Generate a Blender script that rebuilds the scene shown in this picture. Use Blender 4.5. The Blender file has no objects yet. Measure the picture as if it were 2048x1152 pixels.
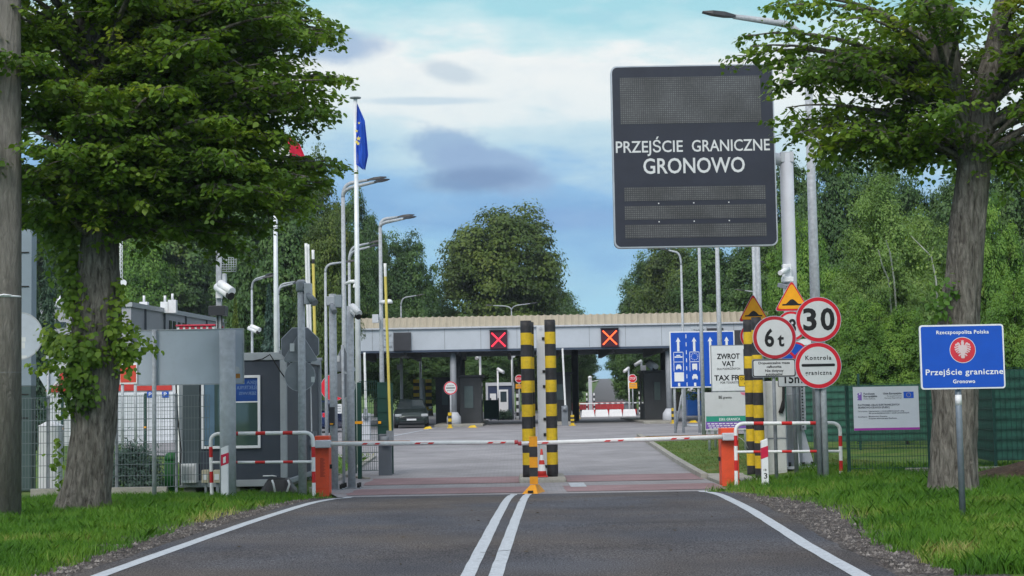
import bpy, bmesh, math, random
import numpy as np
from mathutils import Vector, Matrix, noise
R = math.radians
sc = bpy.context.scene

# ------------------------------------------------------------------ camera
FPX, EYE, HORIZ = 3150.0, 1.762, 800.0          # focal length in photo pixels, eye height, horizon row
PITCH = math.atan((HORIZ - 576) / FPX)
ROLL = R(-1.0)
cam_d = bpy.data.cameras.new('camera'); cam = bpy.data.objects.new('camera', cam_d)
sc.collection.objects.link(cam); sc.camera = cam
cam_d.sensor_width = 36; cam_d.lens = 36 * FPX / 2048
cam_d.clip_start = 0.1; cam_d.clip_end = 6000
CR = Matrix.Rotation(R(90) + PITCH, 3, 'X') @ Matrix.Rotation(ROLL, 3, 'Z')
cam.matrix_world = Matrix.Translation((0, 0, EYE)) @ CR.to_4x4()

# ------------------------------------------------------------------ light, sky, exposure
SUN_EL, SUN_AZ = R(42), R(-158)                 # azimuth from +Y towards +X: the sun stands behind the camera, to the left
sd = bpy.data.lights.new('sun', 'SUN'); sun = bpy.data.objects.new('sun', sd); sc.collection.objects.link(sun)
sd.energy = .85; sd.angle = R(28); sd.color = (1.0, 0.95, 0.87)
sdir = Vector((math.sin(SUN_AZ) * math.cos(SUN_EL), math.cos(SUN_AZ) * math.cos(SUN_EL), math.sin(SUN_EL)))
sun.rotation_euler = sdir.to_track_quat('Z', 'Y').to_euler(); sun.location = (-20, -20, 40)
sc.view_settings.view_transform = 'Standard'; sc.view_settings.look = 'None'
sc.view_settings.exposure = 1.15; sc.view_settings.gamma = 1.0
sc.cycles.max_bounces = 6; sc.cycles.diffuse_bounces = 3; sc.cycles.transparent_max_bounces = 8
sc.cycles.caustics_reflective = False; sc.cycles.caustics_refractive = False

def lin(c):
    return tuple(((v / 255) / 12.92 if v <= 10 else (((v / 255) + .055) / 1.055) ** 2.4) for v in c)

def build_world():
    w = bpy.data.worlds.new('World'); sc.world = w; w.use_nodes = True
    nt = w.node_tree; N = nt.nodes; L = nt.links; N.clear()
    def nd(t, **k):
        n = N.new(t)
        for a, b in k.items(): setattr(n, a, b)
        return n
    def math_(op, a, b=None, clamp=False):
        n = nd('ShaderNodeMath', operation=op, use_clamp=clamp)
        for i, v in enumerate((a, b)):
            if v is None: continue
            if isinstance(v, (int, float)): n.inputs[i].default_value = v
            else: L.new(v, n.inputs[i])
        return n.outputs[0]
    def ramp(fac, stops, interp='LINEAR'):
        n = nd('ShaderNodeValToRGB'); cr = n.color_ramp; cr.interpolation = interp
        while len(cr.elements) < len(stops): cr.elements.new(.5)
        for e, (p, c) in zip(cr.elements, stops):
            e.position = p; e.color = (*c, 1)
        L.new(fac, n.inputs[0]); return n.outputs[0]
    def mixc(f, a, b, typ='MIX'):
        n = nd('ShaderNodeMix', data_type='RGBA', blend_type=typ)
        for s, v in ((n.inputs[0], f), (n.inputs[6], a), (n.inputs[7], b)):
            if isinstance(v, (int, float)): s.default_value = v
            elif isinstance(v, tuple): s.default_value = (*v, 1)
            else: L.new(v, s)
        return n.outputs[2]
    tc = nd('ShaderNodeTexCoord'); sep = nd('ShaderNodeSeparateXYZ'); L.new(tc.outputs['Generated'], sep.inputs[0])
    x, y, z = sep.outputs
    el = math_('ARCSINE', z); az = math_('ARCTAN2', x, y)
    def noise_(sx, sy, scale, detail, seed, rough=.55):
        c = nd('ShaderNodeCombineXYZ'); L.new(math_('MULTIPLY', az, sx), c.inputs[0]); L.new(math_('MULTIPLY', el, sy), c.inputs[1]); c.inputs[2].default_value = seed
        n = nd('ShaderNodeTexNoise'); n.inputs['Scale'].default_value = scale; n.inputs['Detail'].default_value = detail; n.inputs['Roughness'].default_value = rough
        L.new(c.outputs[0], n.inputs['Vector']); return n.outputs[0]
    n1 = noise_(1, 3.2, 13, 7, 1.3); n2 = noise_(1, 1.6, 40, 6, 5.1, .6)
    # elevation bands, wobbled by cloud noise
    wob = math_('MULTIPLY', math_('SUBTRACT', n1, .5), .075)
    tilt = math_('MULTIPLY', az, .05)
    e2 = math_('ADD', math_('ADD', el, wob), tilt)
    fac = math_('DIVIDE', e2, .30, True)
    P = lambda py: (HORIZ - py) / FPX / .30
    band = ramp(fac, [(P(780), lin((165, 205, 236))), (P(660), lin((165, 216, 240))), (P(560), lin((162, 208, 232))), (P(490), lin((146, 192, 228))),
                      (P(430), lin((134, 178, 220))), (P(370), lin((146, 190, 228))), (P(310), lin((186, 216, 232))), (P(255), lin((203, 226, 236))),
                      (P(215), lin((228, 238, 241))), (P(120), lin((240, 244, 244))), (P(80), lin((205, 232, 238))), (P(15), lin((166, 217, 229)))])
    # thin grey-blue wisps over everything
    wisp = ramp(n2, [(.50, (0, 0, 0)), (.72, (1, 1, 1))])
    col = mixc(math_('MULTIPLY', wisp, .16), band, lin((178, 206, 228)))
    def cloud(px, py, rx, ry, c, amt, soft=.8, nz=.9, rot=0.0):
        a0, e0 = (px - 1024) / FPX, (HORIZ - py + (px - 1024) * .01746 * -1) / FPX
        da = math_('SUBTRACT', az, a0); de = math_('SUBTRACT', el, e0)
        de = math_('ADD', de, math_('MULTIPLY', da, rot))
        u = math_('DIVIDE', da, rx / FPX); v = math_('DIVIDE', de, ry / FPX)
        d = math_('SQRT', math_('ADD', math_('MULTIPLY', u, u), math_('MULTIPLY', v, v)))
        d = math_('ADD', d, math_('MULTIPLY', math_('SUBTRACT', math_('ADD', math_('MULTIPLY', n1, .4), math_('MULTIPLY', n2, .6)), .5), nz * 2))
        m = ramp(math_('DIVIDE', d, 2.0), [(.5 - soft * .28, (1, 1, 1)), (.5 + soft * .2, (0, 0, 0))], 'EASE')
        return mixc(math_('MULTIPLY', m, amt), col, c)
    col = cloud(860, 205, 130, 9, lin((176, 204, 224)), .55, .9, .6)
    col = cloud(905, 148, 62, 20, lin((196, 212, 224)), .8, .9, .9, .2)
    col = cloud(655, 100, 120, 34, lin((148, 178, 212)), .8, .8, .7)
    col = cloud(900, 306, 84, 56, lin((152, 182, 214)), .9, .6, .95, .1)
    col = cloud(990, 338, 125, 44, lin((150, 178, 212)), .9, .6, .9, .25)
    col = cloud(950, 362, 120, 26, lin((122, 150, 188)), .8, 1.0, .7, -.04)
    col = cloud(1120, 440, 150, 22, lin((132, 164, 212)), .45, 1.0, .9)
    # the rest of the dome: physical sky broken by the same cloud deck
    sky = nd('ShaderNodeTexSky', sky_type='NISHITA'); sky.sun_disc = False
    sky.sun_elevation = SUN_EL; sky.sun_rotation = SUN_AZ; sky.air_density = 1.0; sky.dust_density = 1.5; sky.ozone_density = 1.2
    n3 = nd('ShaderNodeTexNoise'); n3.inputs['Scale'].default_value = 2.2; n3.inputs['Detail'].default_value = 6; L.new(tc.outputs['Generated'], n3.inputs['Vector'])
    cm = ramp(n3.outputs[0], [(.36, (0, 0, 0)), (.56, (1, 1, 1))])
    dome = mixc(math_('MULTIPLY', cm, .8), sky.outputs[0], (8.6, 9.0, 9.5))
    # added fill: unseen dome darkened at the zenith, brightened low and behind the camera
    zf = ramp(z, [(.0, (1.25, 1.25, 1.25)), (.75, (.55, .55, .55))]); bf = ramp(math_('ADD', math_('MULTIPLY', y, .5), .5), [(.0, (1.5, 1.46, 1.4)), (.5, (1, 1, 1))])
    dome = mixc(1.0, mixc(1.0, dome, zf, 'MULTIPLY'), bf, 'MULTIPLY')
    vm = nd('ShaderNodeVectorMath', operation='SCALE'); L.new(col, vm.inputs[0]); vm.inputs['Scale'].default_value = 4.62
    hi = math_('DIVIDE', math_('SUBTRACT', el, .27), .16, True)
    out = mixc(hi, vm.outputs[0], dome)
    bg = nd('ShaderNodeBackground'); bg.inputs[1].default_value = .1; L.new(out, bg.inputs[0])
    wo = nd('ShaderNodeOutputWorld'); L.new(bg.outputs[0], wo.inputs[0])
build_world()

# ------------------------------------------------------------------ projection and terrain
def W(px, py, Y):
    """world point where the sight line through photo pixel (px, py) reaches the depth Y"""
    d = CR @ Vector(((px - 1024) / FPX, -(py - 576) / FPX, -1.0))
    t = Y / d.y
    return Vector((d.x * t, Y, EYE + d.z * t))
def PX(p):
    q = CR.transposed() @ (Vector(p) - Vector((0, 0, EYE)))
    return 1024 + FPX * q.x / -q.z, 576 - FPX * q.y / -q.z
PROF = [(-60, .30), (5, .29), (14, .26), (20, .23), (25, .17), (27.5, .09), (29.6, .0), (33, 0), (40, .06), (50, .22), (62, .37), (83, .42), (112, .48), (150, .8), (200, 1.25),
        (300, 2.7), (500, 6.2), (800, 11.5), (1500, 20.0)]
PX_, PZ_ = np.array([p[0] for p in PROF], float), np.array([p[1] for p in PROF], float)
def _pchip_slopes(x, y):
    h = np.diff(x); d = np.diff(y) / h; m = np.zeros_like(y); m[0], m[-1] = d[0], d[-1]
    for i in range(1, len(x) - 1):
        m[i] = 0 if d[i - 1] * d[i] <= 0 else 2 / (1 / d[i - 1] + 1 / d[i])
    return m
PM_ = _pchip_slopes(PX_, PZ_)
def prof(Y):
    Y = min(max(Y, PX_[0]), PX_[-1]); i = min(int(np.searchsorted(PX_, Y, 'right')) - 1, len(PX_) - 2)
    h = PX_[i + 1] - PX_[i]; t = (Y - PX_[i]) / h
    return float((2*t**3 - 3*t*t + 1) * PZ_[i] + (t**3 - 2*t*t + t) * h * PM_[i] + (-2*t**3 + 3*t*t) * PZ_[i+1] + (t**3 - t*t) * h * PM_[i+1])
def sst(a, b, x):
    t = min(max((x - a) / (b - a), 0), 1); return t * t * (3 - 2 * t)
def ground(X, Y):
    z = prof(Y)
    if X > 3.8 and Y < 42:                       # grass bank right of the road
        bank = sst(3.8, 6.5, X) * (1 - sst(34, 42, Y))
        z += bank * (.10 + .10 * sst(27, 31, Y)) - .12 * sst(5.0, 6.5, X) * (1 - sst(17, 23, Y))
        z += bank * .05 * noise.noise((X * .6, Y * .6, 2.0))
    if X < -4.2 and Y < 30:
        z += .03 * sst(-4.2, -5.2, X) + .03 * noise.noise((X * .7, Y * .7, 9.0)) * sst(-4.2, -5.5, X)
    if abs(X) > 30: z += .25 * sst(30, 70, abs(X)) * noise.noise((X * .05, Y * .05, 0))
    return z
def gp(px, Y, dz=0.0):
    """ground point at the depth Y seen in photo column px"""
    py = 900
    for _ in range(4):
        p = W(px, py, Y); z = ground(p.x, Y); py = PX((p.x, Y, z))[1]
    return Vector((p.x, Y, z + dz))
def mpp(Y): return Y / FPX                        # metres per photo pixel at depth Y

# ------------------------------------------------------------------ materials
MATS = {}
def M(key, color=None, rough=.6, metal=0.0, var=.12, scale=4.0, bump=0.0, bscale=60.0, spec=.35, dirt=0.0, emit=0.0):
    if key in MATS: return MATS[key]
    m = bpy.data.materials.new(key); m.use_nodes = True; MATS[key] = m
    nt = m.node_tree; N = nt.nodes; L = nt.links; p = N['Principled BSDF']
    p.inputs['Roughness'].default_value = rough; p.inputs['Metallic'].default_value = metal; p.inputs['Specular IOR Level'].default_value = spec
    tc = N.new('ShaderNodeTexCoord')
    n = N.new('ShaderNodeTexNoise'); n.inputs['Scale'].default_value = scale; n.inputs['Detail'].default_value = 6; L.new(tc.outputs['Object'], n.inputs['Vector'])
    r = N.new('ShaderNodeValToRGB'); lo, hi = 1 - var, 1 + var
    r.color_ramp.elements[0].position = .3; r.color_ramp.elements[1].position = .72
    r.color_ramp.elements[0].color = (*[c * lo for c in color], 1); r.color_ramp.elements[1].color = (*[min(c * hi, .95) for c in color], 1)
    L.new(n.outputs[0], r.inputs[0]); col = r.outputs[0]
    if dirt:
        n2 = N.new('ShaderNodeTexNoise'); n2.inputs['Scale'].default_value = scale * 3.1; n2.inputs['Detail'].default_value = 9; n2.inputs['Roughness'].default_value = .7
        L.new(tc.outputs['Object'], n2.inputs['Vector'])
        r2 = N.new('ShaderNodeValToRGB'); r2.color_ramp.elements[0].position = .5; r2.color_ramp.elements[1].position = .75
        L.new(n2.outputs[0], r2.inputs[0])
        mm = N.new('ShaderNodeMath'); mm.operation = 'MULTIPLY'; L.new(r2.outputs[0], mm.inputs[0]); mm.inputs[1].default_value = dirt
        mx = N.new('ShaderNodeMix'); mx.data_type = 'RGBA'; L.new(mm.outputs[0], mx.inputs[0]); L.new(col, mx.inputs[6]); mx.inputs[7].default_value = (.09, .08, .065, 1); col = mx.outputs[2]
    L.new(col, p.inputs['Base Color'])
    if emit:
        L.new(col, p.inputs['Emission Color']); p.inputs['Emission Strength'].default_value = emit
    if bump:
        nb = N.new('ShaderNodeTexNoise'); nb.inputs['Scale'].default_value = bscale; nb.inputs['Detail'].default_value = 4; L.new(tc.outputs['Object'], nb.inputs['Vector'])
        b = N.new('ShaderNodeBump'); b.inputs['Strength'].default_value = bump; b.inputs['Distance'].default_value = .02; L.new(nb.outputs[0], b.inputs['Height']); L.new(b.outputs[0], p.inputs['Normal'])
    return m
galv = M('galvanised_steel', (.37, .395, .43), .48, .0, .2, 14, dirt=.15)
dgalv = M('weathered_steel', (.22, .24, .27), .55, 0, .18, 9, dirt=.15)
white = M('white_paint', (.74, .75, .76), .5, 0, .06, 3, dirt=.22)
clean = M('white_plastic', (.74, .75, .78), .4, 0, .05, 4, dirt=.08)
signw = M('sign_white', (.60, .62, .64), .45, 0, .05, 8, dirt=.08)
offw = M('pale_grey_paint', (.50, .52, .57), .55, 0, .07, 2, dirt=.12)
cream = M('fascia_panel', (.44, .48, .54), .55, 0, .05, 1.2, dirt=.08)
sred = M('sign_red', (.60, .012, .03), .45, 0, .08, 8)
rred = M('rail_red', (.55, .02, .02), .4, 0, .1, 8, dirt=.12)
orange = M('cabinet_orange', (.70, .08, .028), .5, 0, .1, 5, dirt=.24)
amber = M('sign_amber', (.85, .37, .010), .5, 0, .07, 8)
yel = M('guard_yellow', (.62, .42, .014), .55, 0, .18, 6, dirt=.4)
blk = M('guard_black', (.026, .026, .030), .6, 0, .3, 6, dirt=.35)
dark = M('dark_plastic', (.028, .03, .036), .45, 0, .15, 5)
sblack = M('sign_black', (.012, .012, .014), .5, 0, .1, 5)
blue = M('sign_blue', (.006, .075, .46), .4, 0, .06, 5, dirt=.05)
dblue = M('flag_blue', (.014, .085, .55), .75, 0, .1, 5)
slate = M('slate_panel', (.045, .055, .075), .5, 0, .1, 2, dirt=.12)
board_back = M('sign_back_aluminium', (.42, .47, .55), .5, 0, .1, 3, dirt=.12)
dback = M('sign_back_dark', (.22, .24, .27), .55, 0, .1, 5, dirt=.12)
conc = M('concrete', (.30, .29, .26), .9, 0, .16, 5, .3, 60, dirt=.35)
gren = M('green_plastic', (.012, .12, .025), .45, 0, .12, 4)
fgren = M('fence_green', (.006, .045, .035), .6, 0, .15, 4)
tan = M('roof_tan', (.35, .31, .24), .6, 0, .08, 2, dirt=.15)
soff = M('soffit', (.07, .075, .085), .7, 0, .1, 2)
booth = M('booth_cladding', (.035, .038, .042), .55, 0, .15, 2)
rubber = M('rubber', (.015, .015, .015), .8)
glass = M('dark_glass', (.02, .03, .032), .08, 0, .1, 2, spec=.6)
teal = M('band_teal', (.02, .25, .18), .5)
purple = M('band_purple', (.18, .09, .38), .5)
magenta = M('band_magenta', (.30, .03, .30), .5)
ledpanel = None

# ------------------------------------------------------------------ mesh builder
class MB:
    def __init__(s): s.v = []; s.f = []; s.m = []; s.sm = []
    def face(s, idx, m=0, smooth=False): s.f.append(tuple(idx)); s.m.append(m); s.sm.append(smooth)
    def add(s, pts):
        b = len(s.v); s.v.extend(tuple(p) for p in pts); return b
    def box(s, c, size, m=0, rz=0.0, rx=0.0, ry=0.0):
        a, b, d = size[0] / 2, size[1] / 2, size[2] / 2
        rot = Matrix.Rotation(rz, 3, 'Z') @ Matrix.Rotation(rx, 3, 'X') @ Matrix.Rotation(ry, 3, 'Y')
        i = s.add([Vector(c) + rot @ Vector((x, y, z)) for z in (-d, d) for y in (-b, b) for x in (-a, a)])
        for q in ((0, 2, 3, 1), (4, 5, 7, 6), (0, 1, 5, 4), (2, 6, 7, 3), (0, 4, 6, 2), (1, 3, 7, 5)): s.face([i + k for k in q], m)
        return s
    def span(s, lo, hi, m=0):
        return s.box([(a + b) / 2 for a, b in zip(lo, hi)], [abs(b - a) for a, b in zip(lo, hi)], m)
    def tube(s, pts, r, n=10, m=0, cap=True, mf=None, smooth=True):
        pts = [Vector(p) for p in pts]; rs = r if isinstance(r, (list, tuple)) else [r] * len(pts)
        t = (pts[1] - pts[0]).normalized(); up = Vector((0, 0, 1)) if abs(t.z) < .9 else Vector((0, 1, 0))
        u = t.cross(up).normalized(); rows = []
        for i, p in enumerate(pts):
            a = pts[max(i - 1, 0)]; b = pts[min(i + 1, len(pts) - 1)]; t = (b - a).normalized()
            u = (u - t * u.dot(t)).normalized(); w = t.cross(u)
            rows.append(s.add([p + (u * math.cos(k * 2 * math.pi / n) + w * math.sin(k * 2 * math.pi / n)) * rs[i] for k in range(n)]))
        for i in range(len(pts) - 1):
            mm = mf(i) if mf else m
            for k in range(n):
                s.face((rows[i] + k, rows[i] + (k + 1) % n, rows[i + 1] + (k + 1) % n, rows[i + 1] + k), mm, smooth)
        if cap:
            s.face([rows[0] + k for k in range(n)][::-1], mf(0) if mf else m); s.face([rows[-1] + k for k in range(n)], mf(len(pts) - 2) if mf else m)
        return s
    def cyl(s, c, r, z0, z1, n=14, m=0, r1=None):
        return s.tube([(c[0], c[1], z0), (c[0], c[1], z1)], [r, r if r1 is None else r1], n, m)
    def prism(s, outline, y0, y1, m=0, mside=None):
        """outline: (x, z) points, counter-clockwise seen from the road (looking along +Y); y0 is the front"""
        n = len(outline); a = s.add([(x, y0, z) for x, z in outline]); b = s.add([(x, y1, z) for x, z in outline]); ms = m if mside is None else mside
        s.face([a + k for k in range(n)], m); s.face([b + k for k in range(n)][::-1], ms)
        for k in range(n): s.face((a + k, b + k, b + (k + 1) % n, a + (k + 1) % n), ms)
        return s
    def ring(s, c, r0, r1, y, m=0, n=48):
        a = s.add([(c[0] + r0 * math.cos(k * 2 * math.pi / n), y, c[1] + r0 * math.sin(k * 2 * math.pi / n)) for k in range(n)])
        b = s.add([(c[0] + r1 * math.cos(k * 2 * math.pi / n), y, c[1] + r1 * math.sin(k * 2 * math.pi / n)) for k in range(n)])
        for k in range(n): s.face((a + k, b + k, b + (k + 1) % n, a + (k + 1) % n), m)
        return s
    def lathe(s, c, prof_, n=20, m=0, mf=None, smooth=True):
        rows = [s.add([(c[0] + r * math.cos(k * 2 * math.pi / n), c[1] + r * math.sin(k * 2 * math.pi / n), z) for k in range(n)]) for r, z in prof_]
        for i in range(len(rows) - 1):
            for k in range(n): s.face((rows[i] + k, rows[i] + (k + 1) % n, rows[i + 1] + (k + 1) % n, rows[i + 1] + k), mf(i) if mf else m, smooth)
        s.face([rows[0] + k for k in range(n)][::-1], mf(0) if mf else m); s.face([rows[-1] + k for k in range(n)], mf(len(rows) - 2) if mf else m)
        return s
    def build(s, name, mats, parent=None, bevel=0.0):
        me = bpy.data.meshes.new(name); off = ROOT.get(parent, Vector((0, 0, 0)))
        me.from_pydata([(x - off.x, y - off.y, z - off.z) for x, y, z in s.v], [], s.f)
        for m in (mats if isinstance(mats, (list, tuple)) else [mats]): me.materials.append(m)
        me.polygons.foreach_set('material_index', s.m); me.polygons.foreach_set('use_smooth', s.sm); me.update()
        o = bpy.data.objects.new(name, me); sc.collection.objects.link(o)
        if parent is not None: o.parent = parent; ROOT[o] = off
        if bevel:
            b = o.modifiers.new('bevel', 'BEVEL'); b.width = bevel; b.segments = 2; b.limit_method = 'ANGLE'; b.angle_limit = R(40)
        return o
ROOT = {}
def thing(name, label, cat, loc, group=None):
    o = bpy.data.objects.new(name, None); sc.collection.objects.link(o); o.location = loc; o.empty_display_size = .2
    o['label'] = label; o['category'] = cat
    if group: o['group'] = group
    ROOT[o] = Vector(loc); return o
def dup(root, loc, rz=0.0, s=1.0, label=None):
    r = root.copy(); sc.collection.objects.link(r); r.location = loc; r.rotation_euler = (0, 0, rz); r.scale = (s, s, s) if not isinstance(s, tuple) else s
    if label: r['label'] = label
    for ch in list(root.children):
        c = ch.copy(); sc.collection.objects.link(c); c.parent = r
        for g in list(ch.children):
            d = g.copy(); sc.collection.objects.link(d); d.parent = c
    return r
def struct(o, kind='structure'):
    o['kind'] = kind; return o
def rrect(x0, z0, x1, z1, r, n=5):
    pts = []
    for cx, cz, a in ((x1 - r, z0 + r, -90), (x1 - r, z1 - r, 0), (x0 + r, z1 - r, 90), (x0 + r, z0 + r, 180)):
        pts += [(cx + r * math.cos(R(a + 90 * k / n)), cz + r * math.sin(R(a + 90 * k / n))) for k in range(n + 1)]
    return pts
def circ(cx, cz, r, n=40, ph=0.0): return [(cx + r * math.cos(ph + k * 2 * math.pi / n), cz + r * math.sin(ph + k * 2 * math.pi / n)) for k in range(n)]

# ------------------------------------------------------------------ lettering
def text_geo(s, bold=.012, space=1.0):
    cu = bpy.data.curves.new('letters', 'FONT'); cu.body = s; cu.size = 1; cu.align_x = 'LEFT'; cu.offset = bold; cu.resolution_u = 3; cu.space_character = space
    ob = bpy.data.objects.new('letters', cu); me = bpy.data.meshes.new_from_object(ob)
    v = [tuple(p.co) for p in me.vertices]; f = [tuple(p.vertices) for p in me.polygons]
    bpy.data.objects.remove(ob); bpy.data.curves.remove(cu); bpy.data.meshes.remove(me); return v, f
CAP = max(p[1] for p in text_geo('H', 0)[0])
def put_text(mb, s, x0, x1, zb, h, y, m=0, bold=.012, mirror=False, space=1.0):
    """text between x0 and x1, baseline zb, capital height h, lying in the plane y and facing the road"""
    v, f = text_geo(s, bold, space)
    if not v: return
    a, b = min(p[0] for p in v), max(p[0] for p in v); k = (x1 - x0) / (b - a)
    i = mb.add([((x0 + (p[0] - a) * k) if not mirror else (x1 - (p[0] - a) * k), y, zb + p[1] * h / CAP) for p in v])
    for q in f: mb.face([i + j for j in (q if not mirror else q[::-1])], m)
class Face:
    """a sign face laid out in photo pixels at one depth: maps pixels to x, z with the photo's roll taken out"""
    def __init__(s, px, py, Y): s.o = W(px, py, Y); s.px, s.py, s.Y = px, py, Y; s.k = (W(px + 20, py, Y) - W(px - 20, py, Y)).length / 40; s.kz = (W(px, py - 20, Y) - W(px, py + 20, Y)).length / 40
    def __call__(s, px, py): return (s.o.x + (px - s.px) * s.k, s.o.z - (py - s.py) * s.kz)
    def text(s, mb, t, px0, px1, pyb, hpx, m=0, lift=.012, bold=.012, mirror=False, space=1.0):
        x0, z = s(px0, pyb); x1, _ = s(px1, pyb); put_text(mb.line() if hasattr(mb, 'line') else mb, t, x0, x1, z, hpx * s.k, s.Y - lift, m, bold, mirror, space)
# ================================================================== THE SETTING
YR = [y * 2.0 for y in range(-30, 6)] + [12 + .5 * k for k in range(97)] + [61 + k for k in range(90)] + [155 + 5 * k for k in range(34)] + [340 + 40 * k for k in range(30)]
XR = [-900, -500, -300, -200, -140] + [-100 + 4 * k for k in range(17)] + [-32 + 2 * k for k in range(9)] + [-14 + .5 * k for k in range(57)] + [16 + 2 * k for k in range(9)] + [36 + 4 * k for k in range(17)] + [140, 200, 300, 500, 900]
def lerp(tab):
    xs, ys = [t[0] for t in tab], [t[1] for t in tab]
    return lambda y: float(np.interp(y, xs, ys))
def jit(x, amp, s=1.3): return amp * noise.noise((x * s, 3.7, 1.1)) + amp * .5 * noise.noise((x * s * 3, 8.7, 1.1))

def ground_material(key, stops, scale, bump, bscale, fine=0.0, rough=.95, stretch=1.0, tint=None):
    m = bpy.data.materials.new(key); m.use_nodes = True; N = m.node_tree.nodes; L = m.node_tree.links; p = N['Principled BSDF']
    p.inputs['Roughness'].default_value = rough; p.inputs['Specular IOR Level'].default_value = .2
    tc = N.new('ShaderNodeTexCoord'); n = N.new('ShaderNodeTexNoise'); n.inputs['Scale'].default_value = scale; n.inputs['Detail'].default_value = 10; n.inputs['Roughness'].default_value = .62
    L.new(tc.outputs['Object'], n.inputs['Vector'])
    r = N.new('ShaderNodeValToRGB')
    while len(r.color_ramp.elements) < len(stops): r.color_ramp.elements.new(.5)
    for e, (q, c) in zip(r.color_ramp.elements, stops): e.position = q; e.color = (*c, 1)
    L.new(n.outputs[0], r.inputs[0]); col = r.outputs[0]
    nb = N.new('ShaderNodeTexNoise'); nb.inputs['Scale'].default_value = bscale; nb.inputs['Detail'].default_value = 5; nb.inputs['Roughness'].default_value = .7
    mp = N.new('ShaderNodeMapping'); mp.inputs['Scale'].default_value = (1, stretch, 1); L.new(tc.outputs['Object'], mp.inputs[0]); L.new(mp.outputs[0], nb.inputs['Vector'])
    if tint:
        nt_ = N.new('ShaderNodeTexNoise'); nt_.inputs['Scale'].default_value = .33; nt_.inputs['Detail'].default_value = 5; L.new(tc.outputs['Object'], nt_.inputs['Vector'])
        rt_ = N.new('ShaderNodeValToRGB'); rt_.color_ramp.elements[0].position = .38; rt_.color_ramp.elements[1].position = .62; rt_.color_ramp.elements[0].color = (*tint[0], 1); rt_.color_ramp.elements[1].color = (*tint[1], 1); L.new(nt_.outputs[0], rt_.inputs[0])
        tv = N.new('ShaderNodeVectorMath'); tv.operation = 'MULTIPLY'; L.new(col, tv.inputs[0]); L.new(rt_.outputs[0], tv.inputs[1]); col = tv.outputs[0]
    if fine:
        mr = N.new('ShaderNodeMapRange'); mr.inputs['From Min'].default_value = .32; mr.inputs['From Max'].default_value = .68; mr.inputs['To Min'].default_value = 1 - fine; mr.inputs['To Max'].default_value = 1 + fine
        L.new(nb.outputs[0], mr.inputs[0]); mx = N.new('ShaderNodeVectorMath'); mx.operation = 'SCALE'; L.new(col, mx.inputs[0]); L.new(mr.outputs[0], mx.inputs['Scale']); col = mx.outputs[0]
    L.new(col, p.inputs['Base Color'])
    b = N.new('ShaderNodeBump'); b.inputs['Strength'].default_value = bump; b.inputs['Distance'].default_value = .02; L.new(nb.outputs[0], b.inputs['Height']); L.new(b.outputs[0], p.inputs['Normal'])
    return m
m_ground = ground_material('meadow', [(.3, (.05, .11, .018)), (.5, (.08, .15, .026)), (.62, (.13, .16, .045)), (.75, (.075, .14, .024))], 1.1, .6, 40, .45)
m_asph = ground_material('asphalt', [(.25, (.050, .049, .056)), (.5, (.078, .076, .083)), (.75, (.108, .105, .112))], .55, .7, 70, 1.05, .95, .4, ((1.12, 1.02, .9), (.93, 1.0, 1.1)))
m_grav = ground_material('gravel', [(.3, (.042, .037, .036)), (.5, (.078, .069, .067)), (.7, (.125, .112, .108))], 2.6, 1.0, 26, 1.3, .95, .6)
m_stone = ground_material('stone_chips', [(.32, (.03, .028, .028)), (.5, (.10, .09, .085)), (.68, (.30, .28, .265))], 9.0, .2, 60, .3)
m_line = ground_material('road_paint', [(.29, (.10, .10, .11)), (.35, (.36, .39, .43)), (.5, (.43, .465, .51)), (.8, (.50, .54, .58))], 16.0, .3, 60, .16, .7, .5)
m_soil = ground_material('soil', [(.3, (.035, .022, .014)), (.55, (.075, .05, .033)), (.75, (.12, .085, .06))], 3.0, 1.0, 18, .5)

def paver_material(key, c0, c1, mort, scale=1.0):
    m = bpy.data.materials.new(key); m.use_nodes = True; N = m.node_tree.nodes; L = m.node_tree.links; p = N['Principled BSDF']
    p.inputs['Roughness'].default_value = .9; p.inputs['Specular IOR Level'].default_value = .2
    tc = N.new('ShaderNodeTexCoord'); br = N.new('ShaderNodeTexBrick'); L.new(tc.outputs['Object'], br.inputs['Vector'])
    br.inputs['Color1'].default_value = (*c0, 1); br.inputs['Color2'].default_value = (*c1, 1); br.inputs['Mortar'].default_value = (*mort, 1)
    br.inputs['Scale'].default_value = scale; br.inputs['Brick Width'].default_value = .2; br.inputs['Row Height'].default_value = .1; br.inputs['Mortar Size'].default_value = .006
    n = N.new('ShaderNodeTexNoise'); n.inputs['Scale'].default_value = .45; n.inputs['Detail'].default_value = 9; n.inputs['Roughness'].default_value = .65; L.new(tc.outputs['Object'], n.inputs['Vector'])
    mr = N.new('ShaderNodeMapRange'); mr.inputs['From Min'].default_value = .3; mr.inputs['From Max'].default_value = .7; mr.inputs['To Min'].default_value = .74; mr.inputs['To Max'].default_value = 1.2; L.new(n.outputs[0], mr.inputs[0])
    sc_ = N.new('ShaderNodeVectorMath'); sc_.operation = 'SCALE'; L.new(br.outputs[0], sc_.inputs[0]); L.new(mr.outputs[0], sc_.inputs['Scale']); L.new(sc_.outputs[0], p.inputs['Base Color'])
    b = N.new('ShaderNodeBump'); b.inputs['Strength'].default_value = .4; b.inputs['Distance'].default_value = .01; L.new(br.outputs['Fac'], b.inputs['Height']); b.invert = True; L.new(b.outputs[0], p.inputs['Normal'])
    return m
m_pave = paver_material('grey_pavers', (.295, .29, .305), (.255, .25, .265), (.21, .205, .215))
m_pink = paver_material('red_pavers', (.28, .19, .20), (.25, .17, .18), (.22, .155, .165))

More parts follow.
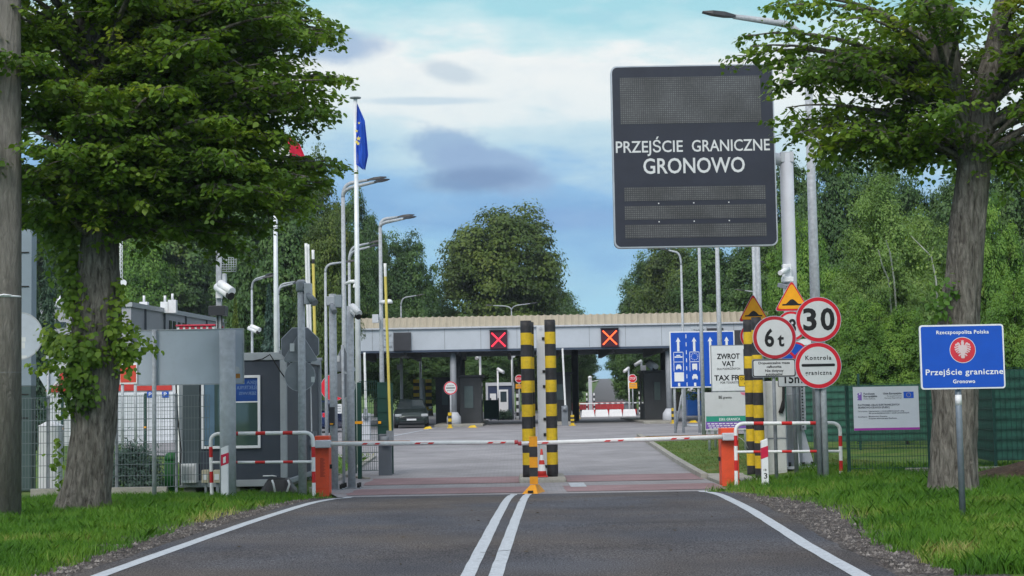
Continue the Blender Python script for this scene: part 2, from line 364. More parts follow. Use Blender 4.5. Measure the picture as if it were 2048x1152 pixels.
def sheet(name, xl, xr, y0, y1, dz, mat, ncol=3, wob=0.0, kind='structure'):
    rows = [y for y in YR if y0 - 1e-6 <= y <= y1 + 1e-6]; mb = MB(); idx = []
    for y in rows:
        a, b = xl(y), xr(y)
        if wob: a += jit(y + 10, wob); b += jit(y + 50, wob)
        xs = [a + (b - a) * k / ncol for k in range(ncol + 1)]
        idx.append(mb.add([(x, y, ground(x, y) + dz) for x in xs]))
    for i in range(len(rows) - 1):
        for k in range(ncol): mb.face((idx[i] + k, idx[i] + k + 1, idx[i + 1] + k + 1, idx[i + 1] + k), 0, True)
    o = mb.build(name, mat); struct(o, kind); return o
mb = MB(); nx = len(XR)
for y in YR: mb.add([(x, y, ground(x, y) - (.03 if y > 28 else 0)) for x in XR])
for j in range(len(YR) - 1):
    for i in range(nx - 1): mb.face((j * nx + i, j * nx + i + 1, (j + 1) * nx + i + 1, (j + 1) * nx + i), 0, True)
struct(mb.build('ground', m_ground))
LX = lerp([(-60, -5.9), (14, -3.70), (20, -3.47), (25, -3.27), (29.5, -3.08)])
RX = lerp([(-60, .9), (14, 2.84), (16, 2.90), (21, 3.14), (29.5, 3.46)])
GL = lerp([(-60, -6.6), (14, -4.40), (20, -4.33), (24.5, -3.97), (29, -3.62), (30.3, -3.55), (31, -4.2)])
GRX = lerp([(-60, 1.8), (14, 3.74), (16.6, 3.86), (20.8, 4.36), (23.5, 4.30), (28.5, 3.62), (31, 4.0)])
sheet('gravel_shoulder', lambda y: GL(y) - .25, lambda y: LX(y) + .1, -60, 29.5, .006, m_grav, 4)
sheet('gravel_shoulder', lambda y: RX(y) - .1, lambda y: GRX(y) + .3, -60, 29.5, .006, m_grav, 4)
sheet('road', lambda y: LX(y) - .26 + jit(y, .05), lambda y: RX(y) + .30 + jit(y + 9, .06), -60, 29.5, .012, m_asph, 6)
for f0 in (LX, RX): sheet('edge_line', lambda y, f=f0: f(y) - .075, lambda y, f=f0: f(y) + .075, -60, 29.5, .017, m_line, 1, .008)
for a, b in ((-.41, -.03), (-.17, .24)):
    f0 = lerp([(-60, a - 1.9), (14, a), (29.5, b)])
    sheet('centre_line', lambda y, f=f0: f(y) - .062, lambda y, f=f0: f(y) + .062, -60, 29.5, .017, m_line, 1, .007)
AL = lerp([(29.5, -3.3), (31.5, -3.75), (32, -4.1), (36, -4.0), (46, -4.1), (50, -12), (60, -15), (142, -18)])
AR = lerp([(29.5, 3.75), (31, 4.05), (33.5, 4.05), (36, 4.1), (58, 4.55), (59, 8), (60, 17), (142, 22)])
sheet('paved_apron', AL, AR, 29.5, 142, .010, m_pave, 8)
for y0, y1 in ((30.0, 32.0), (33.5, 36.0)):
    for a, b in ((-3.2, .25), (.95, 4.0)):
        sheet('red_paver_band', lambda y, a=a: a + .25 * noise.noise((y * 2, a, 0)), lambda y, b=b: b, y0, y1, .018, m_pink, 2)
sheet('white_road_mark', lambda y: 1.1, lambda y: 1.42, 31.5, 33.0, .022, m_line, 1)
sheet('far_road', lambda y: .0571 * y - 2.2, lambda y: .0571 * y + 3.0, 142, 1500, .03, ground_material('worn_asphalt', [(.3, (.10, .098, .10)), (.7, (.15, .147, .15))], .4, .3, 60, .3), 2)
# faint lane lines near the canopy
sheet('white_road_mark', lambda y: -5.2 + (y - 60) * .06, lambda y: -5.05 + (y - 60) * .06, 60, 80, .022, m_line, 1)
sheet('white_road_mark', lambda y: 7.6 + (y - 60) * .04, lambda y: 9.8 - (y - 60) * .04, 72, 77, .022, m_line, 1)
def kerb(fx, y0, y1, h, w):
    mb = MB(); rows = [y for y in YR if y0 <= y <= y1]; n = []
    for y in rows:
        x = fx(y); z = ground(x, y)
        n.append(mb.add([(x - w / 2, y, z - .04), (x - w / 2, y, z + h), (x + w / 2, y, z + h), (x + w / 2, y, z - .04)]))
    for i in range(len(rows) - 1):
        for k in range(3): mb.face((n[i] + k, n[i] + k + 1, n[i + 1] + k + 1, n[i + 1] + k))
    for q, s_ in ((n[0], 1), (n[-1], -1)): mb.face([q + k for k in range(4)][::s_])
    struct(mb.build('kerb', conc))
kerb(AR, 34, 58, .11, .16); kerb(AL, 32, 46, .07, .14)
kerb(lambda y: -3.35 - (y - 36) * .5, 36, 44, .05, .12)
# low concrete foot under the mesh fence, the soil bank, the pale foundation slab
mb = MB(); mb.span((-9.6, 31.35, -.1), (-6.9, 31.5, .17)); struct(mb.build('kerb', conc, bevel=.01))
mb = MB(); p0 = gp(1412, 34.2); p1 = gp(1545, 34.2)
mb.span((p0.x, 32.0, p0.z - .1), (p1.x + .2, 35.2, p0.z + .05)); struct(mb.build('concrete_pad', conc, bevel=.01))

def mound(name, cx, cy, rx, ry, h, mat, seed):
    mb = MB(); n, r = 40, 14; rows = []
    for j in range(r + 1):
        q = j / r
        rows.append(mb.add([(cx + rx * q * math.cos(a), cy + ry * q * math.sin(a), ground(cx + rx * q * math.cos(a), cy + ry * q * math.sin(a)) - .04 + h * (1 - q * q) * (1 + .6 * noise.noise((cx + q * math.cos(a) * 3, q * math.sin(a) * 3, seed)))) for a in [k * 2 * math.pi / n for k in range(n)]]))
    for j in range(r):
        for k in range(n): mb.face((rows[j] + k, rows[j] + (k + 1) % n, rows[j + 1] + (k + 1) % n, rows[j + 1] + k), 0, True)
    struct(mb.build(name, mat))
mound('soil_bank', 9.6, 28.0, 2.3, 1.3, .34, m_soil, 4)

# ------------------------------------------------------------------ leaf and blade meshes
def arr_mesh(name, V, nper, mats, rnd=None, smooth=False):
    n = len(V) // nper; me = bpy.data.meshes.new(name)
    me.vertices.add(len(V)); me.vertices.foreach_set('co', np.ascontiguousarray(V, np.float32).ravel())
    me.loops.add(len(V)); me.loops.foreach_set('vertex_index', np.arange(len(V), dtype=np.int32))
    me.polygons.add(n); me.polygons.foreach_set('loop_start', np.arange(n, dtype=np.int32) * nper); me.polygons.foreach_set('loop_total', np.full(n, nper, np.int32))
    if rnd is not None:
        a = me.attributes.new('tone', 'FLOAT', 'POINT'); a.data.foreach_set('value', np.repeat(rnd, nper).astype(np.float32))
    for m in (mats if isinstance(mats, (list, tuple)) else [mats]): me.materials.append(m)
    me.update(calc_edges=True); me.validate(); return me
def norm(a): return a / np.maximum(np.linalg.norm(a, axis=1, keepdims=True), 1e-9)
LEAF = np.array([(0, -.5), (.34, -.36), (.44, -.02), (.18, .34), (0, .6), (-.18, .34), (-.44, -.02), (-.34, -.36)])
CARD = np.array([(0, -.5), (.4, -.1), (.16, .3), (0, .5), (-.38, .08)])
def leaves(C, Nn, size, rng, shape=LEAF, along=None, cup=.12):
    n = len(C); Nn = norm(Nn)
    T = along if along is not None else rng.normal(size=(n, 3))
    T = norm(T - Nn * (T * Nn).sum(1, keepdims=True)); B = np.cross(Nn, T); size = np.broadcast_to(size, (n,))
    P = shape
    V = C[:, None, :] + size[:, None, None] * (B[:, None, :] * P[None, :, :1] + T[:, None, :] * P[None, :, 1:2] - Nn[:, None, :] * (cup * (np.abs(P[:, 0]) * 2) ** 2 * .5)[None, :, None])
    return V.reshape(-1, 3)
def leaf_material(key, dark_, mid, light, yellow=None, trans=.3, scale=.55):
    m = bpy.data.materials.new(key); m.use_nodes = True; N = m.node_tree.nodes; L = m.node_tree.links; p = N['Principled BSDF']
    p.inputs['Roughness'].default_value = .5; p.inputs['Specular IOR Level'].default_value = .25
    tc = N.new('ShaderNodeTexCoord'); n = N.new('ShaderNodeTexNoise'); n.inputs['Scale'].default_value = scale; n.inputs['Detail'].default_value = 3; L.new(tc.outputs['Object'], n.inputs['Vector'])
    at = N.new('ShaderNodeAttribute'); at.attribute_name = 'tone'
    a = N.new('ShaderNodeMath'); a.operation = 'MULTIPLY_ADD'; L.new(at.outputs['Fac'], a.inputs[0]); a.inputs[1].default_value = .42
    s_ = N.new('ShaderNodeMath'); s_.operation = 'MULTIPLY_ADD'; L.new(n.outputs[0], s_.inputs[0]); s_.inputs[1].default_value = 1.5; s_.inputs[2].default_value = -.48; L.new(s_.outputs[0], a.inputs[2])
    r = N.new('ShaderNodeValToRGB'); st = [(.12, dark_), (.45, mid), (.8, light)] + ([(.97, yellow)] if yellow else [])
    while len(r.color_ramp.elements) < len(st): r.color_ramp.elements.new(.5)
    for e, (q, c) in zip(r.color_ramp.elements, st): e.position = q; e.color = (*c, 1)
    L.new(a.outputs[0], r.inputs[0]); L.new(r.outputs[0], p.inputs['Base Color'])
    t = N.new('ShaderNodeBsdfTranslucent'); sv = N.new('ShaderNodeVectorMath'); sv.operation = 'MULTIPLY'; L.new(r.outputs[0], sv.inputs[0]); sv.inputs[1].default_value = (1.5, 1.4, .6); L.new(sv.outputs[0], t.inputs[0])
    mx = N.new('ShaderNodeMixShader'); mx.inputs[0].default_value = trans; L.new(p.outputs[0], mx.inputs[1]); L.new(t.outputs[0], mx.inputs[2]); L.new(mx.outputs[0], N['Material Output'].inputs[0])
    return m
m_lime = leaf_material('linden_leaf', (.042, .09, .018), (.105, .20, .026), (.21, .31, .038), (.40, .37, .055), .44, .8)
m_oak = leaf_material('dark_leaf', (.034, .074, .028), (.064, .13, .036), (.105, .185, .045), (.18, .22, .055), .22, .35)
m_olive = leaf_material('olive_leaf', (.042, .07, .018), (.075, .125, .024), (.13, .175, .032), (.21, .20, .04), .22, .35)
m_fresh = leaf_material('fresh_leaf', (.06, .14, .025), (.115, .235, .038), (.20, .33, .055), (.28, .36, .09), .32, .5)
m_birch = leaf_material('birch_leaf', (.085, .16, .04), (.155, .26, .065), (.235, .34, .095), (.30, .38, .13), .32, .6)
m_spruce = leaf_material('spruce_needle', (.03, .07, .055), (.06, .115, .09), (.10, .165, .13), None, .12, .9)
m_thuja = leaf_material('thuja_needle', (.045, .085, .015), (.09, .14, .022), (.14, .18, .03), None, .15, .9)
m_fir = leaf_material('fir_needle', (.022, .05, .034), (.042, .085, .052), (.07, .12, .068), None, .1, .9)
m_grass = leaf_material('grass_blade', (.040, .12, .014), (.078, .20, .020), (.145, .275, .034), (.36, .34, .13), .3, .9)
def bark_material(key, c0, c1, scale=9):
    m = bpy.data.materials.new(key); m.use_nodes = True; N = m.node_tree.nodes; L = m.node_tree.links; p = N['Principled BSDF']; p.inputs['Roughness'].default_value = .95; p.inputs['Specular IOR Level'].default_value = .15
    tc = N.new('ShaderNodeTexCoord'); mp = N.new('ShaderNodeMapping'); mp.inputs['Scale'].default_value = (1, 1, .2); L.new(tc.outputs['Object'], mp.inputs[0])
    n = N.new('ShaderNodeTexNoise'); n.inputs['Scale'].default_value = scale; n.inputs['Detail'].default_value = 10; n.inputs['Roughness'].default_value = .7; n.inputs['Distortion'].default_value = .6; L.new(mp.outputs[0], n.inputs['Vector'])
    r = N.new('ShaderNodeValToRGB'); r.color_ramp.elements[0].position = .34; r.color_ramp.elements[1].position = .68; r.color_ramp.elements[0].color = (*c0, 1); r.color_ramp.elements[1].color = (*c1, 1)
    L.new(n.outputs[0], r.inputs[0]); L.new(r.outputs[0], p.inputs['Base Color'])
    b = N.new('ShaderNodeBump'); b.inputs['Strength'].default_value = 1.0; b.inputs['Distance'].default_value = .09; L.new(n.outputs[0], b.inputs['Height']); L.new(b.outputs[0], p.inputs['Normal'])
    return m
m_bark = bark_material('linden_bark', (.05, .044, .037), (.31, .29, .255), 20)
m_bark2 = bark_material('dark_bark', (.03, .026, .022), (.10, .085, .07), 6)
m_birchbark = bark_material('birch_bark', (.30, .30, .28), (.70, .70, .66), 3)
m_pole = bark_material('pole_surface', (.15, .14, .125), (.27, .255, .23), 16)

def blades(name, n, region, xfun, hmin, hmax, seed, wid=.009, mat=None):
    """region: (y0, y1); xfun(y) -> (x0, x1)"""
    rng = np.random.default_rng(seed); u = rng.random(n); ys = region[0] + (region[1] - region[0]) * u ** 1.25
    pts = []; dry = []
    for y in ys:
        a, b = xfun(y); x = a + (b - a) * rng.random()
        if y > 29.2 and -3.7 < x < AR(max(y, 29.5)) + .12: continue
        pad = 3.95 < x < 5.9 and 31.7 < y < 35.3 - .2 * math.sin(x * 9)
        if (pad or noise.noise((x * 1.7, y * 1.7, 31)) > .42) and (pad or rng.random() < .6): continue
        de = min(abs(x - GL(y)), abs(x - GRX(y)))
        if de < .7 and rng.random() > .25 + de / .7 * .75 + .5 * noise.noise((x * 3, y * 3, 12)): continue
        pts.append((x, y, ground(x, y))); dry.append(max(0, 1 - de / .9) * (.35 + .5 * noise.noise((x * 1.1, y * .8, 44))) + max(0, noise.noise((x * .7, y * .5, 3)) - .1) * .6)
    n = len(pts)
    C = np.array(pts); tuft = np.array([noise.noise((p[0] * 1.4, p[1] * 1.4, 5)) for p in pts]); edge = np.array([noise.noise((p[0] * 5, p[1] * 5, 7)) for p in pts])
    h = (hmin + (hmax - hmin) * rng.random(n) ** 1.5) * (1 + .55 * tuft + .3 * edge); ang = rng.random(n) * 2 * np.pi
    W_ = np.stack([np.cos(ang), np.sin(ang), np.zeros(n)], 1) * (wid * (.6 + .8 * rng.random(n)))[:, None]
    la = rng.random(n) * 2 * np.pi; lean = np.stack([np.cos(la), np.sin(la), np.zeros(n)], 1) * (h * (.2 + .7 * rng.random(n)))[:, None]
    up = np.array([0, 0, 1.0])
    V = np.stack([C - W_, C + W_, C + W_ * .8 + lean * .3 + up * (h * .6)[:, None], C + lean + up * h[:, None], C - W_ * .8 + lean * .3 + up * (h * .6)[:, None]], 1)
    rnd = np.clip(rng.random(n) * .8 + .2 * tuft + .1 + np.array(dry), 0, 1.6)
    o = bpy.data.objects.new(name, arr_mesh(name, V.reshape(-1, 3), 5, mat or m_grass, rnd)); sc.collection.objects.link(o); struct(o, 'stuff'); return o
o = blades('grass', 150000, (13.0, 31.2), lambda y: (-.36 * y - .6 if y < 24 else -9.2, GL(y) + .15 + jit(y * 3, .16)), .03, .135, 11, .0038)
o['label'] = 'lush green verge grass left of the road'
o = blades('grass', 190000, (13.0, 34.0), lambda y: (GRX(y) - jit(y * 3 + 40, .2) - .15, .37 * y + .6), .035, .15, 12, .0038)
o['label'] = 'lush green verge grass right of the road'
o = blades('grass', 16000, (34.3, 58.0), lambda y: (AR(y) + .12, AR(y) + 4.5), .015, .05, 13, .010, leaf_material('mown_grass', (.07, .11, .03), (.115, .16, .045), (.17, .20, .07), (.26, .24, .11), .25, .5)); o['label'] = 'short grass on the island behind the right kerb'
o = blades('grass', 7000, (32.0, 48.0), lambda y: (-9.5, -6.9) if y < 36 else (-9.0, -4.2), .03, .09, 14, .012); o['label'] = 'grass behind the mesh fence on the left'
# cracks and stains in the asphalt
def crack(pts, w):
    mb = MB(); rows = []
    for i, (x, y) in enumerate(pts): rows.append(mb.add([(x, y - w * (.5 + .5 * math.sin(i * 1.7) ** 2), ground(x, y) + .0215), (x, y + w * (.5 + .5 * math.cos(i * 2.3) ** 2), ground(x, y) + .0215)]))
    for a, b in zip(rows, rows[1:]): mb.face((a, b, b + 1, a + 1))
    struct(mb.build('road_crack', M('tar', (.02, .02, .022), .9)))
for x0, x1, y0, s_ in ((-.36, -.05, 15.6, .9), (-.9, -.25, 22.4, .5), (-2.6, -1.2, 24.5, .3), (.9, 2.3, 19.2, .35), (1.2, 1.3, 17.6, .8)):
    crack([(x0 + (x1 - x0) * k / 14, y0 + .10 * noise.noise((k * .6, y0, 0)) + .02 * k * s_) for k in range(15)], .018)
rng = np.random.default_rng(77); mb = MB()
for _ in range(46):
    y = 13.5 + 14 * rng.random(); x = LX(y) + .3 + (RX(y) - LX(y) - .6) * rng.random(); r = .012 + .03 * rng.random(); z = ground(x, y) + .014; a0 = rng.random() * 6
    i = mb.add([(x + r * math.cos(a0 + k * 1.26) * (.6 + .5 * rng.random()), y + r * math.sin(a0 + k * 1.26), z + .004 + .012 * rng.random()) for k in range(5)]); mb.face([i + k for k in range(5)])
o = mb.build('fallen_leaves', M('dead_leaf', (.05, .035, .02), .8, 0, .4, 20)); struct(o, 'stuff'); o['label'] = 'small dead leaves and dark bits lying on the asphalt'
# loose stones on the shoulders
rng = np.random.default_rng(5); V = []
for _ in range(5200):
    y = 13.2 + 15.5 * rng.random() ** 1.4; sd_ = rng.random() < .5
    a, b = (GL(y), LX(y) - .3) if sd_ else (RX(y) + .36, GRX(y))
    x = a + (b - a) * rng.random(); r = .008 + .02 * rng.random() ** 3; z = ground(x, y) + .008 + r * .3
    T = [Vector((math.cos(k * 2.094 + x * 50) * r * 1.2, math.sin(k * 2.094 + x * 50) * r * 1.2, -r * .4)) for k in range(3)]; top = Vector((.2 * r, .1 * r, r * .7)); c = Vector((x, y, z))
    for k in range(3): V += [c + T[k], c + T[(k + 1) % 3], c + top]
o = bpy.data.objects.new('gravel_stones', arr_mesh('gravel_stones', np.array(V), 3, m_stone)); sc.collection.objects.link(o); struct(o, 'stuff'); o['label'] = 'loose stones scattered on the gravel shoulders'
# low bank of brushwood along both sides of the far road: one mass nobody could count
# ================================================================== TREES
def bez(a, b, c, n):
    return [a * (1 - t) ** 2 + b * 2 * t * (1 - t) + c * t * t for t in [k / n for k in range(n + 1)]]
def lumpy_trunk(mb, path, radii, n=26, amp=.10, seed=0, flare=0.0):
    """a thick trunk: rings round a centre line with burrs and root flare"""
    pts = []; rs = []
    for i in range(len(path) - 1):
        for k in range(14):
            t = k / 14; pts.append(path[i].lerp(path[i + 1], t)); rs.append(radii[i] * (1 - t) + radii[i + 1] * t)
    pts.append(path[-1]); rs.append(radii[-1]); rows = []
    z0 = path[0].z
    for p, r in zip(pts, rs):
        row = []
        for k in range(n):
            a = k * 2 * math.pi / n; d = Vector((math.cos(a), math.sin(a), 0))
            q = 1 + amp * noise.noise((d.x * 1.6 + seed, d.y * 1.6, p.z * 1.1)) + amp * .7 * noise.noise((d.x * 4 + seed, d.y * 4, p.z * 2.4))
            q += .045 * (1 - 2.2 * abs(noise.noise((d.x * 6 + seed, d.y * 6, p.z * 1.3)))) + .025 * noise.noise((d.x * 13, d.y * 13, p.z * 5 + seed))
            if flare: q += flare * max(0, 1 - (p.z - z0) / .8) ** 2 * (.7 + .6 * math.cos(a * 5 + seed))
            row.append(p + d * r * q)
        rows.append(mb.add(row))
    for i in range(len(rows) - 1):
        for k in range(n): mb.face((rows[i] + k, rows[i] + (k + 1) % n, rows[i + 1] + (k + 1) % n, rows[i + 1] + k), 0, True)
    mb.face([rows[-1] + k for k in range(n)])
def near_linden(root, trunk, tips, limb_from, seed, n_twig, n_leaf, leaf_size, mat):
    """limbs grow from the trunk to the given tips; twigs carry flat sprays of leaves"""
    rng = random.Random(seed); nr = np.random.default_rng(seed); lb = MB(); C = []; Nn = []; Al = []; tone = []
    up = Vector((0, 0, 1))
    for tip in tips:
        s = limb_from(tip); d = tip - s
        mid = s + d * .5 + up * (.22 * Vector((d.x, d.y, 0)).length + rng.uniform(-.1, .2))
        path = bez(s, mid, tip, 9); L_ = d.length
        r0 = .018 + .014 * L_
        lb.tube(path, [r0 * (1 - .88 * k / 9) for k in range(10)], 6)
        lt = rng.random() * .45
        for j in range(n_twig):
            t = .30 + .70 * (j + rng.random()) / n_twig; i = min(int(t * 9), 8); p = path[i].lerp(path[i + 1], t * 9 - i)
            ang = rng.uniform(0, 2 * math.pi); fw = (path[i + 1] - path[i]).normalized()
            dirv = (fw * rng.uniform(.1, .9) + Vector((math.cos(ang), math.sin(ang), rng.uniform(-.35, .35)))).normalized()
            ln = rng.uniform(.35, .95) * (1.15 - .5 * t)
            e = p + dirv * ln + up * (-.12 * ln - .1 * rng.random()); m_ = p + dirv * ln * .55 + up * .05
            tw = bez(p, m_, e, 5); lb.tube(tw, [.009, .008, .007, .006, .005, .003], 3, cap=False)
            side = dirv.cross(up).normalized()
            for q in range(n_leaf):
                u = .12 + .9 * (q + rng.random()) / n_leaf; k = min(int(u * 5), 4); c = tw[k].lerp(tw[k + 1], min(u * 5 - k, 1.2))
                sgn = 1 if q % 2 else -1
                off = side * sgn * rng.uniform(.015, .17) + up * rng.uniform(-.10, .03) + dirv * rng.uniform(-.04, .06)
                C.append(c + off); Nn.append(up * rng.uniform(.35, 1.0) + side * sgn * rng.uniform(-.1, .8) + dirv * rng.uniform(-.2, .7) + Vector((rng.gauss(0, .3), rng.gauss(0, .3), 0)))
                Al.append(side * sgn * .8 + dirv * .6 - up * rng.uniform(.1, .9)); tone.append(min(max(lt + rng.random() * .55, 0), 1))
    lb.build('limbs', m_bark, root)
    C = np.array([tuple(c) for c in C]); V = leaves(C, np.array([tuple(c) for c in Nn]), leaf_size * (.45 + 1.0 * nr.random(len(C))), nr, along=np.array([tuple(c) for c in Al]))
    off = np.array(ROOT[root]); o = bpy.data.objects.new('crown', arr_mesh('crown', V - off, 8, mat, np.array(tone))); sc.collection.objects.link(o); o.parent = root
    return len(C)
def sprouts(root, spots, seed, name='sprouts', size=.085, mat=None):
    """tufts of young shoots on the bark: (point, radius, count)"""
    nr = np.random.default_rng(seed); C = []; Nn = []
    for p, r, n in spots:
        q = nr.normal(size=(n, 3)) * np.array([r, r * .8, r]) * .5; C.append(np.array(p) + q); Nn.append(norm(q) * .8 + np.array([0, -.5, .5]) + nr.normal(size=(n, 3)) * .4)
    C = np.concatenate(C); V = leaves(C, np.concatenate(Nn), size * (.6 + .7 * nr.random(len(C))), nr, along=np.tile([0, 0, -1.0], (len(C), 1)) + nr.normal(size=(len(C), 3)) * .6)
    o = bpy.data.objects.new(name, arr_mesh(name, V - np.array(ROOT[root]), 8, mat or m_lime, .25 + .7 * nr.random(len(C)))); sc.collection.objects.link(o); o.parent = root

# ---- the linden on the left verge
YL = 24.0
b = gp(165, YL); lt = thing('linden_tree', 'big dense linden with a knotted leafy trunk on the left verge', 'tree', b)
tp = [(162, 1032, 58), (168, 985, 52), (178, 930, 46), (186, 860, 45), (188, 790, 47), (190, 720, 50), (192, 670, 52), (195, 600, 46), (198, 500, 38), (202, 400, 34), (200, 300, 33), (190, 200, 30), (180, 100, 28), (172, 0, 25), (165, -150, 20), (170, -320, 13)]
TPATH = [W(x, y, YL) for x, y, r in tp]; TRAD = [r * .93 * mpp(YL) for x, y, r in tp]
mb = MB(); lumpy_trunk(mb, TPATH, TRAD, 64, .13, 3.0, .18); mb.build('trunk', m_bark, lt)
rng = random.Random(8)
def poly_in(p, poly):
    c = False; n = len(poly)
    for i in range(n):
        (x1, y1), (x2, y2) = poly[i], poly[(i + 1) % n]
        if (y1 > p[1]) != (y2 > p[1]) and p[0] < (x2 - x1) * (p[1] - y1) / (y2 - y1) + x1: c = not c
    return c
crownL = [(-190, -420), (480, -420), (570, -120), (605, 40), (585, 95), (635, 160), (600, 225), (575, 290), (612, 330), (585, 385), (540, 415), (430, 470), (330, 400), (210, 385), (60, 430), (-200, 400)]
tips = [W(x, y, YL + dy) for x, y, dy in ((640, 40, 0), (638, 75, .3), (620, 12, .5), (668, 155, 0), (680, 160, .2), (655, 205, .5), (630, 238, -.4), (655, 322, 0), (630, 318, .3), (652, 367, .2), (625, 372, .1), (606, 402, -.3), (600, 425, .4), (520, 455, .2), (470, 500, .5), (440, 470, -.5), (400, 440, 1.0), (300, 425, -.6), (340, 400, .9), (260, 400, -1.2), (380, 380, -1), (430, 400, .3), (480, 360, -.8), (520, 400, 1), (330, 340, -1.4), (230, 350, -1.5), (150, 380, -1.3), (90, 420, -.8), (50, 440, .2), (80, 350, -1), (110, 300, -1.4), (240, 420, 1.5), (360, 440, 1.6), (450, 440, 1.4), (560, 390, -.2), (590, 350, .8), (200, 300, -1.8), (280, 280, -1.7), (400, 300, -1.3))]
for _ in range(60):
    x_, y_ = rng.uniform(480, 650), rng.uniform(-30, 400); x_ -= 45 * (abs(y_ - 260) < 40) + .25 * max(0, y_ - 330); tips.append(W(x_, y_, YL + rng.uniform(-1.6, 1.6)))
while len(tips) < 250:
    p = (rng.uniform(-190, 700), rng.uniform(-420, 500) if len(tips) > 130 else rng.uniform(-20, 460))
    if not poly_in(p, crownL): continue
    dy = rng.uniform(-1, 1); q = W(p[0], p[1], YL); c = W(200, q and p[1], YL)
    sh = math.sqrt(max(0, 1 - dy * dy * .8)); tips.append(Vector((c.x + (q.x - c.x) * (.35 + .65 * sh), YL + dy * 3.3, q.z)))
tips = [t for i, t in enumerate(tips) if not (570 < PX(t)[0] < 690 and 255 < PX(t)[1] < 302)]
def fromL(tip):
    d = math.hypot(tip.x - TPATH[9].x, tip.y - YL); z = min(max(tip.z - .35 * d - .1, 4.2), 11.5)
    for a, b_ in zip(TPATH, TPATH[1:]):
        if a.z <= z <= b_.z: return a.lerp(b_, (z - a.z) / (b_.z - a.z))
    return TPATH[9]
near_linden(lt, TPATH, tips, fromL, 21, 16, 40, .076, m_lime)
S = lambda x, y, dy=-.35: tuple(W(x, y, YL + dy))
sprouts(lt, [(S(x, y, d), r, n) for x, y, d, r, n in ((145, 470, 0, .32, 220), (132, 510, 0, .30, 220), (138, 550, -.1, .28, 200), (148, 590, -.2, .26, 170), (150, 630, -.3, .24, 130), (128, 440, 0, .40, 260), (112, 470, .2, .25, 110),
   (128, 690, -.1, .30, 210), (108, 680, 0, .22, 110), (158, 700, -.45, .34, 260), (180, 712, -.5, .26, 160), (100, 725, 0, .16, 36), (88, 738, 0, .13, 24), (70, 742, 0, .10, 12), (62, 733, 0, .08, 7),
   (150, 760, -.45, .28, 190), (135, 785, -.3, .24, 120), (168, 790, -.5, .24, 120), (132, 820, -.3, .14, 34), (150, 735, -.45, .22, 110), (235, 660, -.3, .22, 110), (245, 690, -.3, .26, 150), (250, 725, -.3, .22, 100), (268, 700, -.3, .18, 50), (285, 680, -.3, .14, 22), (300, 690, -.2, .14, 16), (312, 706, -.2, .10, 9), (262, 655, -.3, .14, 24),
   (232, 610, -.3, .20, 70), (236, 575, -.25, .14, 28), (112, 925, 0, .14, 26), (118, 890, 0, .10, 14), (125, 960, 0, .12, 18), (255, 410, 0, .45, 220), (212, 480, -.4, .10, 10), (188, 490, -.4, .10, 10))], 31, size=.085)

# ---- the linden on the right verge
YR_ = 23.0
b = gp(1908, YR_); rt = thing('linden_tree', 'forked linden with bare ridged trunk behind the blue eagle sign', 'tree', b)
tp = [(1906, 1010, 48), (1907, 970, 44), (1908, 900, 42), (1910, 800, 43), (1913, 700, 40), (1918, 620, 38), (1925, 560, 36), (1932, 470, 35), (1942, 390, 32), (1947, 330, 33), (1940, 270, 40)]
RP = [W(x, y, YR_) for x, y, r in tp]; RRAD = [r * mpp(YR_) for x, y, r in tp]
mb = MB(); lumpy_trunk(mb, RP, RRAD, 60, .12, 7.0, .16)
fork = []
for br in ([(1930, 300, 30, 0), (1908, 230, 29, -.05), (1893, 160, 27, -.1), (1884, 80, 25, -.1), (1870, 0, 22, -.2), (1840, -120, 16, -.3), (1820, -280, 9, -.3)],
           [(1950, 300, 30, .05), (1962, 230, 28, .1), (1978, 160, 26, .2), (1996, 80, 23, .3), (2012, 0, 21, .3), (2040, -130, 15, .4), (2060, -280, 8, .5)]):
    pa = [W(x, y, YR_ + d) for x, y, r, d in br]; lumpy_trunk(mb, pa, [r * mpp(YR_) for x, y, r, d in br], 36, .1, len(fork) * 3.3); fork.append(pa)
mb.build('trunk', m_bark, rt)
crownR = [(1540, -420), (2350, -420), (2420, 0), (2380, 330), (2200, 350), (2020, 335), (1960, 250), (1870, 260), (1835, 300), (1780, 270), (1700, 300), (1610, 290), (1575, 200), (1520, 150), (1510, 110), (1570, 40)]
tips = [W(x, y, YR_ + dy) for x, y, dy in ((1492, 72, 0), (1486, 112, .2), (1500, 92, -.2), (1535, 22, .4), (1560, 5, -.3), (1545, 128, .1), (1560, 170, .2), (1572, 215, 0), (1560, 248, .4), (1590, 268, -.3), (1640, 292, .2), (1690, 318, .3), (1725, 290, -.4), (1790, 300, .3), (1830, 318, .2), (1850, 290, -.3), (2010, 330, .3), (1990, 290, .8), (2045, 345, .2))]
rng = random.Random(15)
while len(tips) < 114:
    p = (rng.uniform(1500, 2400), rng.uniform(-420, 340) if len(tips) > 75 else rng.uniform(-20, 300))
    if not poly_in(p, crownR): continue
    dy = rng.uniform(-1, 1)
    if dy < .15 and 1850 < p[0] < 2030 and p[1] > 40: continue
    q = W(p[0], p[1], YR_); c = W(1950, p[1], YR_); sh = math.sqrt(max(0, 1 - dy * dy * .8))
    tips.append(Vector((c.x + (q.x - c.x) * (.35 + .65 * sh), YR_ + dy * 2.6, q.z)))
def fromR(tip):
    pa = RP[8:10] + (fork[0] if tip.x < fork[0][3].x + .4 else fork[1]); d = math.hypot(tip.x - pa[3].x, tip.y - YR_); z = min(max(tip.z - .3 * d, pa[1].z), 11.0)
    for a, b_ in zip(pa, pa[1:]):
        if a.z <= z <= b_.z: return a.lerp(b_, (z - a.z) / (b_.z - a.z))
    return pa[2]
near_linden(rt, RP, tips, fromR, 44, 12, 24, .08, m_lime)
